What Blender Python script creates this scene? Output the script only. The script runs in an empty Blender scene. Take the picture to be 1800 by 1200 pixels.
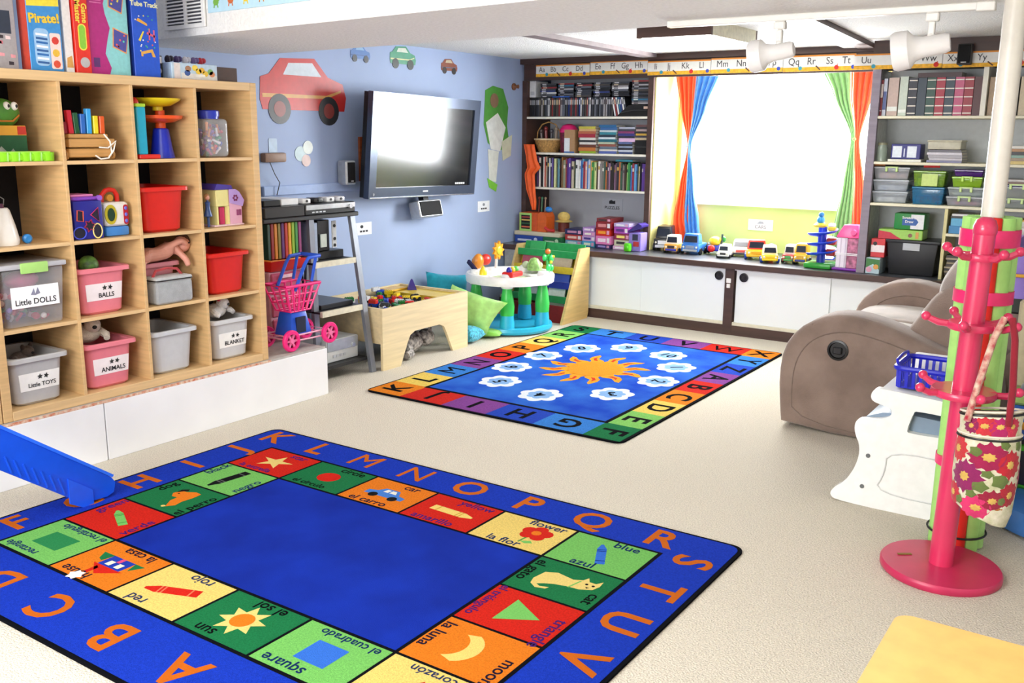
import bpy, bmesh, math, random
from mathutils import Vector, Matrix

random.seed(7)
PI = math.pi
S = bpy.context.scene
C = S.collection

# ------------------------------------------------------------------ camera, world, lights, exposure
cam_d = bpy.data.cameras.new('camera')
cam_d.sensor_width = 36.0
cam_d.lens = 36.0 * 1677.5 / 1800.0
cam_d.clip_start = 0.05
cam = bpy.data.objects.new('camera', cam_d)
C.objects.link(cam)
_yaw, _pit, _rol = 0.59446, 0.21561, 0.00847
_fw = Vector((-math.sin(_yaw) * math.cos(_pit), math.cos(_yaw) * math.cos(_pit), -math.sin(_pit)))
_rt = Vector((math.cos(_yaw), math.sin(_yaw), 0))
_up = _rt.cross(_fw)
_r2 = math.cos(_rol) * _rt + math.sin(_rol) * _up
_u2 = -math.sin(_rol) * _rt + math.cos(_rol) * _up
_m = Matrix((_r2, _u2, -_fw)).transposed().to_4x4()
_m.translation = (0, 0, 1.5)
cam.matrix_world = _m
S.camera = cam

w = bpy.data.worlds.new('daylight')
S.world = w
w.use_nodes = True
w.node_tree.nodes['Background'].inputs[0].default_value = (0.93, 0.97, 1.0, 1)
w.node_tree.nodes['Background'].inputs[1].default_value = 6.0


def area(name, loc, sx, sy, power, rot=(0, 0, 0), col=(1, 1, 1)):
    d = bpy.data.lights.new(name, 'AREA')
    d.shape = 'RECTANGLE'
    d.size, d.size_y = sx, sy
    d.energy = power
    d.color = col
    o = bpy.data.objects.new(name, d)
    o.location = loc
    o.rotation_euler = rot
    C.objects.link(o)
    return o


# daylight entering at the window in view; fill light behind the camera and overhead lamps are unseen additions
area('window_daylight', (-2.67, 7.66, 1.48), 1.5, 1.0, 140, (-PI / 2, 0, 0), (0.95, 0.98, 1.0))
area('added_overhead_light', (-1.7, 0.6, 2.36), 1.0, 1.0, 50, (0, 0, 0), (1.0, 0.98, 0.95))
area('front_fill_light', (-2.2, -1.54, 1.45), 2.2, 1.1, 140, (PI / 2, 0, 0), (0.98, 0.99, 1.0))  # added frontal fill that brightens the far shelves
area('added_overhead_light', (0.9, 1.6, 2.36), 1.0, 1.0, 5, (0, 0, 0), (1.0, 0.97, 0.92))

S.view_settings.view_transform = 'Standard'
S.view_settings.look = 'None'
S.view_settings.gamma = 1.0
S.view_settings.use_curve_mapping = False
S.view_settings.exposure = 0.14


# ------------------------------------------------------------------ helpers
def lin(c):
    if isinstance(c, str):
        c = [int(c[i:i + 2], 16) for i in (0, 2, 4)]
    o = []
    for v in c[:3]:
        v = v / 255.0
        o.append(v / 12.92 if v <= 0.04045 else ((v + 0.055) / 1.055) ** 2.4)
    return (o[0], o[1], o[2], 1.0)


MATS = {}


def mat(col, rough=0.5, metal=0.0, var=0.06, scale=30.0, bump=0.0, bscale=None, emis=0.0, trans=0.0, alpha=1.0,
        spec=0.5, kind=None, coat=0.0, sheen=0.0, col2=None):
    key = (str(col), rough, metal, var, scale, bump, bscale, emis, trans, alpha, spec, kind, coat, sheen, str(col2))
    if key in MATS:
        return MATS[key]
    m = bpy.data.materials.new('mat_%d' % len(MATS))
    MATS[key] = m
    m.use_nodes = True
    nt = m.node_tree
    N, L = nt.nodes, nt.links
    b = N['Principled BSDF']
    c = lin(col)
    b.inputs['Roughness'].default_value = rough
    b.inputs['Metallic'].default_value = metal
    b.inputs['Specular IOR Level'].default_value = spec
    b.inputs['Coat Weight'].default_value = coat
    b.inputs['Sheen Weight'].default_value = sheen
    b.inputs['Transmission Weight'].default_value = trans
    b.inputs['Alpha'].default_value = alpha
    tc = N.new('ShaderNodeTexCoord')
    no = N.new('ShaderNodeTexNoise')
    no.inputs['Scale'].default_value = scale
    no.inputs['Detail'].default_value = 3
    mp = N.new('ShaderNodeMapping')
    L.new(tc.outputs['Object'], mp.inputs['Vector'])
    L.new(mp.outputs[0], no.inputs['Vector'])
    if kind == 'wood':
        mp.inputs['Scale'].default_value = (0.12, 0.12, 1.6)
    elif kind == 'woody':
        mp.inputs['Scale'].default_value = (1.0, 0.1, 1.6)
    elif kind == 'woodx':
        mp.inputs['Scale'].default_value = (0.1, 1.0, 1.6)
    rp = N.new('ShaderNodeValToRGB')
    d = lin(col2) if col2 else tuple(max(0, x * (1 - 2.2 * var)) for x in c[:3]) + (1,)
    u = c if col2 else tuple(min(1, x * (1 + 0.8 * var)) for x in c[:3]) + (1,)
    rp.color_ramp.elements[0].color = d
    rp.color_ramp.elements[1].color = u
    rp.color_ramp.elements[0].position = 0.32
    rp.color_ramp.elements[1].position = 0.68
    L.new(no.outputs['Fac'], rp.inputs[0])
    L.new(rp.outputs[0], b.inputs['Base Color'])
    if emis:
        L.new(rp.outputs[0], b.inputs['Emission Color'])
        b.inputs['Emission Strength'].default_value = emis
    if bump:
        n2 = N.new('ShaderNodeTexNoise')
        n2.inputs['Scale'].default_value = bscale or scale
        n2.inputs['Detail'].default_value = 4
        L.new(tc.outputs['Object'], n2.inputs['Vector'])
        bp = N.new('ShaderNodeBump')
        bp.inputs['Strength'].default_value = bump
        bp.inputs['Distance'].default_value = 0.01
        L.new(n2.outputs['Fac'], bp.inputs['Height'])
        L.new(bp.outputs[0], b.inputs['Normal'])
    return m


def plastic(c, **k):
    k.setdefault('rough', 0.32)
    k.setdefault('var', 0.02)
    return mat(c, **k)


def paper(c):
    return mat(c, rough=0.7, var=0.02)


def card(c):
    return mat(c, rough=0.4, var=0.04, scale=60)


def cloth(c, **k):
    k.setdefault('rough', 0.9)
    k.setdefault('bump', 0.25)
    k.setdefault('bscale', 300)
    k.setdefault('sheen', 0.2)
    return mat(c, **k)


def glassy(c, alpha=0.35):
    return mat(c, rough=0.12, var=0.02, alpha=alpha, spec=0.6)


class B:
    """collects shapes in one bmesh, then builds ONE mesh object"""

    def __init__(s):
        s.bm = bmesh.new()

    def box(s, x0, x1, y0, y1, z0, z1, bev=0.0, seg=1):
        r = bmesh.ops.create_cube(s.bm, size=1.0)
        vs = r['verts']
        for v in vs:
            v.co = Vector((x0 if v.co.x < 0 else x1, y0 if v.co.y < 0 else y1, z0 if v.co.z < 0 else z1))
        if bev:
            es = list({e for v in vs for e in v.link_edges})
            bmesh.ops.bevel(s.bm, geom=es, offset=bev, segments=seg, profile=0.6, affect='EDGES')
        return s

    def frus(s, b, t, z0, z1, bev=0.0, seg=2):
        """tapered box; b, t = (x0,x1,y0,y1) of bottom and top"""
        r = bmesh.ops.create_cube(s.bm, size=1.0)
        vs = r['verts']
        for v in vs:
            q = b if v.co.z < 0 else t
            v.co = Vector((q[0] if v.co.x < 0 else q[1], q[2] if v.co.y < 0 else q[3], z0 if v.co.z < 0 else z1))
        if bev:
            es = list({e for v in vs for e in v.link_edges})
            bmesh.ops.bevel(s.bm, geom=es, offset=bev, segments=seg, profile=0.6, affect='EDGES')
        return s

    def bar(s, p, q, w, h=None):
        h = h or w
        p, q = Vector(p), Vector(q)
        d = (q - p)
        L = d.length
        d.normalize()
        up = Vector((0, 0, 1)) if abs(d.z) < 0.95 else Vector((0, 1, 0))
        a = d.cross(up).normalized()
        c = a.cross(d)
        r = bmesh.ops.create_cube(s.bm, size=1.0)
        for v in r['verts']:
            x, y, z = v.co
            v.co = p + d * (x + .5) * L + a * y * w + c * z * h
        return s

    def cyl(s, p, q, r0, r1=None, n=14):
        r1 = r0 if r1 is None else r1
        p, q = Vector(p), Vector(q)
        d = (q - p).normalized()
        up = Vector((0, 0, 1)) if abs(d.z) < 0.95 else Vector((1, 0, 0))
        a = d.cross(up).normalized()
        c = a.cross(d)
        A, Bv = [], []
        for i in range(n):
            t = 2 * PI * i / n
            o = a * math.cos(t) + c * math.sin(t)
            A.append(s.bm.verts.new(p + o * r0))
            Bv.append(s.bm.verts.new(q + o * r1))
        for i in range(n):
            j = (i + 1) % n
            s.bm.faces.new((A[i], A[j], Bv[j], Bv[i]))
        s.bm.faces.new(A[::-1])
        s.bm.faces.new(Bv)
        return s

    def lathe(s, prof, c=(0, 0, 0), n=18, sx=1.0, sy=1.0, axis='z'):
        rings = []
        for r, z in prof:
            ring = []
            for i in range(n):
                t = 2 * PI * i / n
                x, y = r * math.cos(t) * sx, r * math.sin(t) * sy
                if axis == 'z':
                    p = (c[0] + x, c[1] + y, c[2] + z)
                elif axis == 'x':
                    p = (c[0] + z, c[1] + x, c[2] + y)
                else:
                    p = (c[0] + x, c[1] + z, c[2] + y)
                ring.append(s.bm.verts.new(p))
            rings.append(ring)
        for a, b in zip(rings, rings[1:]):
            for i in range(n):
                j = (i + 1) % n
                s.bm.faces.new((a[i], a[j], b[j], b[i]))
        if prof[0][0] > 1e-5:
            s.bm.faces.new(rings[0][::-1])
        if prof[-1][0] > 1e-5:
            s.bm.faces.new(rings[-1])
        return s

    def sph(s, c, r, n=12, m=8):
        if not isinstance(r, (tuple, list)):
            r = (r, r, r)
        rings = []
        for i in range(1, m):
            a, z = math.sin(PI * i / m), -math.cos(PI * i / m)
            rings.append([s.bm.verts.new((c[0] + r[0] * a * math.cos(2 * PI * k / n), c[1] + r[1] * a * math.sin(2 * PI * k / n), c[2] + r[2] * z)) for k in range(n)])
        lo, hi = s.bm.verts.new((c[0], c[1], c[2] - r[2])), s.bm.verts.new((c[0], c[1], c[2] + r[2]))
        for k in range(n):
            j = (k + 1) % n
            for a, b in zip(rings, rings[1:]):
                s.bm.faces.new((a[k], a[j], b[j], b[k]))
            s.bm.faces.new((lo, rings[0][j], rings[0][k]))
            s.bm.faces.new((hi, rings[-1][k], rings[-1][j]))
        return s

    def prism(s, pts, a, b, plane='xy'):
        def P(u, v, w):
            return {'xy': (u, v, w), 'xz': (u, w, v), 'yz': (w, u, v)}[plane]
        A = [s.bm.verts.new(P(u, v, a)) for u, v in pts]
        Bv = [s.bm.verts.new(P(u, v, b)) for u, v in pts]
        n = len(pts)
        fs = []
        for i in range(n):
            j = (i + 1) % n
            fs.append(s.bm.faces.new((A[i], A[j], Bv[j], Bv[i])))
        fs.append(s.bm.faces.new(A[::-1]))
        fs.append(s.bm.faces.new(Bv))
        return s

    def tube(s, path, r, n=8, closed=False):
        path = [Vector(p) for p in path]
        N = len(path)
        rings = []
        prev = None
        for i, p in enumerate(path):
            a = path[(i - 1) % N] if (closed or i > 0) else path[i]
            b = path[(i + 1) % N] if (closed or i < N - 1) else path[i]
            d = (b - a).normalized()
            if prev is None:
                up = Vector((0, 0, 1)) if abs(d.z) < 0.9 else Vector((1, 0, 0))
                prev = d.cross(up).normalized()
            x = (prev - d * prev.dot(d)).normalized()
            prev = x
            y = d.cross(x)
            rr = r[i] if isinstance(r, (list, tuple)) else r
            rings.append([s.bm.verts.new(p + (x * math.cos(2 * PI * k / n) + y * math.sin(2 * PI * k / n)) * rr)
                          for k in range(n)])
        pairs = list(zip(rings, rings[1:])) + ([(rings[-1], rings[0])] if closed else [])
        for a, b in pairs:
            for k in range(n):
                j = (k + 1) % n
                s.bm.faces.new((a[k], a[j], b[j], b[k]))
        if not closed:
            s.bm.faces.new(rings[0][::-1])
            s.bm.faces.new(rings[-1])
        return s

    def grid(s, f, nu, nv):
        V = [[s.bm.verts.new(f(i / nu, j / nv)) for j in range(nv + 1)] for i in range(nu + 1)]
        for i in range(nu):
            for j in range(nv):
                s.bm.faces.new((V[i][j], V[i + 1][j], V[i + 1][j + 1], V[i][j + 1]))
        return s

    def xf(s, m):
        bmesh.ops.transform(s.bm, matrix=m, verts=s.bm.verts)
        return s

    def build(s, name, m, parent=None, smooth=30, world=False, **props):
        bmesh.ops.recalc_face_normals(s.bm, faces=s.bm.faces)
        me = bpy.data.meshes.new(name)
        if world and parent is not None:
            root = parent
            while root.parent:
                root = root.parent
            mi = root.matrix_basis.inverted()
            bmesh.ops.transform(s.bm, matrix=mi, verts=s.bm.verts)
        s.bm.to_mesh(me)
        s.bm.free()
        if smooth:
            for p in me.polygons:
                p.use_smooth = True
            me.set_sharp_from_angle(angle=math.radians(smooth))
        me.materials.append(m)
        o = bpy.data.objects.new(name, me)
        C.objects.link(o)
        if parent is not None:
            o.parent = parent
        for k, v in props.items():
            o[k] = v
        return o


def tag(o, label, cat, group=None):
    o['label'] = label
    o['category'] = cat
    if group:
        o['group'] = group
    return o


def thing(name, label, cat, loc=(0, 0, 0), rz=0.0, group=None, rot=None):
    o = bpy.data.objects.new(name, None)
    o.empty_display_size = 0.05
    C.objects.link(o)
    o.location = loc
    o.rotation_euler = rot or (0, 0, rz)
    o.matrix_basis = Matrix.LocRotScale(Vector(loc), o.rotation_euler, None)
    return tag(o, label, cat, group)


def struct(o):
    o['kind'] = 'structure'
    return o


def dup(root, loc=None, rz=None, label=None, group=None, recolor=None):
    def cp(o, par):
        c = o.copy()
        C.objects.link(c)
        c.parent = par
        for ch in list(o.children):
            cp(ch, c)
        return c
    r = cp(root, None)
    if loc is not None:
        r.location = loc
    if rz is not None:
        r.rotation_euler = (0, 0, rz)
    if label:
        r['label'] = label
    if group:
        r['group'] = group
    return r


TXT = {}


def text_mesh(s, depth, bold=0.0):
    k = (s, depth, bold)
    if k not in TXT:
        cu = bpy.data.curves.new('txt', 'FONT')
        cu.body = s
        cu.size = 1.0
        cu.align_x = 'CENTER'
        cu.align_y = 'CENTER'
        cu.extrude = depth
        cu.offset = bold
        cu.resolution_u = 3
        ob = bpy.data.objects.new('txt', cu)
        C.objects.link(ob)
        dg = bpy.context.evaluated_depsgraph_get()
        TXT[k] = bpy.data.meshes.new_from_object(ob.evaluated_get(dg))
        bpy.data.objects.remove(ob)
        bpy.data.curves.remove(cu)
    return TXT[k]


def text(s, size, m, parent, loc, right=(1, 0, 0), up=(0, 0, 1), name='lettering', depth=0.0006, bold=0.0, sx=1.0, label=None):
    """lettering, world coordinates"""
    if s in ('M', 'W', 'N'):
        bold = 0.0
    me = text_mesh(s, depth / size, bold)
    key = (s, depth, bold, m.name, size)
    if key not in TXT:
        c = me.copy()
        c.materials.clear()
        c.materials.append(m)
        TXT[key] = c
    o = bpy.data.objects.new(name, TXT[key])
    C.objects.link(o)
    r, u = Vector(right).normalized(), Vector(up).normalized()
    n = r.cross(u)
    M = Matrix((r * size * sx, u * size, n * size)).transposed().to_4x4()
    M.translation = Vector(loc)
    if parent is not None:
        o.parent = parent
        root = parent
        while root.parent:
            root = root.parent
        M = root.matrix_basis.inverted() @ M
    o.matrix_basis = M
    if label:
        o['label'] = label
    return o


def star_pts(n, r0, r1, cx=0, cy=0, rot=0, sx=1, sy=1):
    p = []
    for i in range(2 * n):
        r = r1 if i % 2 == 0 else r0
        t = rot + PI * i / n
        p.append((cx + r * math.cos(t) * sx, cy + r * math.sin(t) * sy))
    return p


def circ(r, cx=0, cy=0, n=20, ry=None):
    ry = ry or r
    return [(cx + r * math.cos(2 * PI * i / n), cy + ry * math.sin(2 * PI * i / n)) for i in range(n)]


def rrect(x0, x1, y0, y1, r, n=4):
    p = []
    for cx, cy, a in ((x1 - r, y1 - r, 0), (x0 + r, y1 - r, PI / 2), (x0 + r, y0 + r, PI), (x1 - r, y0 + r, 1.5 * PI)):
        for i in range(n + 1):
            t = a + PI / 2 * i / n
            p.append((cx + r * math.cos(t), cy + r * math.sin(t)))
    return p


def nth(i):
    return '%d%s' % (i, 'th' if 10 <= i % 100 <= 20 else {1: 'st', 2: 'nd', 3: 'rd'}.get(i % 10, 'th'))


WHITE = plastic('f2f0ea')
BLACK = plastic('141416', rough=0.4)

# ------------------------------------------------------------------ the room
XL, YB, ZC = -4.78, 7.70, 2.12
carpet = mat('e2d9c8', rough=1.0, var=0.10, scale=170, bump=1.0, bscale=150, spec=0.1)
struct(B().box(XL - .1, 1.7, -1.7, YB + .1, -0.1, 0.0).build('floor', carpet, smooth=0))
blue_wall = mat('9fb1d4', rough=0.6, var=0.02, scale=3)
struct(B().box(XL - .1, XL, -1.7, YB + .1, 0, 2.6).build('wall_left', blue_wall, smooth=0))
white_wall = mat('ecebea', rough=0.7, var=0.02, scale=4)
struct(B().box(1.6, 1.7, -1.7, YB + .1, 0, 2.6).build('wall_right', white_wall, smooth=0))
struct(B().box(XL, 1.6, -1.7, -1.6, 0, 2.6).build('wall_front', white_wall, smooth=0))
WX0, WX1, WZ0, WZ1 = -3.46, -1.88, 0.95, 2.06
green_wall = mat('cfe892', rough=0.7, var=0.02, scale=4)
bw = B()
bw.box(XL, WX0, YB, YB + .1, 0, 2.6).box(WX1, 1.6, YB, YB + .1, 0, 2.6)
bw.box(WX0, WX1, YB, YB + .1, 0, WZ0).box(WX0, WX1, YB, YB + .1, WZ1, 2.6)
struct(bw.build('wall_back', green_wall, smooth=0))
pop = mat('f3f3ef', rough=0.95, var=0.04, scale=90, bump=1.0, bscale=110, spec=0.1)
struct(B().box(XL - .1, 1.7, 3.3, YB + .1, ZC, ZC + .1).build('ceiling', pop, smooth=0))
struct(B().box(XL - .1, 1.7, -1.7, 3.4, 2.42, 2.52).build('ceiling', pop, smooth=0))
# dropped beam across the room, a little out of square with the back wall
sof = B().prism([(-4.88, 3.26), (1.7, 2.56), (1.7, 3.62), (-4.88, 4.16)], 1.95, 2.50)
struct(sof.build('soffit', mat('f1f0ec', rough=0.9, var=0.03, scale=60, bump=0.5, bscale=90, spec=0.1), smooth=0))

# unseen window frame added around the fill light behind the camera
w2 = B()
for b in ((-3.35, -1.05, .85, .90), (-3.35, -1.05, 2.0, 2.05), (-3.35, -3.30, .90, 2.0), (-1.10, -1.05, .90, 2.0)):
    w2.box(b[0], b[1], -1.6, -1.56, b[2], b[3])
struct(w2.build('added_window', mat('fbfbf8', rough=0.5, var=0.01), smooth=0))

# window
win = bpy.data.objects.new('window_1', None)
C.objects.link(win)
struct(win)
win.location = (-2.67, YB, WZ0)
win.matrix_basis = Matrix.Translation(win.location)
fr = mat('fbfbf8', rough=0.5, var=0.01)
f = B()
f.box(WX0, WX1, YB - .03, YB + .07, WZ0, WZ0 + .04).box(WX0, WX1, YB - .03, YB + .07, WZ1 - .04, WZ1)
f.box(WX0, WX0 + .04, YB - .03, YB + .07, WZ0, WZ1).box(WX1 - .04, WX1, YB - .03, YB + .07, WZ0, WZ1)
f.build('window_frame', fr, win, 0, True)
B().box(-2.69, -2.65, YB, YB + .06, WZ0 + .04, WZ1 - .04).build('mullion', fr, win, 0, True)
for a, b in ((WX0 + .04, -2.69), (-2.65, WX1 - .04)):
    B().box(a, b, YB + .05, YB + .054, WZ0 + .04, WZ1 - .04).build('pane', mat('ffffff', rough=0.02, alpha=0.06, var=0.01), win, 0, True)
B().box(WX0, WX1, YB - .06, YB, WZ0 - .03, WZ0).build('window_sill', fr, win, 0, True)

# ceiling battens
dark = mat('4a332c', rough=0.45, var=0.12, scale=14, kind='woodx')
mauve = mat('8d8082', rough=0.5, var=0.06, scale=14)  # light falling on the left batten is put into this greyer colour
struct(B().prism([(-3.40, 4.0), (-3.30, 4.0), (-3.48, 7.18), (-3.60, 7.18)], ZC - .03, ZC).build('trim_1', mauve, smooth=0))
struct(B().prism([(-1.63, 3.7), (-1.52, 3.7), (-1.80, 7.18), (-1.91, 7.18)], ZC - .03, ZC).build('trim_2', dark, smooth=0))
struct(B().prism([(-1.74, 3.7), (-1.655, 3.7), (-1.935, 7.18), (-2.02, 7.18)], ZC - .018, ZC).build('trim_3', fr, smooth=0))
struct(B().box(XL, 1.6, 7.16, 7.215, 2.075, ZC).build('trim_4', dark, smooth=0))
struct(B().box(XL, XL + .02, 4.2, 5.5, 1.085, 1.15, 0.006).build('trim_5', mat('a3b8e0', rough=.6, var=.02), smooth=0))
# valance that carries the right half of the alphabet
struct(B().box(XL + .02, -1.75, 7.195, 7.215, 1.94, 2.08).box(-1.75, 1.6, 6.915, 7.2, 1.94, ZC).build('trim_6', dark, smooth=0))

# steel post with a noodle jacket standing right in the view
post = thing('support_post', 'cream painted round steel post rising to the ceiling beam', 'post', (-.492, 3.72, 0))
B().cyl((0, 0, 0.0), (0, 0, 1.95), .037, n=28).build('pole', mat('e9e4d8', rough=.35, var=.02), post)
B().cyl((0, 0, 0), (0, 0, .012), .038, n=24).build('base_plate', mat('d8d2c4', rough=.4), post)

# ceiling light box
lt = thing('ceiling_light', 'hanging box light with dark wooden sides and glowing diffuser', 'light', (-2.5, 5.55, 2.03), 0.0)
wd = mat('5a4038', rough=.5, var=.12, scale=12, kind='woodx')
B().box(-2.66, -2.20, 5.20, 5.225, 2.04, ZC).build('side_board', wd, lt, 0, True)
B().box(-2.66, -2.20, 5.895, 5.92, 2.04, ZC).build('side_board', wd, lt, 0, True)
B().box(-2.66, -2.64, 5.225, 5.895, 2.04, ZC).build('side_board', wd, lt, 0, True)
B().box(-2.22, -2.20, 5.225, 5.895, 2.04, ZC).build('end_board', mat('e8e4cc', rough=.5), lt, 0, True)
B().box(-2.64, -2.22, 5.225, 5.895, 2.035, 2.043).build('diffuser', mat('fffdf8', emis=22.0, var=0.0), lt, 0, True)

# track with two spots under the beam
tr = thing('track_rail', 'white lighting track fixed under the ceiling beam', 'track light', (-1.2, 3.76, 1.95))
B().box(-1.78, -.60, 3.745, 3.78, 1.925, 1.95, .003).build('rail', WHITE, tr, 30, True)
B().box(-.62, -.56, 3.742, 3.783, 1.92, 1.95, .003).build('end_feed', WHITE, tr, 30, True)


def spot(x, label, s=1.0):
    t = thing('spotlight', label, 'spotlight', (x, 3.765, 1.925), 0, 'white track spotlights')
    B().box(-.022, .022, -.016, .016, -.03, 0, .004).build('adapter', WHITE, t)
    B().box(-.011, .011, -.011, .011, -.078, -.03, .003).sph((0, 0, -.078), .014).build('stem', WHITE, t)
    d = Vector((-1, -.10, -.16)).normalized()
    sh = B()
    pr = [(.001, .060), (.026, .058), (.031, .045), (.033, -.02), (.040, -.045), (.060, -.062), (.062, -.10), (.056, -.112), (.050, -.105), (.045, -.06), (.001, -.05)]
    sh.lathe([(r * s, -z * s) for r, z in pr], n=24)
    q = Vector((0, 0, 1)).rotation_difference(d).to_matrix().to_4x4()
    q.translation = (0, 0, -.112)
    sh.xf(q).build('shade', mat('f4f2f0', rough=.4, var=.01), t, 40)
    bu = B().sph((0, 0, .075), (.035, .035, .03))
    bu.xf(q).build('bulb', mat('fff8ee', rough=.3, var=.01), t)
    return t


spot(-1.31, 'white spotlight hanging near the middle of the track')
spot(-.76, 'white spotlight hanging near the right end of the track, beside the post', 1.12)

# soffit front: register grille and animal border
face = lambda x: 3.26 + (x + 4.88) * (2.56 - 3.26) / (1.7 + 4.88) - .004
ang = math.atan2(-.70, 6.58)
v = thing('vent_grille', 'white louvred air vent on the ceiling beam', 'vent', (-4.10, face(-4.10), 2.10), ang)
B().box(-.17, .17, -.004, .003, -.105, .20, .002).build('backing', mat('4a4a50', rough=.8), v)
for z0, z1 in ((-.115, -.095), (.19, .21)):
    B().box(-.18, .18, -.012, .0, z0, z1, .002).build('frame_rail', WHITE, v)
for x0 in (-.18, .155, -.0):
    B().box(x0, x0 + .025, -.012, .0, -.1, .2, .002).build('frame_stile', WHITE, v)
for i in range(17):
    z = -.085 + i * .0165
    B().bar((-.16, -.007, z), (.16, -.007, z), .012, .007).build('louvre', WHITE, v, 0)
st = thing('animal_border', 'light blue paper border with little animals on the ceiling beam', 'wall border', (-3.55, face(-3.55), 2.10), ang)
B().box(-.35, .42, -.003, .003, -.055, .06).build('strip', paper('bfe3f2'), st, 0)
B().box(-.35, .42, -.0036, .003, .045, .06).build('edge_band', paper('f0c9dc'), st, 0)
for i, c in enumerate(('7fb84a', 'd5703c', 'f0d23c', 'd88b3c', 'd24a6a', '6fae4a')):
    x = -.28 + i * .12
    B().prism(circ(.022, x, -.01, 12, .016), -.005, -.003, 'xz').prism(circ(.012, x + .022, .005, 10), -.0055, -.003, 'xz').bar((x - .012, -.004, -.02), (x - .016, -.004, -.036), .004, .004).bar((x + .012, -.004, -.02), (x + .016, -.004, -.036), .004, .004).build('animal_print', paper(c), st, 0)

# ------------------------------------------------------------------ platform under the cube shelves
pf = thing('platform', 'long low white boxed platform carrying the cube shelf', 'platform', (-3.9, 2.0, 0))
wp = mat('f1f1f3', rough=.35, var=.015, scale=5)
B().box(-4.72, -3.925, -.6, 3.85, .0, .27).build('carcass', mat('c9c9cc', rough=.6), pf, 0, True)
for y0, y1 in ((-.6, 1.10), (1.105, 2.435), (2.441, 3.86)):
    B().box(-3.925, -3.90, y0, y1, 0.0, .272, .002).build('front_panel', wp, pf, 0, True)
B().box(-4.72, -3.905, -.6, 3.85, .272, .284).build('top_board', mat('b9b4ae', rough=.6), pf, 0, True)
B().box(-3.906, -3.901, -.6, 3.44, .273, .284).build('edge_strip', mat('c8623a', rough=.7, var=.3, scale=40, col2='e8d8c0'), pf, 0, True)

# ------------------------------------------------------------------ cupboards under the window
ctop = mat('4c4f55', rough=.3, var=.12, scale=25)
wt = thing('worktop', 'dark grey counter with brown edge running under the window', 'worktop', (-2.2, 7.2, .5))
B().box(XL + .005, .9, 6.85, YB - .005, .52, .55).build('top_board', ctop, wt, 0, True)
B().box(XL + .005, .9, 6.832, 6.85, .508, .552, .004).build('edge_band', dark, wt, 0, True)
cab_white = mat('eef3f3', rough=.3, var=.01, scale=3)
cream = mat('e4dfc8', rough=.5, var=.03)


def cabinet(x0, x1, doors, knobs, label):
    t = thing('base_cabinet', label, 'cabinet', ((x0 + x1) / 2, 7.2, 0), 0, 'cupboards under the counter')
    B().box(x0, x1, 6.93, YB - .01, .07, .518).build('body', mat('d9d9d4', rough=.6), t, 0, True)
    B().box(x0, x1, 6.852, 6.92, 0, .075).build('plinth', dark, t, 0, True)
    B().box(x0, x1, 6.862, 6.93, .075, .098).build('bottom_track', cream, t, 0, True)
    B().box(x0, x1, 6.862, 6.93, .497, .507).build('top_track', mat('dcdadc', rough=.5), t, 0, True)
    for i, (a, b, off) in enumerate(doors):
        d = B().box(a, b, 6.875 + off, 6.89 + off, .098, .498, .002).build('door', cab_white, t, 0, True)
        for kx in knobs:
            if a < kx < b and not off or (a < kx < b and off and i == 0):
                k = B()
                k.lathe([(.034, 0), (.034, -.008), (.028, -.009), (.026, -.004), (.012, -.004), (.010, -.007), (.001, -.007)], (kx, 6.875 + off, .447), 24, axis='y')
                k.build('finger_pull', mat('18181a', rough=.35), d, 30, True)
    return t


cabinet(XL + .01, -2.685, [(-3.99, -3.375, .016), (-3.40, -2.695, 0)], (-3.965, -2.742), 'white sliding-door cupboard under the counter left of the brown stile')
cabinet(-2.615, .88, [(-2.605, -1.90, 0), (-1.925, -1.0, .016), (-1.0, .1, 0)], (-2.545,), 'white sliding-door cupboard under the counter right of the brown stile')
sl = thing('cabinet_stile', 'dark brown upright between the white cupboard doors', 'stile', (-2.65, 6.87, 0))
B().box(-2.685, -2.615, 6.851, 7.0, .0, .507).build('board', dark, sl, 0, True)
B().box(-2.672, -2.635, 6.842, 6.851, .40, .435, .003).build('child_lock', WHITE, sl, 30, True)
B().box(-2.668, -2.640, 6.842, 6.851, .362, .393, .003).build('child_lock', WHITE, sl, 30, True)

# ------------------------------------------------------------------ bookcases
lav = mat('c3c6cf', rough=.7, var=.02, scale=4)
bk = thing('bookcase', 'built-in bookcase of white shelves between dark posts left of the window', 'bookcase', (-4.1, 7.2, .55))
B().box(XL + .002, -4.735, 7.2, YB - .01, .552, 1.94).build('upright', dark, bk, 0, True)
B().box(-3.56, -3.515, 7.2, 7.235, .552, 1.94).build('upright', dark, bk, 0, True)
B().box(-3.56, -3.53, 7.235, YB - .01, .552, 1.94).build('inner_side', lav, bk, 0, True)
B().box(-3.53, -3.505, 7.235, YB - .01, .552, 2.07).build('yellow_side', mat('f3ec9c', rough=.6, var=.02, scale=4), bk, 0, True, label='pale yellow side panel facing the window')
B().box(-4.735, -3.56, 7.60, 7.615, .552, 2.07).build('back_panel', lav, bk, 0, True)
shelf_c = mat('ece9da', rough=.5, var=.02)
for z in (1.635, 1.33, 1.03):
    B().box(-4.735, -3.56, 7.205, 7.60, z - .018, z, .002).build('shelf', shelf_c, bk, 0, True)
bk2 = thing('bookcase', 'built-in bookcase of cream shelves right of the window behind the post', 'bookcase', (-.8, 6.92, .55))
greyw = mat('8d8390', rough=.5, var=.08, scale=16, kind='wood')
B().box(-1.745, -1.69, 6.92, 6.955, .552, 1.94).build('upright', greyw, bk2, 0, True)
B().box(-1.745, -1.715, 6.955, YB - .01, .552, 1.94).build('inner_side', mat('dfe3e2', rough=.6), bk2, 0, True)
B().box(-1.715, .80, 7.32, 7.335, .552, 2.07).build('back_panel', mat('d6dbde', rough=.7, var=.02), bk2, 0, True)
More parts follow.
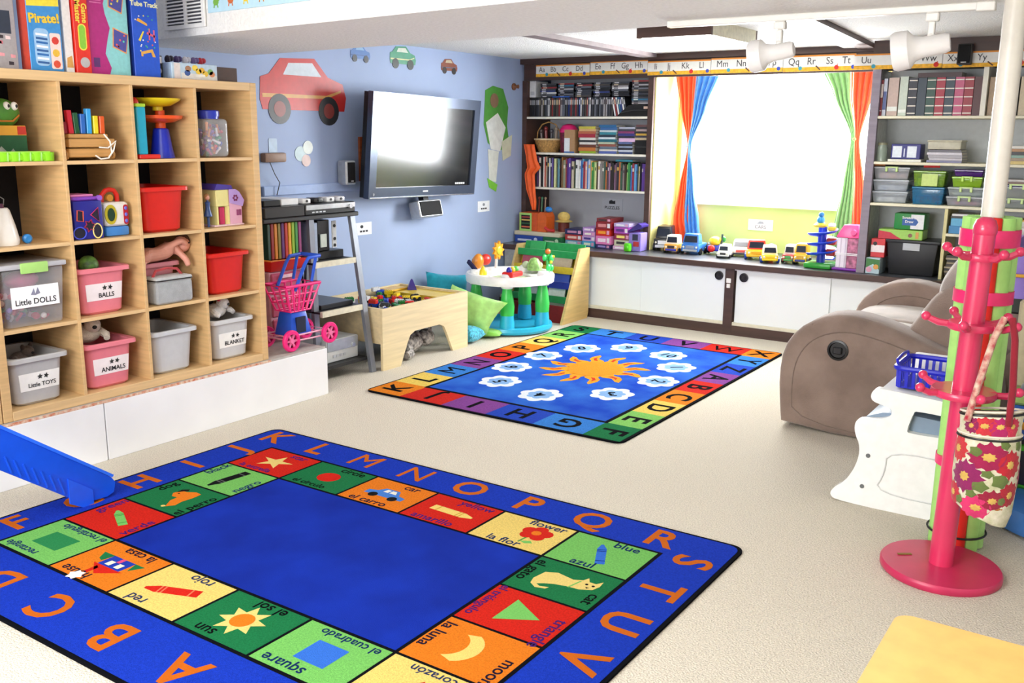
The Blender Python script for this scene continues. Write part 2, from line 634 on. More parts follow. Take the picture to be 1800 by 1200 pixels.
for z in (1.63, 1.325, 1.045):
    B().box(-1.715, .80, 6.925, 7.32, z - .018, z, .002).build('shelf', mat('ebe6c9', rough=.5, var=.02), bk2, 0, True)
B().box(-1.205, -1.185, 6.93, 7.32, .552, 1.027).build('divider', mat('ddd49a', rough=.5, var=.03), bk2, 0, True)
B().box(-1.185, .80, 6.93, 7.32, .845, .862).build('shelf', mat('ebe6c9', rough=.5, var=.02), bk2, 0, True)
B().box(.80, .85, 6.92, YB - .01, .552, 1.94).build('upright', greyw, bk2, 0, True)
B().box(-1.06, -1.03, 6.925, 7.32, 1.63, 1.94).build('divider', shelf_c, bk2, 0, True)

# ------------------------------------------------------------------ birch cube shelves
birch = mat('d9b27c', rough=.5, var=.06, scale=40, kind='wood')
birch_l = mat('dfbb88', rough=.5, var=.05, scale=40, kind='woody')
CY, CZ, CP, CI, CT = 1.99, .285, .3465, .3305, .04   # cell lattice of the shelf


def cube_shelf(loc, label):
    t = thing('cube_shelf', label, 'shelf unit', loc, 0, 'birch cube shelves')
    H = 1.45
    B().box(-.39, 0, 0, CT, 0, H, .002).build('side_panel', birch, t, 0)
    B().box(-.39, 0, H - CT, H, 0, H, .002).build('side_panel', birch, t, 0)
    B().box(-.39, 0.001, CT, H - CT, 0, CT, .002).build('bottom_panel', birch_l, t, 0)
    B().box(-.39, 0.001, CT, H - CT, H - CT, H, .002).build('top_panel', birch_l, t, 0)
    B().box(-.40, -.391, .0, H, .0, H).build('shade_sheet', mat('141318', rough=.9, var=.1), t, 0, label='dark backing sheet')  # near-black sheet stands in for the shade behind open cells
    for i in range(3):
        y = CT + CI + i * CP
        B().box(-.388, -.002, y, y + .016, CT, H - CT, .001).build('divider', birch, t, 0)
        for c in range(4):
            B().box(-.388, -.003, CT + c * CP, CT + c * CP + CI, y, y + .016, .001).build('shelf', birch_l, t, 0)
    return t


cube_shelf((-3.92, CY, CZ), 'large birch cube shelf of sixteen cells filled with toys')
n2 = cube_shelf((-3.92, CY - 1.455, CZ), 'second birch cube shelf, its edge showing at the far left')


def cell(c, r):
    """y range and floor z of a cell (column from the left, row from the bottom)"""
    return CY + CT + c * CP, CY + CT + c * CP + CI, CZ + CT + r * CP

# ------------------------------------------------------------------ rugs
def rugmat(c, var=.10):
    return mat(c, rough=1.0, var=var, scale=160, bump=.8, bscale=420, spec=.05)


RB = rugmat('1b3cbc')
RK = rugmat('0c0d14', .04)
DIR = {'t': ((1, 0, 0), (0, 1, 0)), 'b': ((-1, 0, 0), (0, -1, 0)), 'l': ((0, 1, 0), (-1, 0, 0)), 'r': ((0, -1, 0), (1, 0, 0))}


def flat(pts, z0, z1, name, m, parent, d=None, o=(0, 0), sc=1.0):
    """flat woven patch; pts in (right, up) of direction d about o, else world xy"""
    if d:
        R, U = DIR[d]
        pts = [(o[0] + (x * R[0] + y * U[0]) * sc, o[1] + (x * R[1] + y * U[1]) * sc) for x, y in pts]
    return B().prism(pts, z0, z1).build(name, m, parent, 0, True)


X0, X1, Y0, Y1 = -3.62, -1.115, 1.36, 3.205
rug = thing('bilingual_rug', 'large blue classroom rug with picture tiles and orange alphabet in the foreground', 'rug', (-2.37, 2.28, 0))
flat(rrect(X0, X1, Y0, Y1, .05, 6), .001, .009, 'binding', RK, rug)
flat(rrect(X0 + .014, X1 - .014, Y0 + .014, Y1 - .014, .045, 6), .001, .0105, 'border_field', RB, rug)
tx = [-3.400 + .341 * i for i in range(7)]
ty = [2.975 - .2655 * i for i in range(6)]
flat([(tx[0] - .008, ty[5] - .008), (tx[6] + .008, ty[5] - .008), (tx[6] + .008, ty[0] + .008), (tx[0] - .008, ty[0] + .008)], .001, .0112, 'tile_outline', RK, rug)
cen = mat('1836b0', rough=1.0, var=.1, scale=4, bump=.8, bscale=420, spec=.05, col2='142c98')
flat([(tx[1] + .008, ty[4] + .008), (tx[5] - .008, ty[4] + .008), (tx[5] - .008, ty[1] - .008), (tx[1] + .008, ty[1] - .008)], .001, .0118, 'centre_field', cen, rug)
TC = {'R': 'd8281c', 'G': '1f7a48', 'L': '7cc765', 'O': 'ee8122', 'Y': 'f4d678'}
ZT = .0118
INK = {'R': rugmat('5a2a8c'), 'G': RK, 'L': rugmat('1d3a78'), 'O': rugmat('2a2440'), 'Y': rugmat('3a4a7a')}


def tile(c, r, col, d, en, es, art):
    x0, x1, y1, y0 = tx[c], tx[c + 1], ty[r], ty[r + 1]
    t = flat([(x0 + .006, y0 + .006), (x1 - .006, y0 + .006), (x1 - .006, y1 - .006), (x0 + .006, y1 - .006)], .001, ZT, 'tile', rugmat(TC[col]), rug)
    o = ((x0 + x1) / 2, (y0 + y1) / 2)
    R, U = DIR[d]
    h = .10 if d in 'tb' else .138
    for s, k, sh in ((en, 1, .055), (es, -1, -.02)):
        text(s, .062 if len(s) < 9 else .05, INK[col], t, (o[0] + R[0] * sh * (1 if k > 0 else 1) + U[0] * h * k, o[1] + R[1] * sh + U[1] * h * k, ZT + .0004), R, U, depth=.0005, bold=.008)
    for pts, c2, dz in art:
        flat(pts, ZT - .001, ZT + .0005 + dz * .0004, 'motif', rugmat(c2, .05), t, d, o)


def crayon(c, ang=0, s=1.0, c2=None):
    ca, sa = math.cos(ang), math.sin(ang)

    def T(p):
        return [((x * ca - y * sa) * s, (x * sa + y * ca) * s) for x, y in p]
    out = [(T([(-.10, -.022), (.06, -.022), (.075, -.016), (.105, -.006), (.105, .006), (.075, .016), (.06, .022), (-.10, .022)]), c, 0)]
    for x in (-.07, .03, .045):
        out.append((T([(x, -.022), (x + .006, -.022), (x + .006, .022), (x, .022)]), c2 or '202020', 1))
    return out


def poly_arc(r0, r1, a0, a1, n=12, oy=0, off=0):
    p = [(r1 * math.cos(a0 + (a1 - a0) * i / n), oy + r1 * math.sin(a0 + (a1 - a0) * i / n)) for i in range(n + 1)]
    q = [(r0 * math.cos(a0 + (a1 - a0) * i / n), oy + off + r0 * math.sin(a0 + (a1 - a0) * i / n)) for i in range(n, -1, -1)]
    return p + q


dogart = [([(-.09, -.04), (-.06, -.065), (-.02, -.055), (.03, -.06), (.075, -.055), (.08, -.02), (.06, .015), (.055, .05), (.02, .055), (-.005, .03), (.0, .0), (-.04, -.005), (-.06, -.02)], 'ee8122', 0),
          ([(.03, .05), (.065, .055), (.085, .03), (.07, .02), (.055, .035)], '201a18', 1), (circ(.009, -.092, -.03, 10), 'f4d678', 1), (circ(.005, .03, .03, 8), '201a18', 2)]
catart = [([(-.10, -.03), (-.09, .03), (-.05, .05), (.02, .035), (.05, .05), (.06, .075), (.075, .05), (.10, .05), (.115, .075), (.12, .04), (.11, .005), (.07, -.015), (.02, -.02), (-.02, -.03), (-.05, -.045), (-.07, -.06), (-.05, -.07), (-.02, -.06), (-.025, -.075), (-.06, -.085), (-.09, -.065)], 'f0d680', 0),
          (circ(.006, .075, .03, 8), '202020', 1), (circ(.006, .10, .03, 8), '202020', 1), ([(.08, .012), (.095, .012), (.0875, .003)], '202020', 1), ([(.03, -.022), (.036, -.022), (.05, .04), (.044, .04)], '7cc765', 1)]
catart = [([(-y, x) for x, y in p], c, z) for p, c, z in catart]
house = [([(-.07, -.05), (.05, -.05), (.05, .02), (-.07, .02)], '2440b0', 0), ([(-.09, .02), (.07, .02), (-.01, .075)], 'd8281c', 0), ([(.05, -.05), (.11, -.05), (.085, -.01), (.06, 0)], '1f7a48', 0), ([(-.12, -.05), (-.07, -.05), (-.09, 0)], '1f7a48', 0), ([(-.05, -.02), (-.025, -.02), (-.025, .01), (-.05, .01)], 'f6f2d8', 1), ([(.0, -.02), (.025, -.02), (.025, .01), (.0, .01)], 'f6f2d8', 1), ([(-.018, -.05), (.0, -.05), (.0, -.02), (-.018, -.02)], 'e05080', 1), ([(.015, .04), (.035, .03), (.035, .085), (.015, .085)], 'd8281c', 0), (star_pts(6, .022, .032, .03, .115), 'ffffff', 2)]
carart = [([(-.10, -.035), (.10, -.035), (.10, -.005), (.06, .005), (.035, .045), (-.04, .045), (-.06, .01), (-.10, .0)], '4a84d8', 0), ([(-.03, .008), (-.005, .008), (-.005, .035), (-.025, .035)], 'f6f4e8', 1), ([(.003, .008), (.04, .008), (.025, .035), (.003, .035)], 'f6f4e8', 1), (circ(.022, -.05, -.035, 14), '18181c', 1), (circ(.022, .055, -.035, 14), '18181c', 1)]
fl = [(circ(.03, .05 + .038 * math.cos(a), .02 + .034 * math.sin(a), 12), 'd8281c', k * .35) for k, a in enumerate((0.3, 1.56, 2.8, 4.0, 5.3))] + [(circ(.02, .05, .02, 12), 'ee8122', 2.4), ([(.035, -.01), (.042, -.01), (.035, -.08), (.028, -.08)], '4a9a48', 0), ([(.035, -.07), (.07, -.05), (.085, -.065), (.06, -.08)], '7cc765', 0)]
D = math.radians
tile(0, 0, 'R', 't', 'star', 'la estrella', [(star_pts(5, .032, .085, 0, 0, PI / 2, 1.1, .9), 'f0d680', 0)])
tile(1, 0, 'G', 't', 'circle', 'el círculo', [(circ(.055, 0, 0, 24, .05), 'd8281c', 0)])
tile(2, 0, 'O', 't', 'car', 'el carro', carart)
tile(3, 0, 'R', 't', 'yellow', 'amarillo', crayon('f4d678', -.05, 1, 'd8a848'))
tile(4, 0, 'Y', 't', 'flower', 'la flor', fl)
tile(5, 0, 'L', 't', 'blue', 'azul', crayon('3a74d8', 2.0, .8, '1d3a90'))
tile(0, 1, 'L', 'l', 'black', 'negro', crayon('141418', PI - .1, 1, '606060'))
tile(0, 2, 'G', 'l', 'dog', 'el perro', dogart)
tile(0, 3, 'R', 'l', 'green', 'verde', crayon('7cc765', 1.1, .8, '4a9a48'))
tile(0, 4, 'L', 'b', 'rectangle', 'el rectángulo', [([(-.075, -.05), (.075, -.05), (.075, .05), (-.075, .05)], '2f8a50', 0)])
tile(1, 4, 'O', 'b', 'house', 'la casa', house)
tile(2, 4, 'Y', 'b', 'red', 'rojo', crayon('d8281c', .35, 1, 'f0805a'))
tile(3, 4, 'G', 'b', 'sun', 'el sol', [(star_pts(8, .05, .088, 0, 0, .2), 'f0d680', 0), (circ(.04), 'ee8122', 1)])
tile(4, 4, 'L', 'b', 'square', 'el cuadrado', [([(-.06, -.055), (.06, -.055), (.06, .055), (-.06, .055)], '3a74d8', 0)])
tile(5, 4, 'Y', 'b', 'heart', 'el corazón', [(circ(.03, -.022, .015) , 'd8281c', 0), (circ(.03, .022, .015), 'd8281c', .5), ([(-.05, .005), (.05, .005), (0, -.06)], 'd8281c', 1)])
tile(5, 1, 'G', 'r', 'cat', 'el gato', catart)
tile(5, 2, 'R', 'r', 'triangle', 'el triángulo', [([(-.075, -.055), (.075, -.055), (0, .075)], '7cc765', 0)])
tile(5, 3, 'O', 'r', 'moon', 'la luna', [(poly_arc(.075, .09, .15 * PI, .85 * PI, 14, -.055, -.035), 'f4d678', 0)])
OR = rugmat('f47c22', .05)
ZB = .0107
for i, ch in enumerate('KLMNOPQR'):
    text(ch, .20, OR, rug, (-3.50 + i * .2995, 3.09, ZB), *DIR['t'], name='letter', depth=.0006, bold=.018)
for i, ch in enumerate('STUVWX'):
    text(ch, .20, OR, rug, (-1.235, 2.975 - i * .262, ZB), *DIR['r'], name='letter', depth=.0006, bold=.018)
for i, ch in enumerate('ABCD'):
    text(ch, .20, OR, rug, (-2.13 - i * .322, 1.50, ZB), *DIR['b'], name='letter', depth=.0006, bold=.018)
for i, ch in enumerate('ZY'):
    text(ch, .20, OR, rug, (-1.80 + i * .33, 1.50, ZB), *DIR['b'], name='letter', depth=.0006, bold=.018)
for i, ch in enumerate('EFGHIJ'):
    text(ch, .20, OR, rug, (-3.51, 1.52 + i * .272, ZB), *DIR['l'], name='letter', depth=.0006, bold=.018)

# far rug
fr_ = thing('alphabet_rug', 'x', 'rug', (-2.9, 5.24, 0))
fr_['label'] = 'blue rug with an orange sun, numbered clouds and coloured alphabet border'
X0, X1, Y0, Y1 = -3.765, -2.065, 4.02, 6.45
flat(rrect(X0, X1, Y0, Y1, .05, 6), .001, .009, 'binding', RK, fr_)
ix0, ix1, iy0, iy1 = -3.505, -2.29, 4.28, 6.20
xs = [X0 + .015] + [ix0 + (ix1 - ix0) * i / 4 for i in range(5)] + [X1 - .015]
ys = [Y0 + .015] + [iy0 + (iy1 - iy0) * i / 7 for i in range(8)] + [Y1 - .015]
PC = {'o': 'f08a28', 'y': 'f6d56a', 'b': '3d86dc', 'p': '8a4a9a', 'r': 'd62f26', 'g': '1f7a48', 'l': '8ccf6a', 'd': '2a4cc0'}


def btile(i, j, col, ch, d):
    t = flat([(xs[i], ys[j]), (xs[i + 1], ys[j]), (xs[i + 1], ys[j + 1]), (xs[i], ys[j + 1])], .001, .0105, 'tile', rugmat(PC[col]), fr_)
    text(ch, .20, RK, t, ((xs[i] + xs[i + 1]) / 2, (ys[j] + ys[j + 1]) / 2, .0109), *DIR[d], name='letter', depth=.0005, bold=.02)


for j, (col, ch) in enumerate(zip('oybproyl', 'KLMNOPQR')):
    btile(0, j, col, ch, 'l')
for i, (col, ch) in enumerate(zip('gbdpro', 'STUVWX')):
    btile(i, 8, col, ch, 't')
for j, (col, ch) in enumerate(zip('glyorpdb', 'FEDCBAZY')):
    btile(5, j, col, ch, 'r')
for i, (col, ch) in enumerate(zip('rpdb', 'JIHG')):
    btile(i + 1, 0, col, ch, 'b')
flat([(ix0 - .012, iy0 - .012), (ix1 + .012, iy0 - .012), (ix1 + .012, iy1 + .012), (ix0 - .012, iy1 + .012)], .001, .0112, 'outline', RK, fr_)
ctr = mat('1b45c0', rough=1, var=.1, scale=3.2, bump=.8, bscale=420, spec=.05, col2='3a78d8')
flat([(ix0 + .012, iy0 + .012), (ix1 - .012, iy0 + .012), (ix1 - .012, iy1 - .012), (ix0 + .012, iy1 - .012)], .001, .0118, 'centre_field', ctr, fr_)
sx, sy = -2.91, 5.26
for k in range(12):
    a = 2 * PI * k / 12
    ca, sa = math.cos(a), math.sin(a)
    pts = [(.14, -.055), (.20, -.05), (.25, -.015), (.32, -.03), (.35, -.02), (.30, .03), (.25, .045), (.20, .03), (.14, .055)]
    flat([(sx + (x * ca - y * sa) * 1.0, sy + (x * sa + y * ca) * 1.15) for x, y in pts], .001, .0124, 'sun_ray', rugmat('f6a32e'), fr_)
    pts = [(.20, -.012), (.25, .0), (.29, -.008), (.26, .02), (.21, .012)]
    flat([(sx + (x * ca - y * sa), sy + (x * sa + y * ca) * 1.15) for x, y in pts], .001, .0128, 'ray_mark', rugmat('d8402a'), fr_)
flat(circ(.165, sx, sy, 28, .19), .001, .0131, 'sun_disc', rugmat('f29a2c'), fr_)
for n_, (x, y) in zip((4, 3, 2, 1, 10, 9, 8, 7, 6, 5), [(-2.86, 4.53), (-2.53, 4.79), (-2.44, 5.215), (-2.50, 5.61), (-2.69, 5.893), (-3.02, 5.944), (-3.28, 5.734), (-3.383, 5.385), (-3.373, 4.989), (-3.225, 4.646)]):
    a = math.atan2(y - sy, x - sx)
    p = []
    for q in range(64):
        t = 2 * PI * q / 64
        k = .86 + .22 * abs(math.sin(3.5 * t))
        p.append((x + .12 * k * math.cos(t), y + .135 * k * math.sin(t)))
    cl = flat(p, .001, .0124, 'cloud', rugmat('eef4fb', .05), fr_)
    flat([(x + (u - x) * .62, y + (v_ - y) * .6) for u, v_ in p], .001, .0127, 'cloud_tint', rugmat('8db8ea', .05), cl)
    text(str(n_), .12, RK, cl, (x, y, .0131), (math.sin(a), -math.cos(a), 0), (math.cos(a), math.sin(a), 0), name='number', depth=.0005, bold=.015)

# ------------------------------------------------------------------ things in the cube shelf
XF = -3.93          # just behind the shelf front


def tub(loc, col, label, w=.25, d=.33, h=.215, word=None, band=None, name='storage_bin'):
    """open tapered bin with a rolled rim; origin = centre of the base, front towards +x"""
    t = thing(name, label, 'bin', loc, 0, 'tapered plastic bins in the cube shelf')
    m = plastic(col, rough=.38)
    k = .80
    bw_, bd = w * k / 2, d * .86 / 2
    o = B()
    st = [(0, 0), (.25, .05), (1, 1)]
    rings = []

    def ring(sx, sy, z):
        pts = rrect(-sx, sx, -sy, sy, .03, 4)
        return [o.bm.verts.new((x, y, z)) for x, y in pts]
    lv = [(bd - .012, bw_ - .012, .0), (bd, bw_, .012), (d / 2 - .012, w / 2 - .012, h - .03), (d / 2 - .010, w / 2 - .010, h - .022), (d / 2 + .006, w / 2 + .012, h - .020), (d / 2 + .006, w / 2 + .012, h - .004), (d / 2 + .002, w / 2 + .008, h), (d / 2 - .016, w / 2 - .014, h - .001), (bd - .006, bw_ - .006, .006)]
    rings = [ring(*q) for q in lv]
    for a, b in zip(rings, rings[1:]):
        n = len(a)
        for i in range(n):
            j = (i + 1) % n
            o.bm.faces.new((a[i], a[j], b[j], b[i]))
    o.bm.faces.new(rings[0][::-1])
    o.bm.faces.new(rings[-1])
    o.build('tub', m, t, 40)
    g = B()
    for sy in (-1, 1):
        g.box(-.05, .05, sy * (w / 2 + .006) - .008, sy * (w / 2 + .006) + .008, h - .034, h - .02, .003)
    g.build('side_grip', m, t)
    if word:
        # paper label wrapped on the sloping front
        z0, z1 = h * .30, h * .66
        f = lambda z: bd + (d / 2 - .012 - bd) * z / (h - .03) + .0015
        fw_ = lambda z: bw_ + (w / 2 - .012 - bw_) * z / (h - .03) - .018
        p = B()
        v = [p.bm.verts.new(q) for q in ((f(z0), -fw_(z0), z0), (f(z0), fw_(z0), z0), (f(z1), fw_(z1), z1), (f(z1), -fw_(z1), z1))]
        p.bm.faces.new(v)
        v2 = [p.bm.verts.new((q.co.x - .001, q.co.y, q.co.z)) for q in v]
        p.bm.faces.new(v2[::-1])
        for i in range(4):
            p.bm.faces.new((v[i], v[(i + 1) % 4], v2[(i + 1) % 4], v2[i]))
        lb = p.build('paper_label', paper(band or 'f6f4f0'), t, 0)
        zc = h * .40
        up = Vector((f(z1) - f(z0), 0, z1 - z0)).normalized()
        L = Vector(loc)
        text(word, .030 if len(word) < 9 else .026, BLACK, lb, L + Vector((f(zc) + .001, .01, zc)), (0, 1, 0), up, depth=.0004, bold=.012)
        ic = B()
        for i in range(2):
            ic.prism(star_pts(5, .006, .013, .002 + i * .028, 0, .3 + i), 0, .001)
        M = Matrix((Vector((0, 1, 0)), up, Vector((0, 1, 0)).cross(up))).transposed().to_4x4()
        M.translation = Vector((f(h * .56) + .0005, 0, h * .56))
        ic.xf(M).build('label_picture', mat('30302f', rough=.8, var=.3), lb, 0)
    return t


def at(c, r, x=0, dy=0, dz=0.001):
    y0, y1, z = cell(c, r)
    return (XF - .175 + x, (y0 + y1) / 2 + dy, z + dz)


tub(at(2, 2, 0, -.015), 'dc1f14', 'plain red bin in the third cell of the second row from the top')
tub(at(3, 1, .0, -.005), 'dc1f14', 'plain red bin in the right-hand cell above the blanket bin')
tub(at(1, 1, .0, -.02), 'e8808e', 'pink bin labelled BALLS with a dark green ball inside', word='BALLS', band='f3e9ea')
tub(at(1, 0, .0, -.015), 'e8808e', 'pink bin labelled ANIMALS in the bottom row', word='ANIMALS', band='f3e9ea')
tub(at(2, 1, -.058, -.02), 'e497a5', 'plain pink bin behind the grey lunch bag with a doll on top', h=.19, d=.25)
tub(at(0, 0, .0, -.015), 'bdbcbc', 'grey bin labelled Little TOYS in the bottom left cell', word='Little TOYS')
tub(at(2, 0, .0, -.015), 'c9cbcf', 'plain pale grey bin without a label in the bottom row')
tub(at(3, 0, .0, -.0), 'cfd0d2', 'pale grey bin labelled BLANKET with a white plush on top', word='BLANKET')

# soft toys and balls in the bins
tag(B().sph(Vector(at(1, 1, .09, -.05, .222)), .045, 16, 10).build('ball', mat('2f4a22', rough=.5, var=.5, scale=40, col2='5f8a3a')), 'dark green speckled ball lying in the pink BALLS bin', 'ball')


def plush(name, label, loc, col, col2, rz=0.0, s=1.0):
    t = thing(name, label, 'soft toy', loc, rz)
    m = cloth(col, bscale=160, bump=.6)
    B().sph((0, 0, .03 * s), (.055 * s, .06 * s, .04 * s), 14, 10).build('body', m, t)
    h = B().sph((.035 * s, .02 * s, .07 * s), (.036 * s, .034 * s, .033 * s), 14, 10).build('head', m, t)
    for k in (-1, 1):
        B().sph((.03 * s, .02 * s + k * .028 * s, .098 * s), (.012 * s, .012 * s, .016 * s), 8, 6).build('ear', cloth(col2), h)
    B().sph((.07 * s, .02 * s, .066 * s), (.008 * s, .01 * s, .008 * s), 8, 6).build('nose', BLACK, h)
    for k in (-1, 1):
        B().tube([(.01 * s, k * .05 * s, .04 * s), (.05 * s, k * .07 * s, .025 * s), (.07 * s, k * .065 * s, .015 * s)], [.018 * s, .016 * s, .013 * s]).build('paw', m, t)
    return t


plush('plush_toy', 'white plush toy with red nose peeking from the blanket bin', at(3, 0, .06, -.03, .222), 'e9e6e4', 'c93a40', .3, .95)
plush('plush_toy', 'cream plush toy peeking out of the pink ANIMALS bin', at(1, 0, .02, -.05, .21), 'ddd2c2', 'a5543c', -.3, 1.1)
plush('plush_toy', 'small dark plush lying in the grey Little TOYS bin', at(0, 0, -.02, .0, .15), '6a5a52', '4a3a34', .3, .8)

# doll lying over the pink bin
dl = thing('doll', 'bare baby doll slumped over the plain pink bin', 'doll', at(2, 1, .06, -.02, .185))
sk = mat('e2a08c', rough=.5, var=.03)
bd_ = bpy.data.meshes.new('body')
js = [(0, 0, .03), (0, .06, .06), (0, .10, .075), (0, .13, .08), (0, -.05, .05), (0, -.09, .05), (.03, .11, .05), (.06, .13, .015), (.07, .135, -.02), (.03, .07, .09), (.05, .12, .11), (.045, .15, .085), (.03, -.10, .02), (.05, -.11, -.01), (-.03, -.10, .03), (-.03, -.14, .03)]
ed = [(0, 1), (1, 2), (2, 3), (0, 4), (4, 5), (2, 6), (6, 7), (7, 8), (1, 9), (9, 10), (10, 11), (5, 12), (12, 13), (5, 14), (14, 15)]
bd_.from_pydata(js, ed, [])
bo = bpy.data.objects.new('body', bd_)
C.objects.link(bo)
bo.parent = dl
bd_.materials.append(sk)
sm = bo.modifiers.new('skin', 'SKIN')
rad = [.04, .042, .03, .02, .042, .036, .018, .016, .014, .018, .016, .013, .022, .016, .022, .015]
for v_, r_ in zip(bd_.skin_vertices[0].data, rad):
    v_.radius = (r_, r_)
bd_.skin_vertices[0].data[0].use_root = True
bo.modifiers.new('sub', 'SUBSURF').levels = 1
bo.modifiers['sub'].render_levels = 2
B().sph((0, .155, .085), (.04, .042, .042), 14, 10).build('head', sk, dl)
B().sph((-.006, .165, .095), (.039, .04, .04), 14, 10).build('hair', mat('5a3a28', rough=.8), dl)
for k in (-1, 1):
    B().sph((.036, .155 + k * .015, .092), .005, 8, 6).build('eye', BLACK, dl)

# grey lunch bag
lb = thing('lunch_bag', 'grey zipped lunch bag in front of the plain pink bin', 'bag', at(2, 1, .122, -.01))
gm = cloth('a9acae', bump=.3, bscale=200)
B().box(-.055, .055, -.10, .11, 0, .115, .022, 3).build('body', gm, lb)
B().box(-.055, .055, -.10, .11, .108, .132, .012, 3).build('lid', cloth('bfc1c2', bump=.3, bscale=200), lb)
B().tube([(x, y, .117) for x, y in rrect(-.057, .057, -.102, .112, .02, 5)], .0032, 6, True).build('zip', BLACK, lb)
B().tube([(.0, -.08, .13), (.0, -.06, .16), (.0, 0, .168), (.0, .06, .16), (.0, .085, .13)], .007, 6).build('handle', cloth('c2434a'), lb)

# clear box "Little DOLLS"
t = thing('storage_box', 'clear lidded plastic box labelled Little DOLLS full of small toys', 'box', at(0, 1, .01, -.01))
cl_ = glassy('d9dadf', .28)
w_, d_, h_ = .275, .33, .25
o = B().frus((-d_ / 2 * .9, d_ / 2 * .9, -w_ / 2 * .9, w_ / 2 * .9), (-d_ / 2, d_ / 2, -w_ / 2, w_ / 2), 0, h_, .015)
o.build('tub', cl_, t)
B().box(-d_ / 2 - .008, d_ / 2 + .008, -w_ / 2 - .01, w_ / 2 + .01, h_, h_ + .022, .006, 2).build('lid', plastic('b9b9be', rough=.3), t)
B().box(d_ / 2 + .004, d_ / 2 + .016, -.06, .06, h_ - .02, h_ + .026, .006, 2).build('clip', plastic('a8d878'), t)
lbl = B().box(d_ / 2 - .003, d_ / 2 - .0005, -.105, .105, .085, .175).build('paper_label', paper('f8f8fa'), t, 0)
L = Vector(at(0, 1, .01, -.01))
text('Little DOLLS', .034, BLACK, lbl, L + Vector((d_ / 2, 0, .108)), (0, 1, 0), (0, 0, 1), depth=.0004, bold=.012)
B().prism([(-.02, .137), (-.005, .165), (.0, .14), (.012, .167), (.022, .14), (.0, .134)], d_ / 2 - .001, d_ / 2, 'yz').build('label_picture', mat('8a8aa0', rough=.8), lbl, 0)
cols = ('e86aa0', 'd84868', '7a5ab8', 'f0c8d8', 'e8e0e0', 'e89a5a', '5a8ac8', '4aa878', 'c83a5a', 'e8b8a8')
for i in range(46):
    x = random.uniform(-.12, .125)
    y = random.uniform(-.105, .105)
    z = .018 + random.random() ** 1.6 * .13
    r = random.uniform(.011, .02)
    q = B()
    if i % 3 == 0:
        q.sph((0, 0, 0), (r, r * .8, r), 8, 6)
    elif i % 3 == 1:
        q.box(-r, r, -r * .7, r * .7, -r * .6, r * .6, .003)
    else:
        q.tube([(-r * 1.4, 0, 0), (0, r * .3, r * .4), (r * 1.4, 0, 0)], r * .5, 6)
    ci_ = random.randrange(10)
    cn_ = ('pink', 'rose', 'violet', 'pale pink', 'white', 'orange', 'blue', 'green', 'crimson', 'peach')[ci_]
    b_ = q.build('small_toy', plastic(cols[ci_]))
    b_.location = L + Vector((x, y, z))
    b_.rotation_euler = (random.random() * 6, random.random() * 6, random.random() * 6)
    tag(b_, 'small ' + ('round ', 'blocky ', 'curved ')[i % 3] + cn_ + ' toy piece inside the Little DOLLS box', 'toy', 'toy pieces in the Little DOLLS box')
tag(B().sph(L + Vector((.06, -.0, .19)), (.05, .075, .04), 14, 10).build('doll_dress', cloth('d0508a')), 'pink crumpled doll dress near the lid of the DOLLS box', 'dress')
tag(B().sph(L + Vector((-.02, .02, .14)), (.07, .09, .05), 14, 10).build('doll_blanket', cloth('a86a9a')), 'mauve doll blanket under the pink dress in the DOLLS box', 'blanket')

# top row, first cell: frog bag and lime tray
t = thing('frog_bag', 'green frog-faced toy case standing in the top left cell', 'toy', at(0, 3, .02, .0))
gsh = [(-.08, 0), (.085, 0), (.08, .12), (.06, .20), (.03, .245), (-.02, .25), (-.06, .22), (-.08, .14)]
B().prism([(-.085, 0), (.085, 0), (.083, .105), (-.085, .105)], -.04, .04, 'yz').build('case', mat('1f5a38', rough=.5), t, 30)
B().prism([(-.085, .105), (.083, .105), (.080, .145), (-.085, .145)], -.041, .042, 'yz').build('band', plastic('e8a83a'), t, 30)
B().prism([(.045, .108), (.083, .108), (.081, .142), (.045, .142)], .0405, .044, 'yz').build('badge', plastic('c83a30'), t, 0)
hd = B().sph((0, -.0, .195), (.045, .082, .062), 18, 12).build('head', mat('4f8f34', rough=.45, var=.1), t)
for k in (.012, .045):
    e = B().sph((.036, k, .225), (.014, .015, .018), 10, 8).build('eye', WHITE, hd)
    B().sph((.048, k + .003, .225), (.004, .006, .008), 8, 6).build('pupil', BLACK, e)
B().tube([(.030, -.06, .185), (.042, -.02, .163), (.042, .03, .163), (.030, .065, .188)], .004, 6).build('mouth', plastic('c87a30'), hd)
B().prism([(-.08, .005), (.05, .005), (.02, .05), (0, .03), (-.03, .06)], .0405, .043, 'yz').build('front_print', mat('c8ccc4', rough=.6, var=.2), t, 0)
t = thing('lime_tray', 'bright lime green moulded tray lying in front of the frog case', 'tray', at(0, 3, .135, -.005))
q = B()
for i in range(6):
    q.cyl((0, -.12 + i * .048, 0), (0, -.12 + i * .048, .036), .034, .036, 16)
q.box(-.03, .03, -.13, .13, 0, .034, .006).build('body', plastic('8ee020'), t)
B().box(-.02, .02, -.135, .135, .0362, .04, .004).build('rim', plastic('b6f060'), t)

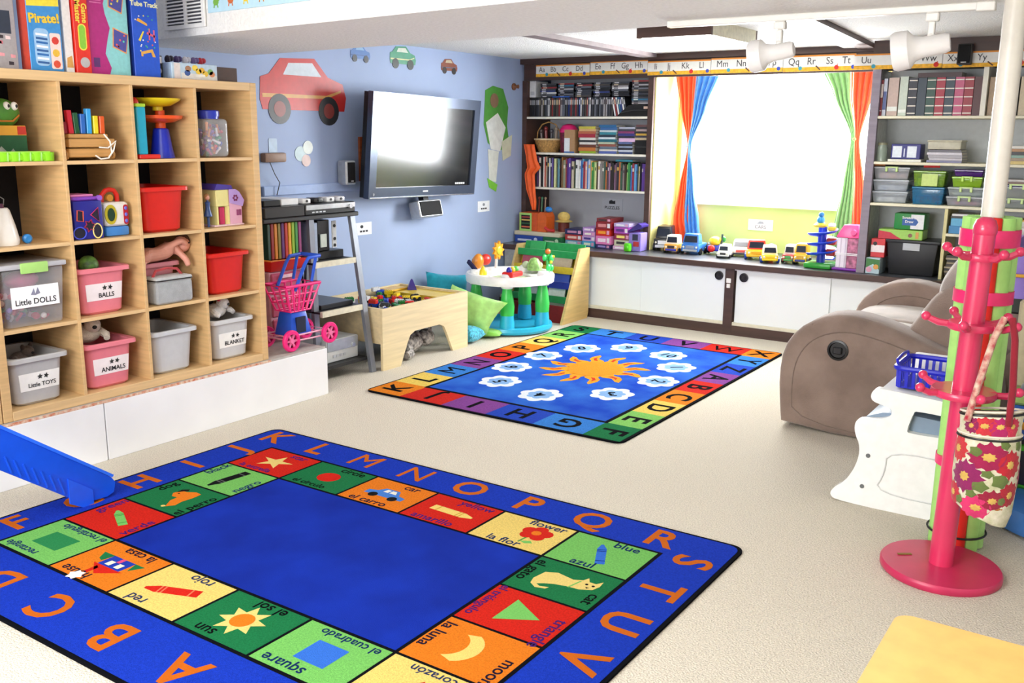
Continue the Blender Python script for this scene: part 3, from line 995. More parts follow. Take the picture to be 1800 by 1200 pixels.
# top row, second cell: block wagon
t = thing('block_wagon', 'small wooden pull wagon made of slats in the top row', 'wagon', at(1, 3, .06, -.02))
ww = mat('cf9a58', rough=.5, var=.1, scale=30, kind='woody')
B().box(-.09, .10, -.115, .09, .012, .05, .004).build('lower_tray', ww, t)
B().box(-.09, .105, -.115, .105, .055, .092, .004).build('upper_rail', ww, t)
B().box(-.085, .10, -.112, .075, .094, .112, .003).build('top_rail', ww, t)
for x in (-.06, .07):
    for y in (-.118, .104):
        B().cyl((x, y - .006, .022), (x, y + .006, .022), .022, n=16).build('wheel', ww, t)
B().tube([(.107, .05, .112), (.112, .075, .08), (.112, .08, .03), (.115, .06, .008), (.118, .02, .004), (.118, -.005, .02)], .0035, 6).build('rope', cloth('f2ece0'), t)
B().tube([(.112, .02, .055), (.116, .06, .052), (.118, .10, .082), (.118, .085, .04), (.118, .06, .012)], .0035, 6).build('rope', cloth('f2ece0'), t)
bl = at(1, 3, .06, -.02)
for i, (y, h, c, n_) in enumerate(((-.115, .05, '8a1f2a', 'dark red'), (-.085, .10, 'd8283c', 'red'), (-.058, .09, '1f5a34', 'dark green'), (-.03, .085, '2f6cc4', 'mid blue'), (.0, .108, '3aa4ea', 'tall light blue'), (.032, .078, 'f0dc28', 'yellow'), (.063, .077, 'e8602a', 'orange'))):
    b_ = B().box(-.012, .012, -.011, .011, 0, h, .002).build('toy_block', plastic(c))
    b_.location = (bl[0] + .07, bl[1] + y, bl[2] + .113)
    b_.rotation_euler = (0.06 if i < 3 else -.02, 0, 0)
    tag(b_, n_ + ' wooden block standing in the small wagon', 'block', 'blocks in the wagon')

# top row, third cell: tall teal tower toy and ball ramp
t = thing('tower_toy', 'tall teal box toy with lime cap, red dome and red foot', 'toy', at(2, 3, .12, -.115))
B().box(-.06, .05, -.028, .085, 0, .02, .004).build('foot', plastic('e03024'), t)
B().box(-.045, .045, -.025, .022, .02, .235, .004).build('tower', plastic('22a6c4'), t)
B().box(-.045, .045, -.027, .024, .235, .25, .003).build('cap', plastic('b4dc3c'), t)
B().sph((0, -.008, .25), (.03, .02, .03), 12, 8).build('dome', plastic('c8281c'), t)
t = thing('ball_ramp', 'ball ramp toy with yellow dish, orange tray and blue foot', 'toy', at(2, 3, .065, .055))
B().lathe([(.058, 0), (.05, .04), (.036, .135), (.03, .14)], n=20).build('foot', plastic('2234c8'), t)
B().lathe([(.024, .138), (.024, .165), (.06, .168), (.10, .185), (.105, .20), (.098, .20), (.06, .178), (.024, .176), (.022, .225)], (.0, .0, 0), 26).build('tray', plastic('f0561c'), t, 40)
B().lathe([(.024, .222), (.024, .24), (.06, .245), (.10, .268), (.108, .278), (.10, .28), (.06, .254), (.001, .25)], (.0, -.01, 0), 26).build('dish', plastic('f2d824'), t, 40)

# top row, fourth cell: jar
t = thing('jar', 'clear plastic jar with blue lid full of coloured pegs', 'jar', at(3, 3, .10, -.035))
B().box(-.06, .06, -.065, .075, 0, .19, .028, 4).build('glass_body', glassy('e4eaf0', .3), t)
B().lathe([(.048, .188), (.048, .2), (.052, .2), (.052, .225), (.046, .23), (.001, .23)], (0, 0, 0), 22).build('lid', plastic('2a3cb8'), t)
J = Vector(at(3, 3, .10, -.035))
for i in range(60):
    ci_ = random.randrange(7)
    pg = B().cyl((-.017, 0, 0), (.017, 0, 0), .006, n=6).sph((.018, 0, 0), .009, 6, 4).build('peg', plastic(('d83a4a', '4a5ac8', 'e88a3a', '7a4aa8', '3a9a6a', 'e8e0e8', 'c84a8a')[ci_]))
    pz_ = random.random() ** 1.2
    pg.location = J + Vector((random.uniform(-.038, .04), random.uniform(-.045, .052), .022 + pz_ * .13))
    pg.rotation_euler = (random.random() * 6, random.random() * 6, random.random() * 6)
    tag(pg, ('red', 'blue', 'orange', 'violet', 'green', 'white', 'magenta')[ci_] + ' plastic peg ' + ('at the bottom of', 'halfway up in', 'near the top of')[min(2, int(pz_ * 3))] + ' the blue-lidded jar', 'peg', 'pegs in the jar')

# second row, first cell: white lantern and blue wheel
t = thing('toy_lantern', 'white ribbed tapering toy lantern with wire handle', 'lantern', at(0, 2, .08, -.075))
B().lathe([(.062, 0), (.066, .02), (.055, .08), (.038, .145), (.03, .155), (.001, .155)], n=20).build('body', plastic('efece6'), t)
B().lathe([(.018, .153), (.016, .172), (.001, .174)], n=12).build('cap', plastic('5a2a4a'), t)
B().tube([(0, -.018, .165), (0, -.022, .19), (0, 0, .205), (0, .022, .19), (0, .018, .165)], .0025, 6).build('handle', mat('9aa09c', rough=.3, metal=.6), t)
tag(B().lathe([(.001, -.01), (.012, -.012), (.02, -.006), (.02, .006), (.012, .012), (.001, .01)], Vector(at(0, 2, .10, .02)) + Vector((0, 0, .02)), 16, axis='x').build('blue_disc', plastic('2f8ad8')), 'small blue toy wheel on the shelf beside the white lantern', 'toy')

# second row, second cell: shape sorter and singing lantern
t = thing('shape_sorter', 'navy blue shape sorter cube with purple lid', 'toy', at(1, 2, .085, -.07))
nv = plastic('1c1c8a', rough=.4)
B().box(-.075, .075, -.072, .068, 0, .17, .008, 2).build('cube', nv, t)
B().box(-.07, .07, -.07, .055, .171, .187, .006).build('lid', plastic('8a4ac0'), t)
B().cyl((.06, .06, .18), (.075, .06, .18), .012, n=12).build('lid_hinge', plastic('9a62cc'), t)
B().box(-.06, .06, -.07, .04, .187, .197, .004).build('lid_handle', plastic('e88ac0'), t)
for pts, c in (([(-.06, .085), (-.03, .08), (-.028, .125), (-.055, .13)], 'd85030'), ([(.008, .108), (.047, .075), (.045, .138)], 'd83a6a'), (star_pts(6, .016, .028, .0, .06, .2), 'a02848'), (circ(.022, .036, .035, 18, .032), 'f2dc8a'), (circ(.03, -.05, .03, 14, .026), '4a5ae0')):
    B().tube([(.076, y, z) for y, z in pts], .003, 6, True).build('hole_rim', plastic(c), t)
    B().prism([(y + (sum(p[0] for p in pts) / len(pts) - y) * .12, z + (sum(p[1] for p in pts) / len(pts) - z) * .12) for y, z in pts], .0745, .0765, 'yz').build('hole', mat('15102a', rough=.8), t, 0)
t = thing('toy_boombox', 'white toy music player with red arched handle and blue foot', 'toy', at(1, 2, .09, .085))
B().box(-.045, .045, -.06, .06, 0, .045, .012, 2).build('foot', plastic('4a90e0'), t)
B().box(-.05, .05, -.062, .062, .045, .155, .02, 3).build('body', plastic('f2efea'), t)
B().tube([(0, -.045 + .0, .15), (0, -.042, .185), (0, -.022, .205), (0, .0, .21), (0, .022, .205), (0, .035, .185), (0, .036, .15)], .011, 8).build('handle', plastic('d8281e'), t)
B().prism(circ(.03, -.035, .10, 18, .045), .048, .053, 'yz').build('speaker_ring', plastic('c8b830'), t)
B().prism(circ(.018, -.035, .10, 18, .03), .052, .056, 'yz').build('speaker', plastic('20402c'), t)
B().prism(rrect(.03, .054, .052, .142, .012), .048, .053, 'yz').build('button_panel', plastic('b82030'), t)
for z in (.068, .097, .126):
    B().sph((.053, .042, z), (.005, .008, .009), 8, 6).build('button', plastic('6a6ad0'), t)
B().prism(circ(.016, -.005, .172, 14), -.01, .01, 'yz').build('mirror', plastic('e0a040'), t)

# second row, fourth cell: doll house, purple book
t = thing('doll_house', 'folding pastel doll house in yellow, pink and lilac', 'doll house', at(3, 2, .085, .03))
B().box(-.07, .06, -.10, .09, 0, .008, .002).build('base', plastic('f0d0d8'), t)
B().box(-.07, .05, -.075, .005, .1, .185, .003).build('upper_room', plastic('f0e69a'), t)
for y in (-.075, -.005):
    B().box(-.07, .05, y, y + .01, .008, .1).build('porch_post', plastic('f0e69a'), t, 0)
B().box(-.07, -.05, -.065, -.005, .008, .1).build('porch_wall', plastic('a83a5a'), t, 0)
B().box(-.03, .03, -.04, -.01, .008, .095, .002).build('door', plastic('e0407a'), t)
hs = B().prism([(.007, .008), (.085, .008), (.085, .13), (.07, .165), (.045, .18), (.007, .18)], -.07, .05, 'yz').build('pink_wing', plastic('f0b8d0'), t, 0)
B().prism([(.007, .115), (.088, .095), (.10, .125), (.07, .17), (.045, .185), (.007, .185)], .0505, .055, 'yz').build('lilac_gable', plastic('c0a0e0'), t, 0)
for k in range(6):
    a = k * PI / 3
    B().prism(circ(.006, .043 + .012 * math.cos(a), .14 + .012 * math.sin(a), 8), .055, .0565, 'yz').build('flower_pane', plastic('7a2a5a'), hs, 0)
for y in (.05, .066):
    B().box(.050, .053, y, y + .012, .05, .08).build('window', plastic('a04a7a'), hs, 0)
B().prism([(-.085, .185), (.03, .185), (.02, .205), (-.07, .215)], -.075, .055, 'yz').build('roof', plastic('4a3a98'), t, 0)
B().box(-.02, .04, .0, .035, .186, .206, .004).build('chimney', plastic('e85a8a'), t)
t = thing('fashion_doll', 'small fashion doll in blue skirt beside the doll house', 'doll', at(3, 2, .12, -.088))
B().lathe([(.006, 0), (.007, .05), (.022, .055), (.012, .09), (.011, .11), (.014, .125), (.005, .13), (.005, .136)], n=12).build('body', plastic('3a5a98'), t)
B().sph((0, 0, .148), (.012, .012, .014), 10, 8).build('head', sk, t)
B().sph((-.004, 0, .152), (.013, .015, .016), 10, 8).build('hair', mat('a87a4a', rough=.7), t)
tag(B().box(at(3, 2)[0] - .12, at(3, 2)[0] + .12, cell(3, 2)[0] + .003, cell(3, 2)[0] + .018, cell(3, 2)[2] + .001, cell(3, 2)[2] + .235, .002).build('picture_book', card('a05a98')), 'thin purple picture book leaning at the edge of the doll house cell', 'book')

# ------------------------------------------------------------------ boxes on top of the cube shelf
ZT_ = CZ + 1.451


def gbox(name, label, y0, y1, x1, d, h, col, z=ZT_, side=None, rot=0.0):
    y0, y1 = y0 + .078, y1 + .078
    t = thing(name, label, 'box', (x1, (y0 + y1) / 2, z), rot, 'game boxes on the cube shelf')
    hw = (y1 - y0) / 2
    B().box(-d, 0, -hw, hw, 0, h, .002).build('carton', card(col), t, 0)
    if side:
        B().box(-d + .003, -.003, -hw - .0012, -hw + .001, .003, h - .003).build('side_print', card(side), t, 0)
    return t


def pr_(t, pts, col, dx=.0006, name='front_print'):
    return B().prism(pts, -.002, dx, 'yz').build(name, card(col), t, 0)


def W(t, y, z, dx=.0012):
    return t.matrix_basis @ Vector((dx, y, z))


t = gbox('game_box', 'grey photo-printed game box at the far left under a white carton', 2.055, 2.165, -3.985, .10, .31, 'a9a4a6')
pr_(t, [(-.05, .14), (.035, .14), (.035, .23), (-.05, .23)], '2c3648')
for i in range(10):
    a, b = random.uniform(-.05, .03), random.uniform(.01, .13)
    pr_(t, [(a, b), (a + .02, b), (a + .02, b + .012), (a, b + .014)], random.choice(('e8a0a8', '3a3038', 'f0d8d8', 'd06a78')), .001)
t2 = gbox('game_box', 'white and lilac carton lying on the grey photo box', 2.05, 2.20, -3.98, .11, .05, 'f0f0f2', ZT_ + .311)
pr_(t2, [(-.05, .015), (.04, .015), (.04, .04), (-.05, .035)], 'd8c8e8')
t = gbox('game_box', 'blue game box with yellow Pirate! lettering', 2.20, 2.345, -3.955, .07, .345, '3a8ed0', side='c84a38')
pr_(t, [(-.07, .255), (.07, .265), (.07, .345), (-.07, .345)], 'f2dc3a')
pr_(t, rrect(-.05, .015, .02, .17, .02), '9cc4e8')
pr_(t, rrect(.018, .066, .01, .155, .008), 'f2d8d0')
for z in range(8):
    pr_(t, [(-.042, .03 + z * .016), (.008, .028 + z * .016), (.008, .036 + z * .016), (-.042, .039 + z * .016)], ('2a5a98', 'f4f4f8', '2a6ab0')[z % 3], .001)
for z, c in ((.01, 'd84a30'), (.055, 'e8b83a'), (.105, 'd83a30')):
    pr_(t, circ(.016, .042, z + .02, 10), c, .001)
text('Pirate!', .052, card('f2c830'), t, W(t, .0, .21), (0, 1, 0.06), (0, -.06, 1), bold=.03)
t = gbox('game_box', 'white game box with colourful corner between blue and red boxes', 2.362, 2.40, -3.965, .10, .34, 'f4f0ec')
pr_(t, [(-.015, .02), (.015, .02), (.01, .07), (-.012, .06)], 'e0a85a')
t = gbox('game_box', 'tall red game box with yellow lettering and green oval', 2.405, 2.475, -3.955, .22, .42, 'e02c1c')
pr_(t, rrect(-.018, .02, .095, .205, .018), 'f0dc4a')
pr_(t, rrect(-.013, .015, .10, .20, .014), '8cc83a', .001)
pr_(t, circ(.022, .005, .045, 16), 'b8b4b4', .001)
pr_(t, circ(.018, .0, .40, 14, .04), 'f0e4e0', .001)
text('Game', .034, card('f2d048'), t, W(t, .016, .25), (0, 0, -1), (0, 1, 0), bold=.03)
text('Master', .034, card('f2d048'), t, W(t, -.014, .255), (0, 0, -1), (0, 1, 0), bold=.03)
t = gbox('game_box', 'magenta and teal puzzle box with two slanted pictures', 2.48, 2.675, -3.965, .04, .42, '8ccfd0')
pr_(t, [(-.097, 0), (-.01, .0), (.0, .03), (-.025, .09), (-.01, .15), (.005, .20), (-.015, .26), (-.02, .30), (.0, .36), (-.02, .42), (-.097, .42)], 'b01e78')
for (y, z) in ((.045, .32), (.055, .15)):
    p = [(y - .042, z - .03), (y + .025, z - .055), (y + .04, z + .03), (y - .035, z + .055)]
    pr_(t, p, 'e89a5a', .001)
    pr_(t, [(y + (a - y) * .88, z + (b - z) * .88) for a, b in p], '4a4a9a', .0014)
    for k in range(6):
        a, b = y + random.uniform(-.025, .02), z + random.uniform(-.03, .03)
        pr_(t, circ(.005, a, b, 6), random.choice(('e85a5a', 'e8d84a', '5ac8a8')), .0018)
pr_(t, [(-.085, .03), (-.055, .03), (-.055, .07), (-.085, .07)], '5a2a6a', .001)
for k in range(7):
    pr_(t, [(-.085, .30 + k * .011), (-.03, .30 + k * .011), (-.03, .304 + k * .011), (-.085, .304 + k * .011)], 'e07ab0', .001)
t = gbox('game_box', 'tall blue box reading Tube Track', 2.69, 2.825, -3.955, .09, .46, '1450c8', side='0c2a7a')
text('Marble', .034, card('f4f0c0'), t, W(t, -.01, .352), (0, 1, 0), (0, 0, 1), bold=.03)
text('Tube Track', .030, card('f4f0c0'), t, W(t, .0, .318), (0, 1, 0), (0, 0, 1), bold=.03)
for p, c in (([(-.045, .245), (.01, .225), (.01, .235), (-.035, .257)], 'e8a83a'), ([(-.04, .16), (-.015, .20), (-.008, .20), (-.03, .155)], 'e8d03a'), ([(.005, .19), (.05, .175), (.05, .185), (.008, .20)], 'd85a7a'), ([(.015, .165), (.022, .165), (.024, .215), (.017, .215)], 'd85a7a'), ([(.04, .16), (.047, .16), (.047, .21), (.04, .21)], 'd85a7a'), ([(-.03, .11), (.03, .125), (.045, .09), (.03, .09), (.022, .11), (-.02, .10), (-.02, .09), (-.03, .09)], 'e0a848')):
    pr_(t, p, c, .001)
for k in range(16):
    pr_(t, circ(.0035, random.uniform(-.05, .055), random.uniform(.09, .27), 6), random.choice(('4ab86a', 'f0f0f0', 'e85a4a', 'f0d84a')), .001)
t = gbox('game_box', 'small black and white box tucked beside the tall blue box', 2.845, 2.885, -4.02, .15, .105, '26262a', rot=0)
pr_(t, [(-.018, .07), (.016, .07), (.016, .10), (-.018, .10)], 'e8e4e0')
pr_(t, circ(.014, 0, .035, 10), 'c8c4c0')
t = gbox('game_box', 'long sky blue board game box with yellow picture', 2.89, 3.155, -3.96, .27, .075, 'b9cfe0')
pr_(t, [(-.12, .0), (-.085, .0), (-.085, .073), (-.12, .073)], 'e0d4d0')
pr_(t, [(-.08, .0), (.128, .0), (.128, .025), (-.08, .03)], 'e4e0d8')
for y, z, c in ((-.045, .03, '3a5a9a'), (-.04, .05, 'a87a5a'), (.02, .04, 'f0c83a'), (.04, .045, 'e8b02a'), (0, .055, 'f0d04a'), (.06, .03, 'e8c03a'), (.10, .03, 'd88a5a'), (.09, .04, '7aa85a')):
    pr_(t, circ(.017, y, z, 10, .014), c, .001)
pr_(t, [(.0, .015), (.06, .015), (.055, .026), (.005, .026)], 'f2eee4', .0014)
t = gbox('game_box', 'dark brown wooden box at the right end of the cube shelf top', 3.17, 3.30, -3.985, .22, .07, '4a342a')
bw1 = B()
for i, y in enumerate((.0, .04, .08, .12, .15)):
    b_ = B().sph((-4.07, 3.03 + y + i * .01, ZT_ + .095), (.014, .016, .02), 8, 6)
    b_.sph((-4.07, 3.05 + y + i * .01, ZT_ + .10), (.012, .014, .014), 8, 6)
    tag(b_.build('hair_bow', cloth(('2a2030', '4a3a6a', 'c8c4cc', '6a5a8a', 'b82a3a')[i])), ('dark', 'violet', 'white', 'lilac', 'red')[i] + ' bow resting on the long sky blue game box', 'bow', 'bows on the game box')

# ------------------------------------------------------------------ television wall
tv = thing('television', 'large wall-mounted flat television with black frame, tilted down', 'television', (-4.575, 5.615, 1.39), 0, None, (math.radians(-1.2), math.radians(4.5), math.radians(1.0)))
HW, HH = .635, .365
fr = B()
for b in ((-.03, .016, -HW, HW, HH - .075, HH), (-.03, .016, -HW, HW, -HH, -HH + .075), (-.03, .016, -HW, -HW + .072, -HH + .075, HH - .075), (-.03, .016, HW - .072, HW, -HH + .075, HH - .075)):
    fr.box(*b)
fr.build('bezel', mat('4a5468', rough=.22, var=.02, metal=.4), tv, 0)
B().box(-.03, .004, -HW + .07, HW - .07, -HH + .073, HH - .073).build('screen', mat('050608', rough=.16, var=.0, spec=1.0), tv, 0)
B().box(-.07, -.03, -HW + .004, HW - .004, -HH + .004, HH - .004).build('rear_housing', mat('101114', rough=.5), tv, 0)
B().box(.014, .019, -HW + .01, HW - .01, -HH + .002, -HH + .010).build('chrome_lip', mat('c8ccd4', rough=.2, metal=.9), tv, 0)
B().box(.0155, .0175, -.03, .03, -HH + .036, -HH + .046).build('maker_mark', mat('e8e8ea', rough=.4), tv, 0)
for i in range(5):
    B().box(.0045, .006, .38 + i * .026, .40 + i * .026, -HH + .085, -HH + .098).build('screen_print', mat('e4e4e6', rough=.5), tv, 0)
B().cyl((.016, -HW + .05, -HH + .03), (.019, -HW + .05, -HH + .03), .010, n=14).build('power_button', mat('7a8088', rough=.3, metal=.5), tv)
B().bar((-.07, -.1, 0), (-.19, -.1, .02), .06, .05).bar((-.07, .1, 0), (-.19, .1, .02), .06, .05).build('mount_arm', BLACK, tv, 0)
tag(B().box(XL + .002, XL + .02, 5.10, 5.30, 1.09, 1.46).build('mounting_board', mat('a8552a', rough=.5, var=.1, kind='wood')), 'orange-brown board on the blue wall peeking out left of the television', 'board')
sp = thing('speaker', 'black centre speaker with silver frame under the television', 'speaker', (-4.64, 5.74, .95), 0, 'small speakers')
sp.rotation_euler = (0, math.radians(-14), 0)
sp.matrix_basis = Matrix.LocRotScale(Vector((-4.64, 5.74, .93)), sp.rotation_euler, None)
B().box(-.10, .0, -.14, .14, -.065, .065, .008).build('cabinet', mat('c4c8cc', rough=.3, metal=.5), sp)
B().box(-.002, .006, -.125, .125, -.055, .055, .004).build('grille', mat('0c0c0e', rough=.8), sp)
B().box(-.08, -.03, -.03, .03, .06, .115).build('bracket', BLACK, sp, 0)
sp = thing('speaker', 'small silver and black satellite speaker on the blue wall', 'speaker', (XL + .002, 4.93, 1.22), 0, 'small speakers')
B().box(0, .09, -.05, .05, -.085, .08, .01).build('cabinet', mat('c4c8cc', rough=.3, metal=.4), sp)
B().box(.085, .096, -.036, .036, -.07, .068, .004).build('grille', mat('0c0c0e', rough=.8), sp)
B().box(.0955, .098, -.012, .012, -.062, -.056).build('maker_mark', mat('d8d8d8'), sp, 0)


def sticker(name, label, y0, z0, shapes, sc=1.0):
    t = thing(name, label, 'sticker', (XL + .001, y0, z0))
    for i, (n_, pts, c) in enumerate(shapes):
        B().prism([(a * sc, b * sc) for a, b in pts], 0, .0018 + i * .0005, 'yz').build(n_, mat(c, rough=.35, var=.05, scale=20), t, 0)
    return t


car = [('car_body', [(-.38, -.06), (-.37, .08), (-.30, .10), (-.20, .20), (.10, .215), (.22, .10), (.36, .06), (.39, -.03), (.37, -.12), (-.36, -.12)], 'c8302c'),
       ('car_window', [(-.18, .10), (-.13, .175), (.08, .185), (.16, .10)], 'c9d4dc'),
       ('car_stripe', [(-.36, -.02), (.20, -.02), (.34, .02), (.34, .005), (.2, -.04), (-.36, -.045)], 'd8a050'),
       ('wheel_print', circ(.095, -.22, -.115, 24), '2a2a2e'), ('wheel_print', circ(.095, .22, -.12, 24), '2a2a2e'),
       ('hub_print', circ(.05, -.22, -.115, 18), '8a3a34'), ('hub_print', circ(.05, .22, -.12, 18), '8a3a34')]
sticker('car_sticker', 'large plain red car sticker on the blue wall', 4.60, 1.75, car)
sc_ = lambda cs: [(n_, p, cs[i % len(cs)]) for i, (n_, p, c) in enumerate(car[:5])]
sticker('car_sticker', 'small blue car sticker near the beam', 5.145, 2.025, sc_(('4a78b8', '8ab4d8', '345a98', '2a3038', '2a3038')), .26)
sticker('car_sticker', 'small green and cream car sticker', 5.60, 2.03, sc_(('4a9a78', 'd8e0d0', 'e0d8a0', '2a3430', '2a3430')), .38)
sticker('car_sticker', 'small brown truck sticker right of the green one', 6.155, 2.0, sc_(('8a4a34', 'c8b89a', '5a6a88', '2a2420', '2a2420')), .27)
sticker('faded_sticker', 'pale grey-green cluster sticker below the red car', 4.585, 1.35, [('print', circ(.05, -.04, .0, 12), 'a8c0c4'), ('print', circ(.045, .03, .04, 12), 'd0d8d0'), ('print', circ(.04, .01, -.045, 12), 'c8a8a0')])
sticker('faded_sticker', 'pale faded sticker near the cube shelf', 4.31, 1.40, [('print', rrect(-.035, .035, -.05, .05, .01), 'a5bcd4')])
sticker('figure_sticker', 'tall plain green and white sticker right of the television', 6.80, 1.46, [('print', [(-.16, .38), (-.05, .42), (.10, .40), (.18, .25), (.16, .10), (.20, -.05), (.05, -.12), (-.12, -.05), (-.18, .10)], '4f9a3c'), ('print', [(-.15, .12), (.02, .20), (.14, .08), (.06, -.12), (-.08, -.10)], 'e4e8e4'), ('print', [(-.12, -.10), (.04, -.12), (.0, -.38), (-.10, -.36)], 'dfe4dc'), ('print', [(.08, -.04), (.24, .02), (.22, -.16), (.10, -.20)], 'd0d4bc'), ('print', [(-.13, -.34), (.02, -.40), (.0, -.46), (-.10, -.42)], '7ac83c'), ('print', circ(.06, -.03, .30, 16), '8a6a54')])
for y, z, s_, lab in ((6.62, .885, 1, 'small white notice on the wall under the television corner'), (5.135, .81, 1.0, 'white notice with dark picture beside the ladder shelf')):
    t = thing('paper_sign', lab, 'sign', (XL + .001, y, z))
    B().box(0, .002, -.085, .085, -.045, .045).build('sheet', paper('eef1f4'), t, 0)
    for k in range(3):
        B().box(.0015, .003, -.04 + k * .03, -.018 + k * .03, -.025, -.012).build('print', mat('3a3a40', rough=.8), t, 0)
    B().prism(circ(.016, -.02 if y < 6 else .0, .015, 10, .012), .0015, .003, 'yz').build('picture', mat('26262a' if y < 6 else '8a9098', rough=.8), t, 0)
t = thing('door_stop', 'round brown wooden knob on the blue wall near the bookcase', 'knob', (XL, 7.06, 1.885))
B().lathe([(.03, 0), (.03, .012), (.02, .018), (.012, .035), (.018, .05), (.001, .055)], n=16, axis='x').build('knob', mat('7a4a2c', rough=.4), t)
t = thing('wall_hook', 'brown wooden bracket on the wall beside the cube shelf', 'hook', (XL, 4.30, 1.33))
B().box(0, .05, -.10, .08, -.03, .03, .012, 2).build('arm', mat('8a6a54', rough=.5), t)
B().tube([(.04, -.06, -.02), (.05, -.03, -.10), (.04, .02, -.16), (.03, .0, -.24)], .003, 6).build('cord', BLACK, t)

# ------------------------------------------------------------------ ladder shelf with media gear
ls = thing('ladder_shelf', 'grey metal A-frame shelf stand holding media players', 'shelf stand', (-4.35, 4.2, 0))
gm_ = mat('8d929c', rough=.35, metal=.5, var=.03)
for y, xb in ((4.05, -4.17), (4.40, -4.045)):
    B().bar((xb, y, 0), (-4.20, y, 1.0), .026, .04).build('front_leg', gm_, ls, 0, True)
    B().bar((-4.66, y, 0), (-4.56, y, 1.0), .026, .04).build('rear_leg', gm_, ls, 0, True)
B().box(-4.64, -4.16, 3.66, 4.43, .985, 1.01, .004).build('top_shelf', mat('1a1a1c', rough=.4), ls, 0, True)
B().cyl((-4.40, 3.69, .284), (-4.40, 3.69, .985), .012, n=10).build('end_post', gm_, ls, 30, True)
for z, xf_ in ((.725, -4.145), (.43, -4.10)):
    B().box(-4.64, xf_ - .02, 4.03, 4.39, z - .012, z).build('shelf', mat('26282c', rough=.5), ls, 0, True)
    B().box(xf_ - .02, xf_, 4.03, 4.39, z - .03, z + .004).build('shelf_edge', mat('dcd6bc', rough=.5), ls, 0, True)
B().box(-4.62, -4.075, 4.03, 4.39, .08, .10).build('shelf', mat('1a1b1d', rough=.5), ls, 0, True)
B().box(-4.64, -4.62, 4.04, 4.38, .44, .60).build('back_board', mat('3a3d48', rough=.6), ls, 0, True)


def gear(name, label, x0, x1, y0, y1, z0, h, col, face=None, cat='media player'):
    t = thing(name, label, cat, ((x0 + x1) / 2, (y0 + y1) / 2, z0))
    B().box(x0, x1, y0, y1, z0, z0 + h, .004).build('case', plastic(col), t, 30, True)
    if face:
        B().box(x1 - .001, x1 + .004, y0 + .004, y1 - .004, z0 + h * .5, z0 + h - .003).build('fascia', mat(face, rough=.25, metal=.5), t, 0, True)
        B().cyl((x1, y1 - .05, z0 + h * .6), (x1 + .014, y1 - .05, z0 + h * .6), .014, n=14).build('dial', mat('d4d8dc', rough=.25, metal=.7), t, 30, True)
        for k in range(4):
            B().box(x1, x1 + .003, y0 + .05 + k * .03, y0 + .07 + k * .03, z0 + h * .2, z0 + h * .32).build('button', mat('c4c8cc', rough=.4), t, 0, True)
    return t


gear('disc_player', 'black and silver disc player on top of the ladder shelf', -4.52, -4.17, 3.99, 4.41, 1.011, .062, '17181a', 'd4d8da')
gear('cable_box', 'matte black cable box left of the silver disc player', -4.52, -4.17, 3.68, 3.985, 1.011, .062, '2c2a2a')
gear('game_console', 'white slim game console lying on the cable box', -4.45, -4.22, 3.85, 3.985, 1.074, .038, 'eceef0')
gear('small_receiver', 'small black receiver at the shelf edge on the cable box', -4.45, -4.22, 3.72, 3.845, 1.074, .035, '121214')
for i, (y, c) in enumerate(((4.06, 'f0f0f0'), (4.16, '1c1c1e'), (4.26, 'f0f0f0'), (4.35, 'd8d8dc'))):
    b_ = thing('game_controller', ('white remote controller standing', 'black game controller lying', 'white curved controller lying', 'grey controller at the end')[i] + ' on the silver disc player', 'controller', (-4.28, y, 1.074))
    B().box(-.03, .05, -.035, .035, 0, .03, .010, 3).build('shell', plastic(c), b_)
    B().cyl((.05, .0, .016), (.054, .0, .016), .008, n=10).build('button', BLACK, b_)
# gear on the second shelf
t = thing('stereo', 'black compact stereo with white discs on the ladder shelf', 'stereo', (-4.35, 4.2, .726))
B().box(-4.56, -4.24, 4.12, 4.37, .726, .775, .004).build('base_unit', plastic('141416'), t, 30, True)
B().box(-4.50, -4.26, 4.17, 4.27, .775, .965, .004).build('speaker_box', plastic('101012'), t, 30, True)
B().box(-4.258, -4.25, 4.285, 4.32, .79, .955).build('white_strip', mat('dcdedc', rough=.4), t, 0, True)
for z in (.925, .845, .805):
    B().cyl((-4.251, 4.302, z), (-4.246, 4.302, z), .010, n=12).build('knob', BLACK, t, 30, True)
B().box(-4.258, -4.25, 4.185, 4.235, .80, .88).build('tag', mat('d8e0d0', rough=.5), t, 0, True)
tag(B().box(-4.55, -4.20, 4.068, 4.11, .727, .96, .003).build('folded_poster', card('9aa8bc')), 'grey-blue folded poster standing at the left of the stereo', 'poster')
gear('scanner', 'flat black scanner on the lower ladder shelf', -4.56, -4.16, 4.08, 4.36, .431, .03, '202226')
gear('printer', 'white and grey printer on the bottom ladder shelf', -4.56, -4.13, 4.085, 4.36, .101, .14, 'd2d6d4', 'c8ccca')

# ------------------------------------------------------------------ bins, folders and cart left of the ladder shelf
t = thing('drawer_tower', 'translucent pink plastic drawer tower behind the toy cart', 'drawers', (-4.35, 3.80, .285))
pk = mat('c85a78', rough=.3, var=.06, alpha=.9)
B().box(-4.50, -4.21, 3.72, 3.98, .285, .70, .006).build('frame', mat('d8a0b0', rough=.35, alpha=.85), t, 30, True)
for z in (.30, .435, .57):
    d = B().box(-4.49, -4.20, 3.735, 3.965, z, z + .12, .006).build('drawer', pk, t, 30, True)
    B().box(-4.20, -4.185, 3.80, 3.90, z + .09, z + .11, .003).build('handle', mat('f0d0d8', rough=.3), d, 30, True)
t = thing('red_tray', 'shallow red tray with orange rim under the coloured folders', 'tray', (-4.35, 3.85, .7))
B().frus((-4.48, -4.20, 3.73, 3.97), (-4.50, -4.17, 3.71, 3.99), .701, .765, .006).build('tray', plastic('c81c14'), t, 30, True)
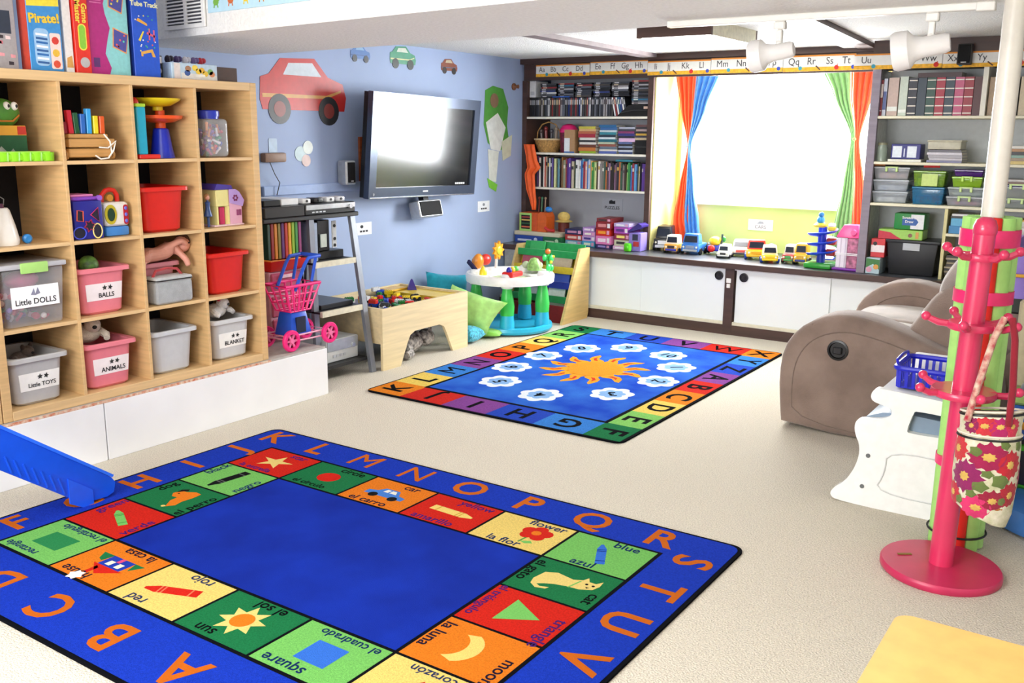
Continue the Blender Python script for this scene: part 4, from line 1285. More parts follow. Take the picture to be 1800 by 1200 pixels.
B().tube([(-4.49, 3.715, .768), (-4.175, 3.715, .768), (-4.175, 3.935, .768), (-4.49, 3.935, .768)], .006, 6, True).build('rim', plastic('e88a28'), t, 30, True)
for i, (c, n_) in enumerate((('1c3a2a', 'dark green'), ('8a1c14', 'dark red'), ('c87a1c', 'amber'), ('7a6a1c', 'olive'), ('5a1f68', 'purple'), ('b8281c', 'red'), ('e09a1c', 'orange'), ('8ab020', 'lime'), ('3a8a3a', 'green'), ('8a2a68', 'magenta'))):
    b_ = B().box(-.14, .14, -.010, .010, 0, .205, .002).build('folder', card(c))
    b_.location = (-4.335, 3.725 + i * .0265, .773)
    tag(b_, n_ + ' folder standing in the row above the red tray', 'folder', 'coloured folders in a row')
# toy shopping cart
ct = thing('toy_shopping_cart', 'pink and blue toy shopping cart parked on the platform end', 'toy cart', (-4.05, 3.75, .285))
hot = plastic('f0287e')
blu = plastic('2458d0')
zb, zt = .215, .365
bx = lambda z: (.06 + .03 * (z - zb) / (zt - zb), .075 + .055 * (z - zb) / (zt - zb))
bsk = B()


def brect(z, r):
    a, b = bx(z)
    bsk.tube([(-a, -b, z), (a, -b, z), (a, b, z), (-a, b, z)], r, 6, True)


for z in (zb, zb + .05, zb + .10):
    brect(z, .005)
for i in range(6):
    s_ = -1 + 2 * i / 5
    for sx in (-1, 1):
        a0, b0 = bx(zb)
        a1, b1 = bx(zt)
        bsk.tube([(sx * a0, s_ * b0, zb), (sx * a1, s_ * b1, zt)], .006, 6)
for i in range(4):
    s_ = -1 + 2 * i / 3
    for sy in (-1, 1):
        a0, b0 = bx(zb)
        a1, b1 = bx(zt)
        bsk.tube([(s_ * a0, sy * b0, zb), (s_ * a1, sy * b1, zt)], .0045, 6)
    bsk.tube([(s_ * a0, -b0, zb), (s_ * a0, b0, zb)], .0045, 6)
bk_ = bsk.build('basket', hot, ct)
a1, b1 = bx(zt)
B().tube([(-a1, -b1, zt), (a1, -b1, zt), (a1, b1, zt), (-a1, b1, zt)], .009, 8, True).build('basket_rim', hot, bk_)
B().tube([(.075, -.05, zt - .03), (.075, .03, zt + .11), (.075, .06, zt + .145), (.075, .15, zt + .15)], .010, 8).build('handle_bar', blu, ct)
B().tube([(-.075, -.05, zt - .03), (-.075, .03, zt + .11), (-.075, .06, zt + .145), (-.075, .15, zt + .15)], .010, 8).build('handle_bar', blu, ct)
for k in (-1, 1):
    B().tube([(k * .075, .08, zt + .01), (k * .075, .12, zt + .15)], .009, 8).build('handle_brace', blu, ct)
B().tube([(-.075, .15, zt + .15), (.075, .15, zt + .15)], .011, 8).build('push_grip', blu, ct)
B().frus((-.07, .07, -.085, .075), (-.05, .05, -.06, .05), .075, .21, .008).build('pedestal', blu, ct)
B().box(.058, .068, -.04, .03, .09, .18).build('pedestal_opening', mat('0c1838', rough=.8), ct, 0)
wr = plastic('f4a8c0')
B().tube([(-.09, -.13, .085), (.09, -.13, .085), (.09, .17, .085), (-.09, .17, .085)], .005, 6, True).build('chassis_wire', wr, ct)
B().tube([(-.09, -.10, .055), (.09, -.10, .055), (.09, .19, .05), (-.09, .19, .05)], .005, 6, True).build('chassis_wire', wr, ct)
for x in (.10, -.10):
    for y in (-.115, .185):
        wh = B().lathe([(.056, -.012), (.062, -.006), (.062, .006), (.056, .012), (.040, .012), (.040, -.012), (.056, -.012)], (x, y, .062), 24, axis='x')
        wo = wh.build('wheel', hot, ct)
        hb = B()
        for k in range(6):
            a = k * PI / 3
            hb.bar((x, y, .062), (x, y + .042 * math.cos(a), .062 + .042 * math.sin(a)), .012, .012)
        hb.cyl((x - .013, y, .062), (x + .013, y, .062), .014, n=12)
        hb.build('spokes', plastic('f07aa8'), wo)
    B().cyl((-.1, -.115, .062), (.1, -.115, .062), .004, n=6).build('axle', wr, ct) if x > 0 else B().cyl((-.1, .185, .062), (.1, .185, .062), .004, n=6).build('axle', wr, ct)

# ------------------------------------------------------------------ block table
lt_ = thing('block_table', 'birch play table with arched ends and a sunken blue building plate', 'play table', (-4.3, 4.9, 0))
pw = mat('e3cfa2', rough=.5, var=.06, scale=26, kind='woody')


def arch(y0, y1, h):
    m = (y0 + y1) / 2
    p = [(y0, 0), (y0 + .17, 0), (y0 + .24, .14), (y0 + .27, .19), (y0 + .32, .212), (y1 - .32, .212), (y1 - .27, .19), (y1 - .24, .14), (y1 - .17, 0), (y1, 0), (y1, h), (y0, h)]
    return p


B().prism(arch(4.45, 5.35, .40), -4.02, -4.0, 'yz').build('front_panel', pw, lt_, 0, True)
B().prism(arch(4.45, 5.35, .40), -4.62, -4.60, 'yz').build('back_panel', pw, lt_, 0, True)
for y in (4.46, 5.32):
    B().box(-4.60, -4.02, y, y + .02, .17, .40).build('side_panel', pw, lt_, 0, True)
B().box(-4.60, -4.02, 4.48, 5.32, .335, .35).build('building_plate', plastic('1d3580'), lt_, 0, True)
B().box(-4.60, -4.02, 5.10, 5.32, .35, .385).build('yellow_bay', plastic('d8b82c'), lt_, 0, True)
cols = ('d8241c', 'e8c81c', '1c4ab8', '1f7a34', '1a1a1e', 'e6e6e4', 'd8241c', 'e8c81c')
nm = ('red', 'yellow', 'blue', 'green', 'black', 'white', 'red', 'yellow')
brk = {}
for k, (L_, c) in enumerate([(l, c) for c in range(6) for l in (1, 2)]):
    q = B().box(-.012 * L_, .012 * L_, -.012, .012, 0, .019, .001)
    for s_ in range(L_):
        for yy in (-.006, .006):
            for xx in (-.006, .006):
                q.cyl((-.012 * L_ + .012 + .024 * s_ + xx, yy, .019), (-.012 * L_ + .012 + .024 * s_ + xx, yy, .023), .004, n=6)
    brk[(c, L_)] = q.build('toy_brick', plastic(cols[c]))
first = set()
spots = []
for i in range(64):
    c, L_ = random.randrange(6), random.choice((1, 2, 2))
    x, y = random.uniform(-4.55, -4.06), random.uniform(4.53, 5.08)
    z = .351
    for (px, py, pz) in spots:
        if abs(px - x) < .03 and abs(py - y) < .03:
            z = max(z, pz + .021)
    spots.append((x, y, z))
    src = brk[(c, L_)]
    o = src if (c, L_) not in first else src.copy()
    if (c, L_) in first:
        C.objects.link(o)
    first.add((c, L_))
    o.location = (x, y, z)
    o.rotation_euler = (0, 0, random.random() * 6)
    o.scale = (1.25, 1.25, 1.3)
    tag(o, ('square ', 'long ')[L_ - 1] + nm[c] + ' brick ' + ('near the ladder shelf', 'midway along', 'near the yellow bay')[min(2, int((y - 4.53) / .184))] + (' at the back', ' at the front')[x > -4.3] + ' of the play table', 'toy brick', 'loose bricks on the play table')
for k, o in brk.items():
    if k not in first:
        o.location = (-4.3, 4.8, .351)
        tag(o, nm[k[0]] + ' building brick among the loose bricks on the play table', 'toy brick', 'loose bricks on the play table')
for i, (x, y, c, n_) in enumerate(((-4.06, 4.66, '1f7a34', 'green'), (-4.09, 4.58, '26282c', 'black'), (-4.07, 4.80, 'd8241c', 'red'), (-4.10, 4.9, 'e8c81c', 'yellow'))):
    t = thing('toy_racer', n_ + ' little wheeled toy among the building bricks', 'toy car', (x, y, .39 if i % 2 else .372), .4 * i)
    B().box(-.03, .03, -.014, .014, .008, .028, .004).build('body', plastic(c), t)
    for xx in (-.02, .02):
        for yy in (-.017, .017):
            B().cyl((xx, yy - .004, .011), (xx, yy + .004, .011), .011, n=12).build('wheel', BLACK, t)
pyr = tag(B().lathe([(.045, 0), (.043, .01), (.012, .07), (.001, .078)], (-4.42, 5.24, .386), 4).build('toy_pyramid', plastic('3a2a8a')), 'dark violet toy pyramid on the corner of the play table', 'toy')
tag(B().box(-4.58, -4.46, 5.06, 5.24, .386, .40, .003).build('building_plate_loose', plastic('e0b030')), 'yellow loose building plate at the back of the play table', 'building plate')


def pillow(name, label, o, u, v, th, m, cat='cushion'):
    """square cushion spanned by edge vectors u, v from corner o"""
    o, u, v = Vector(o), Vector(u), Vector(v)
    n = u.cross(v).normalized()
    q = B()
    for s_ in (1, -1):
        def f(a, b, s_=s_):
            k = (max(0, 1 - abs(2 * a - 1) ** 2.4) * max(0, 1 - abs(2 * b - 1) ** 2.4)) ** .55
            # pull the edges in between the corners
            ca, cb = a - .5, b - .5
            pin = 1 - .10 * (1 - (2 * abs(ca)) ** 2) * (2 * abs(cb)) ** 3
            pin2 = 1 - .10 * (1 - (2 * abs(cb)) ** 2) * (2 * abs(ca)) ** 3
            return o + u * (.5 + ca * pin2) + v * (.5 + cb * pin) + n * s_ * (th * k + .004)
        q.grid(f, 14, 14)
    bmesh.ops.remove_doubles(q.bm, verts=q.bm.verts, dist=.009)
    return tag(q.build(name, m, None, 60), label, cat, 'floor cushions')


lime = cloth('b6ee8a', bump=.4, bscale=30, var=.08, scale=20)
pillow('cushion', 'large lime green striped cushion leaning beside the play table', (-4.30, 5.56, .395), (.43, .11, -.11), (-.15, -.06, -.25), .06, lime)
pillow('cushion', 'smaller green cushion lying under the lime one', (-4.33, 5.53, .034), (.40, .13, .0), (-.05, .17, .0), .024, cloth('8fcf58', bump=.4, bscale=30))
pillow('cushion', 'teal cushion propped against the blue wall behind the activity table', (-4.70, 5.72, .13), (.12, .40, -.06), (-.02, .05, .30), .05, cloth('1d9fb8'))
pillow('cushion', 'fluffy light blue cushion on the floor by the play table', (-4.16, 5.37, .065), (.17, .01, .0), (.01, .17, -.0), .055, cloth('55c6e8', bump=1.0, bscale=70, var=.25, scale=60))
pillow('cushion', 'dark teal cushion pushed under the play table', (-4.40, 5.06, .03), (.0, .12, .02), (.03, .0, .16), .03, cloth('0f6a78'))
zb_ = thing('plush_zebra', 'shaggy grey and white striped plush lying under the play table', 'soft toy', (-4.20, 4.90, 0))
zm = cloth('e4dcd4', col2='3a322e', scale=34, bump=1.0, bscale=120, var=.5)
B().sph((0, 0, .085), (.10, .17, .085), 20, 14).build('body', zm, zb_)
B().sph((.05, .16, .10), (.06, .07, .06), 16, 12).build('head', zm, zb_)
for k in (-1, 1):
    B().sph((.05 + .03 * k, .17, .16), (.014, .018, .022), 10, 8).build('ear', zm, zb_)
B().tube([(.06, -.05, .06), (.12, -.09, .035), (.13, -.14, .03)], [.04, .032, .028]).build('paw', zm, zb_)

# ------------------------------------------------------------------ baby activity table
ac = thing('activity_table', 'round baby activity table with white tray, green legs and aqua base', 'activity table', (-4.12, 6.06, 0))
aq = plastic('2cb4dc')
B().lathe([(.27, .01), (.325, .012), (.335, .03), (.33, .055), (.30, .06), (.28, .035), (.001, .03)], n=40).build('base_ring', aq, ac, 40)
for a in (-2.35, -1.05, .25, 1.7):
    x, y = .265 * math.cos(a), .265 * math.sin(a)
    lg = B().lathe([(.058, .04), (.055, .10), (.05, .155)], (x, y, 0), 18).build('leg_base', aq, ac)
    B().lathe([(.052, .155), (.056, .22), (.048, .28), (.036, .35), (.036, .40)], (x, y, 0), 18).build('leg', plastic('3fc455'), ac)
    B().lathe([(.042, .36), (.046, .365), (.044, .46), (.036, .468), (.001, .47)], (x * 1.02, y * 1.02, 0), 18).build('leg_cap', plastic('f0f0ee'), ac)
tr_ = []
pn = 48
tray = B()
ringz = [(.30, .375), (.34, .38), (.345, .43), (.335, .445), (.30, .445), (.285, .415), (.16, .415), (.15, .38), (.30, .375)]
tray.lathe(ringz, n=pn)
tray.build('tray', plastic('f4f3f0'), ac, 40)
B().lathe([(.15, .36), (.15, .40), (.02, .40), (.001, .40)], n=24).build('seat_cover', mat('cfe0b4', rough=.6, var=.15, scale=30), ac)


def acx(a, r=.24):
    return (r * math.cos(a), r * math.sin(a))


x, y = acx(-.9)
rt = B().box(x - .05, x + .05, y - .075, y + .075, .445, .485, .018, 3)
pp = rt.build('red_toy_boat', plastic('d8241c'), ac)
for k, c in enumerate(('2a2a9a', 'f0d83a', '5ac85a')):
    B().sph((x, y - .045 + k * .045, .495), (.022, .020, .026), 12, 8).build('roller', plastic(c), pp)
x, y = acx(-2.0)
B().lathe([(.03, .44), (.028, .47), (.012, .50), (.001, .51)], (x, y, 0), 14).build('yellow_cone', plastic('f0d020'), ac)
x, y = acx(2.6, .27)
st_ = B().tube([(x, y, .44), (x + .005, y, .55)], .012).build('flower_stem', plastic('e8e0d8'), ac)
fl_ = B().prism(star_pts(9, .048, .075), -.01, .01, 'yz')
fl_.xf(Matrix.Translation((x + .02, y, .585))).build('sun_flower', plastic('e8a028'), ac, 0)
B().sph((x + .033, y, .585), (.008, .036, .036), 12, 8).build('sun_face', plastic('c8c83a'), ac)
x, y = acx(3.3, .28)
B().sph((x, y, .505), (.045, .06, .055), 12, 8).sph((x + .02, y - .02, .515), (.04, .05, .06), 12, 8).build('orange_bird', plastic('e08a24'), ac)
B().sph((x + .03, y + .06, .52), (.04, .06, .045), 12, 8).build('red_wing', plastic('c82a20'), ac)
B().bar((x + .10, y - .13, .44), (x - .02, y - .10, .52), .018, .03).build('navy_lever', plastic('1a1440'), ac, 0)
x, y = acx(.5, .29)
B().tube([(x, y, .44), (x + .01, y, .50), (x - .01, y + .01, .55), (x, y, .585)], .014).build('vine_stem', plastic('3fc455'), ac)
for dx, dy, dz, r in ((.02, -.02, .49, .03), (-.01, .03, .52, .032), (.02, .02, .555, .03), (-.01, -.03, .565, .028), (.01, .04, .48, .028)):
    B().sph((x + dx, y + dy, dz), (r * .5, r, r), 10, 8).build('leaf', plastic('35c860'), ac)
B().sph((x, y, .61), (.02, .028, .022), 10, 8).build('orange_knob', plastic('e0702a'), ac)
for dx, dy, dz in ((.03, .0, .53), (.03, .03, .57)):
    B().sph((x + dx, y + dy, dz), .013, 8, 6).build('yellow_bead', plastic('f0d83a'), ac)
x, y = acx(1.3, .25)
B().lathe([(.06, .44), (.055, .49), (.03, .53), (.001, .54)], (x, y, 0), 16).build('green_hill', mat('9ac870', rough=.4, var=.2, scale=40), ac)
for k in range(3):
    B().sph((x - .08 + .05 * k, y + .02 * k, .475), (.03, .03, .03), 12, 8).build('frosted_ball', mat('c8d8b0', rough=.2, alpha=.8), ac)

# ------------------------------------------------------------------ sling book rack
rk = thing('book_rack', 'wooden sling book rack with slanted sides against the cupboards', 'book rack', (-4.15, 6.6, 0))
rw = mat('d9b877', rough=.5, var=.06, scale=26, kind='wood')
for x in (-4.47, -3.87):
    B().prism([(6.40, 0), (6.80, 0), (6.82, .05), (6.82, .585), (6.67, .585)], x, x + .022, 'yz').build('side_panel', rw, rk, 0, True)
for z, y, c, n_ in ((.50, 6.66, '1f9a50', 'green'), (.38, 6.60, 'd8b828', 'yellow'), (.265, 6.55, '1a2f98', 'blue'), (.155, 6.50, '1c8a48', 'green'), (.0, 6.46, '8f1418', 'red')):
    h = .055 if z > .1 else .14
    B().prism([(y, z), (y + .10, z), (y + .14, z + h + .05), (y + .125, z + h + .05), (y + .09, z + .012), (y + .02, z + .012), (y + .015, z + h), (y, z + h)], -4.448, -3.872, 'yz').build('sling_pocket', cloth(c, bump=.15), rk, 0, True)
for k, (x0, w_, z, y, h, c, lab) in enumerate(((-4.36, .14, .515, 6.695, .10, '3aa85a', 'green picture book in the top pocket of the rack'), (-4.14, .22, .395, 6.63, .14, 'b8a890', 'tan animal picture book in the yellow pocket'), (-4.40, .2, .395, 6.635, .13, 'a84a5a', 'rosy picture book in the yellow pocket behind the hill toy'), (-4.06, .15, .275, 6.585, .10, '2a4ab0', 'blue picture book in the blue pocket'), (-4.08, .16, .165, 6.535, .14, 'd0d4d0', 'pale grey picture book in the lower green pocket'), (-4.34, .24, .165, 6.53, .10, 'b8bcc0', 'light grey book wide in the lower green pocket'), (-4.08, .17, .02, 6.49, .15, 'c9c4c0', 'off-white book in the red pocket'))):
    b_ = B().prism([(y, z), (y + .014, z), (y + .014 + .3 * h, z + h), (y + .3 * h, z + h)], x0, x0 + w_, 'yz').build('picture_book', card(c))
    tag(b_, lab, 'book', 'books in the sling rack')

# ------------------------------------------------------------------ alphabet strips
def strip(name, label, x0, x1, y, z0, z1, pairs):
    t = thing(name, label, 'wall border', ((x0 + x1) / 2, y, z0), 0, 'alphabet strips over the shelves')
    h = z1 - z0
    B().box(x0, x1, y, y + .003, z0, z1).build('card_strip', paper('e9e9e4'), t, 0, True)
    B().box(x0, x1, y - .001, y + .001, z0, z0 + h * .26).build('yellow_band', mat('f0b428', rough=.6, var=.12, scale=50), t, 0, True)
    B().box(x0, x1, y - .001, y + .001, z1 - h * .10, z1).build('orange_band', paper('e8963c'), t, 0, True)
    for i, (x, s_) in enumerate(pairs):
        text(s_, h * .62, mat('4a4a4c', rough=.8), t, (x, y - .0012, z0 + h * .60), depth=.0004, sx=.9)
        c = ('3a9ab0', '2f7a3a', 'd83024', '3a4ab0', '8ab83a', 'd83024')[i % 6]
        xx = x + .05
        if i % 3 == 2:
            B().prism(circ(.016, xx, z0 + h * .2, 12), y - .0022, y - .001, 'xz').prism([(xx, z0 + h * .3), (xx + .006, z0 + h * .42), (xx + .01, z0 + h * .4), (xx + .004, z0 + h * .3)], y - .0022, y - .001, 'xz').build('apple_print', paper('d02a22'), t, 0, True)
        elif i % 3 == 1:
            B().prism([(xx - .018, z0 + h * .30), (xx - .012, z0 + h * .36), (xx + .02, z0 + h * .10), (xx + .014, z0 + h * .05)], y - .0022, y - .001, 'xz').build('pencil_print', paper('5a3a2a'), t, 0, True)
        else:
            B().prism(circ(.014, xx, z0 + h * .2, 12), y - .0022, y - .001, 'xz').build('globe_print', paper(c), t, 0, True)
    return t


P_ = ['Aa', 'Bb', 'Cc', 'Dd', 'Ee', 'Ff', 'Gg', 'Hh', 'Ii', 'Jj', 'Kk', 'Ll', 'Mm', 'Nn', 'Oo', 'Pp', 'Qq', 'Rr', 'Ss', 'Tt', 'Uu', 'Vv', 'Ww', 'Xx', 'Yy', 'Zz']
PX = [-4.57, -4.455, -4.335, -4.20, -4.02, -3.885, -3.77, -3.645, -3.49, -3.375, -3.235, -3.10, -2.93, -2.78, -2.66, -2.54, -2.378, -2.25, -2.117, -2.0, -1.79, -1.605, -1.395, -1.247, -1.075, -.9]
strip('alphabet_strip', 'alphabet strip Aa to Dd over the left bookcase', -4.63, -4.10, 7.185, 1.968, 2.066, list(zip(PX[:4], P_[:4])))
strip('alphabet_strip', 'alphabet strip Ee to Hh over the left bookcase', -4.093, -3.567, 7.185, 1.972, 2.078, list(zip(PX[4:8], P_[4:8])))
strip('alphabet_strip', 'alphabet strip Ii to Ll above the orange and blue curtain', -3.56, -3.025, 7.175, 1.955, 2.062, list(zip(PX[8:12], P_[8:12])))
strip('alphabet_strip', 'alphabet strip Mm to Pp over the middle of the window', -3.022, -2.46, 7.178, 1.955, 2.068, list(zip(PX[12:16], P_[12:16])))
strip('alphabet_strip', 'alphabet strip Qq to Tt above the green curtain', -2.457, -1.935, 7.178, 1.952, 2.066, list(zip(PX[16:20], P_[16:20])))
strip('alphabet_strip', 'alphabet strip Uu to Ww over the right bookcase', -1.87, -1.31, 6.90, 1.935, 2.036, list(zip(PX[20:23], P_[20:23])))
strip('alphabet_strip', 'alphabet strip Xx to Zz beside the post', -1.307, -.75, 6.90, 1.932, 2.03, list(zip(PX[23:], P_[23:])))
sp = thing('speaker', 'small black speaker hanging on the alphabet strip near the post', 'speaker', (-1.17, 6.885, 1.945), 0, 'small speakers')
B().box(-.042, .042, -.055, .008, 0, .128, .008, 2).build('cabinet', mat('1a1a1c', rough=.5), sp)
B().box(-.036, .036, -.06, -.053, .008, .12, .004).build('grille', mat('0a0a0b', rough=.9), sp)
B().box(-.016, .016, -.0615, -.0595, .012, .017).build('maker_mark', mat('d0d0d0'), sp, 0)

# ------------------------------------------------------------------ curtains
def curtain_panel(name, lv, m, parent, y=7.56, folds=4, amp=.016):
    """lv: list of (z, x0, x1) from the top down"""
    zs = [l[0] for l in lv]

    def f(u, v):
        z = zs[0] + (zs[-1] - zs[0]) * v
        for a, b in zip(lv, lv[1:]):
            if b[0] - 1e-6 <= z <= a[0] + 1e-6:
                k = (a[0] - z) / (a[0] - b[0])
                k = k * k * (3 - 2 * k) * .5 + k * .5
                x0, x1 = a[1] + (b[1] - a[1]) * k, a[2] + (b[2] - a[2]) * k
                break
        w_ = x1 - x0
        A = amp * min(1.0, .35 + w_ * 3)
        return Vector((x0 + w_ * u, y + A * math.sin(2 * PI * folds * u + .6) + .004 * math.sin(9 * v + 5 * u), z))
    q = B().grid(f, 48, 40)
    o = q.build(name, m, parent, 60, True)
    s_ = o.modifiers.new('thickness', 'SOLIDIFY')
    s_.thickness = .003
    return o


c1 = thing('curtain', 'orange and blue curtain tied in at the middle, left of the window', 'curtain', (-3.33, 7.56, .55), 0, 'tied window curtains')
curtain_panel('orange_panel', [(2.02, -3.50, -3.30), (1.70, -3.44, -3.315), (1.42, -3.355, -3.335), (1.38, -3.355, -3.335), (1.05, -3.42, -3.33), (.80, -3.46, -3.31), (.60, -3.46, -3.22)], mat('ee4a10', rough=.6, var=.05, sheen=.3), c1)
curtain_panel('blue_panel', [(2.02, -3.30, -3.07), (1.70, -3.318, -3.20), (1.42, -3.338, -3.315), (1.38, -3.338, -3.315), (1.05, -3.345, -3.27), (.80, -3.36, -3.22), (.56, -3.32, -3.19)], mat('3f86d8', rough=.5, var=.06, sheen=.3), c1, 7.54)
B().tube([(-3.362, 7.55, 1.40), (-3.335, 7.522, 1.402), (-3.308, 7.55, 1.40), (-3.335, 7.58, 1.40)], .008, 8, True).tube([(-3.33, 7.525, 1.40), (-3.318, 7.52, 1.34), (-3.30, 7.52, 1.26)], .006, 6).build('tie_band', mat('3a6ab8', rough=.6), c1, 40, True)
c2 = thing('curtain', 'green and orange curtain tied in at the middle, right of the window', 'curtain', (-1.98, 7.56, .55), 0, 'tied window curtains')
curtain_panel('green_panel', [(2.02, -2.29, -2.07), (1.80, -2.18, -2.055), (1.49, -2.02, -1.995), (1.45, -2.02, -1.995), (1.10, -2.06, -1.97), (.80, -2.10, -1.965), (.57, -2.12, -1.95)], mat('7fb068', rough=.6, var=.06, sheen=.3), c2, 7.54)
curtain_panel('orange_panel', [(2.02, -2.07, -1.87), (1.80, -2.055, -1.90), (1.49, -1.997, -1.965), (1.45, -1.997, -1.965), (1.10, -1.975, -1.90), (.80, -1.97, -1.85), (.57, -1.96, -1.84)], mat('f2521a', rough=.6, var=.05, sheen=.3), c2)
B().tube([(-2.028, 7.55, 1.47), (-1.995, 7.522, 1.472), (-1.958, 7.55, 1.47), (-1.995, 7.58, 1.47)], .009, 8, True).sph((-1.99, 7.52, 1.472), (.014, .01, .014), 8, 6).build('tie_band', mat('9aa86a', rough=.6), c2, 40, True)
sg = thing('paper_sign', 'white notice reading CARS on the green wall under the window', 'sign', (-2.735, 7.695, .77))
B().box(-.105, .105, -.002, .001, -.045, .045).build('sheet', paper('eef2fa'), sg, 0)
text('CARS', .04, mat('5a5a60', rough=.8), sg, (-2.735, 7.6925, .752), depth=.0004)
B().prism([(-.03, .01), (.03, .01), (.02, .028), (-.01, .03)], -.003, -.002, 'xz').build('picture', mat('a8b0bc', rough=.8), sg, 0)
sg = thing('wall_notice', 'white notice with dark lettering on the back of the left bookcase', 'sign', (-4.07, 7.598, .88))
B().box(-.105, .105, -.002, .001, -.055, .055).build('sheet', paper('c9ccd6'), sg, 0)
text('PUZZLES', .038, BLACK, sg, (-4.07, 7.5955, .85), depth=.0004, bold=.01)
B().prism([(-.03, .005), (.03, .005), (.03, .035), (.01, .03), (-.01, .04), (-.03, .03)], -.003, -.002, 'xz').build('picture', mat('303038', rough=.8), sg, 0)


# ------------------------------------------------------------------ books and cases
def book(label, loc, w, h, d, col, group, lie=False, rot=(0, 0, 0), bands=None, cat='book', name='book'):
    """upright: width along x, height z, depth +y (spine at -y); lie: w along x, h thickness along z"""
    t = thing(name, label, cat, loc, 0, group, rot)
    m = card(col)
    if lie:
        q = B().box(-w / 2, w / 2, 0, d, 0, .002).box(-w / 2, w / 2, 0, d, h - .002, h).box(-w / 2, w / 2, 0, .002, .002, h - .002)
        q.build('cover', m, t, 0)
        B().box(-w / 2 + .003, w / 2 - .003, .002, d - .004, .002, h - .002).build('pages', paper('e8e4d8'), t, 0)
    else:
        q = B().box(-w / 2, -w / 2 + .002, 0, d, 0, h).box(w / 2 - .002, w / 2, 0, d, 0, h).box(-w / 2 + .002, w / 2 - .002, 0, .002, 0, h)
        q.build('cover', m, t, 0)
        B().box(-w / 2 + .002, w / 2 - .002, .002, d - .004, .003, h - .004).build('pages', paper('e8e4d8'), t, 0)
        for z, bh, c in bands or ():
            B().box(-w / 2 + .001, w / 2 - .001, -.0008, .001, z, z + bh).build('spine_band', card(c), t, 0)
    return t


def dvd(col, lab):
    t = thing('disc_case', 'x', 'disc case', (0, 0, 0))
    B().box(-.007, .007, 0, .13, 0, .16, .0015).build('case', plastic('1a1b20' if col != 'f0f0f0' else 'd8d8da', rough=.3), t, 0)
    B().box(-.0062, .0062, -.0006, .001, .004, .156).build('spine_print', card(col), t, 0)
    B().box(-.004, .004, -.001, .001, .10, .14).build('title_print', card(lab), t, 0)
    return t


DV = [dvd(a, b) for a, b in (('3a3c44', 'c8c8cc'), ('6a6e78', '2a2a30'), ('8a2a2c', 'e8c8a8'), ('e4e4e6', '5a5a60'), ('2a3a7a', 'd8dcea'), ('4a4440', 'c8b898'), ('1c1c20', 'a8a8ac'), ('7a8a98', 'e8e8ea'), ('a8a4a8', '3a2a2a'), ('2f6a8a', 'e4e8d0'))]
dn = ('charcoal', 'grey', 'red', 'white', 'navy', 'brown', 'black', 'steel blue', 'silver', 'teal')
used = set()


def put_dvd(k, loc, rot, label, group):
    src = DV[k]
    o = dup(src) if k in used else src
    used.add(k)
    o.location = loc
    o.rotation_euler = rot
    o['label'] = label
    o['group'] = group
    return o


x = -4.725
i = 0
while x < -3.90:
    k = random.choice((0, 1, 6, 3, 8, 0, 1, 6, 5, 4, 0, 2, 6, 5)) if x > -4.62 else random.choice((0, 6, 6))
    put_dvd(k, (x, 7.235 + random.uniform(0, .012), 1.636), (0, 0, 0), dn[k] + ' disc case, ' + nth(i + 1) + ' from the left in the upright row on the top shelf', 'upright disc cases on the top shelf')
    x += .0152
    i += 1
for j, k in enumerate((3, 2, 3, 9, 4, 3, 0)):
    put_dvd(k, (-3.872 + j * .0175, 7.235, 1.638), (0, -.22, 0), dn[k] + ' disc case, ' + nth(j + 1) + ' of those leaning at the end of the top shelf row', 'leaning disc cases on the top shelf')
stx = [(-4.535, 8), (-4.36, 8), (-4.185, 8), (-4.01, 8), (-3.835, 8)]
for pi_, (sx, n_) in enumerate(stx):
    for j in range(n_):
        k = random.randrange(10) if random.random() < .6 else random.choice((0, 6))
        put_dvd(k, (sx + .08 + random.uniform(-.006, .006), 7.235 + random.uniform(0, .01), 1.806 + j * .0146), (0, -PI / 2, 0), dn[k] + ' disc case, ' + nth(j + 1) + ' up in the ' + nth(pi_ + 1) + ' flat pile above the top shelf row', 'flat disc cases on the top shelf')
for j in range(13):
    k = random.randrange(10)
    put_dvd(k, (-3.57, 7.235 + random.uniform(0, .01), 1.742 + j * .0146), (0, -PI / 2, 0), dn[k] + ' disc case, ' + nth(j + 1) + ' up in the tall pile above the black bag', 'disc cases above the black bag')
t = thing('laptop_bag', 'flat black bag lying at the right end of the top left shelf', 'bag', (-3.70, 7.23, 1.636))
B().prism([(-.16, 0), (.135, 0), (.135, .085), (.06, .10), (-.05, .09), (-.10, .05)], 0, .24, 'xz').build('body', cloth('101012'), t, 30)
B().tube([(-.12, -.004, .03), (0, -.006, .05), (.12, -.004, .05)], .004, 6).build('zip', mat('3a3a3c', rough=.5), t)
B().box(.09, .13, -.003, .002, .06, .08).build('tag', card('d8b8a0'), t, 0)
t = thing('white_carton', 'narrow white carton at the left end above the top left shelf row', 'box', (-4.70, 7.24, 1.80))
B().box(-.032, .032, 0, .2, 0, .14, .003).build('carton', card('d8d8da'), t, 0)
B().box(-.02, .02, -.001, .001, .02, .05).build('print', card('b8b8be'), t, 0)
book('blue brochure lying across the upright disc cases', (-4.40, 7.225, 1.797), .17, .009, .15, '2a58b0', 'loose things on the top shelf', True)

for k_ in range(10):
    if k_ not in used:
        for ch in list(DV[k_].children):
            bpy.data.objects.remove(ch)
        bpy.data.objects.remove(DV[k_])

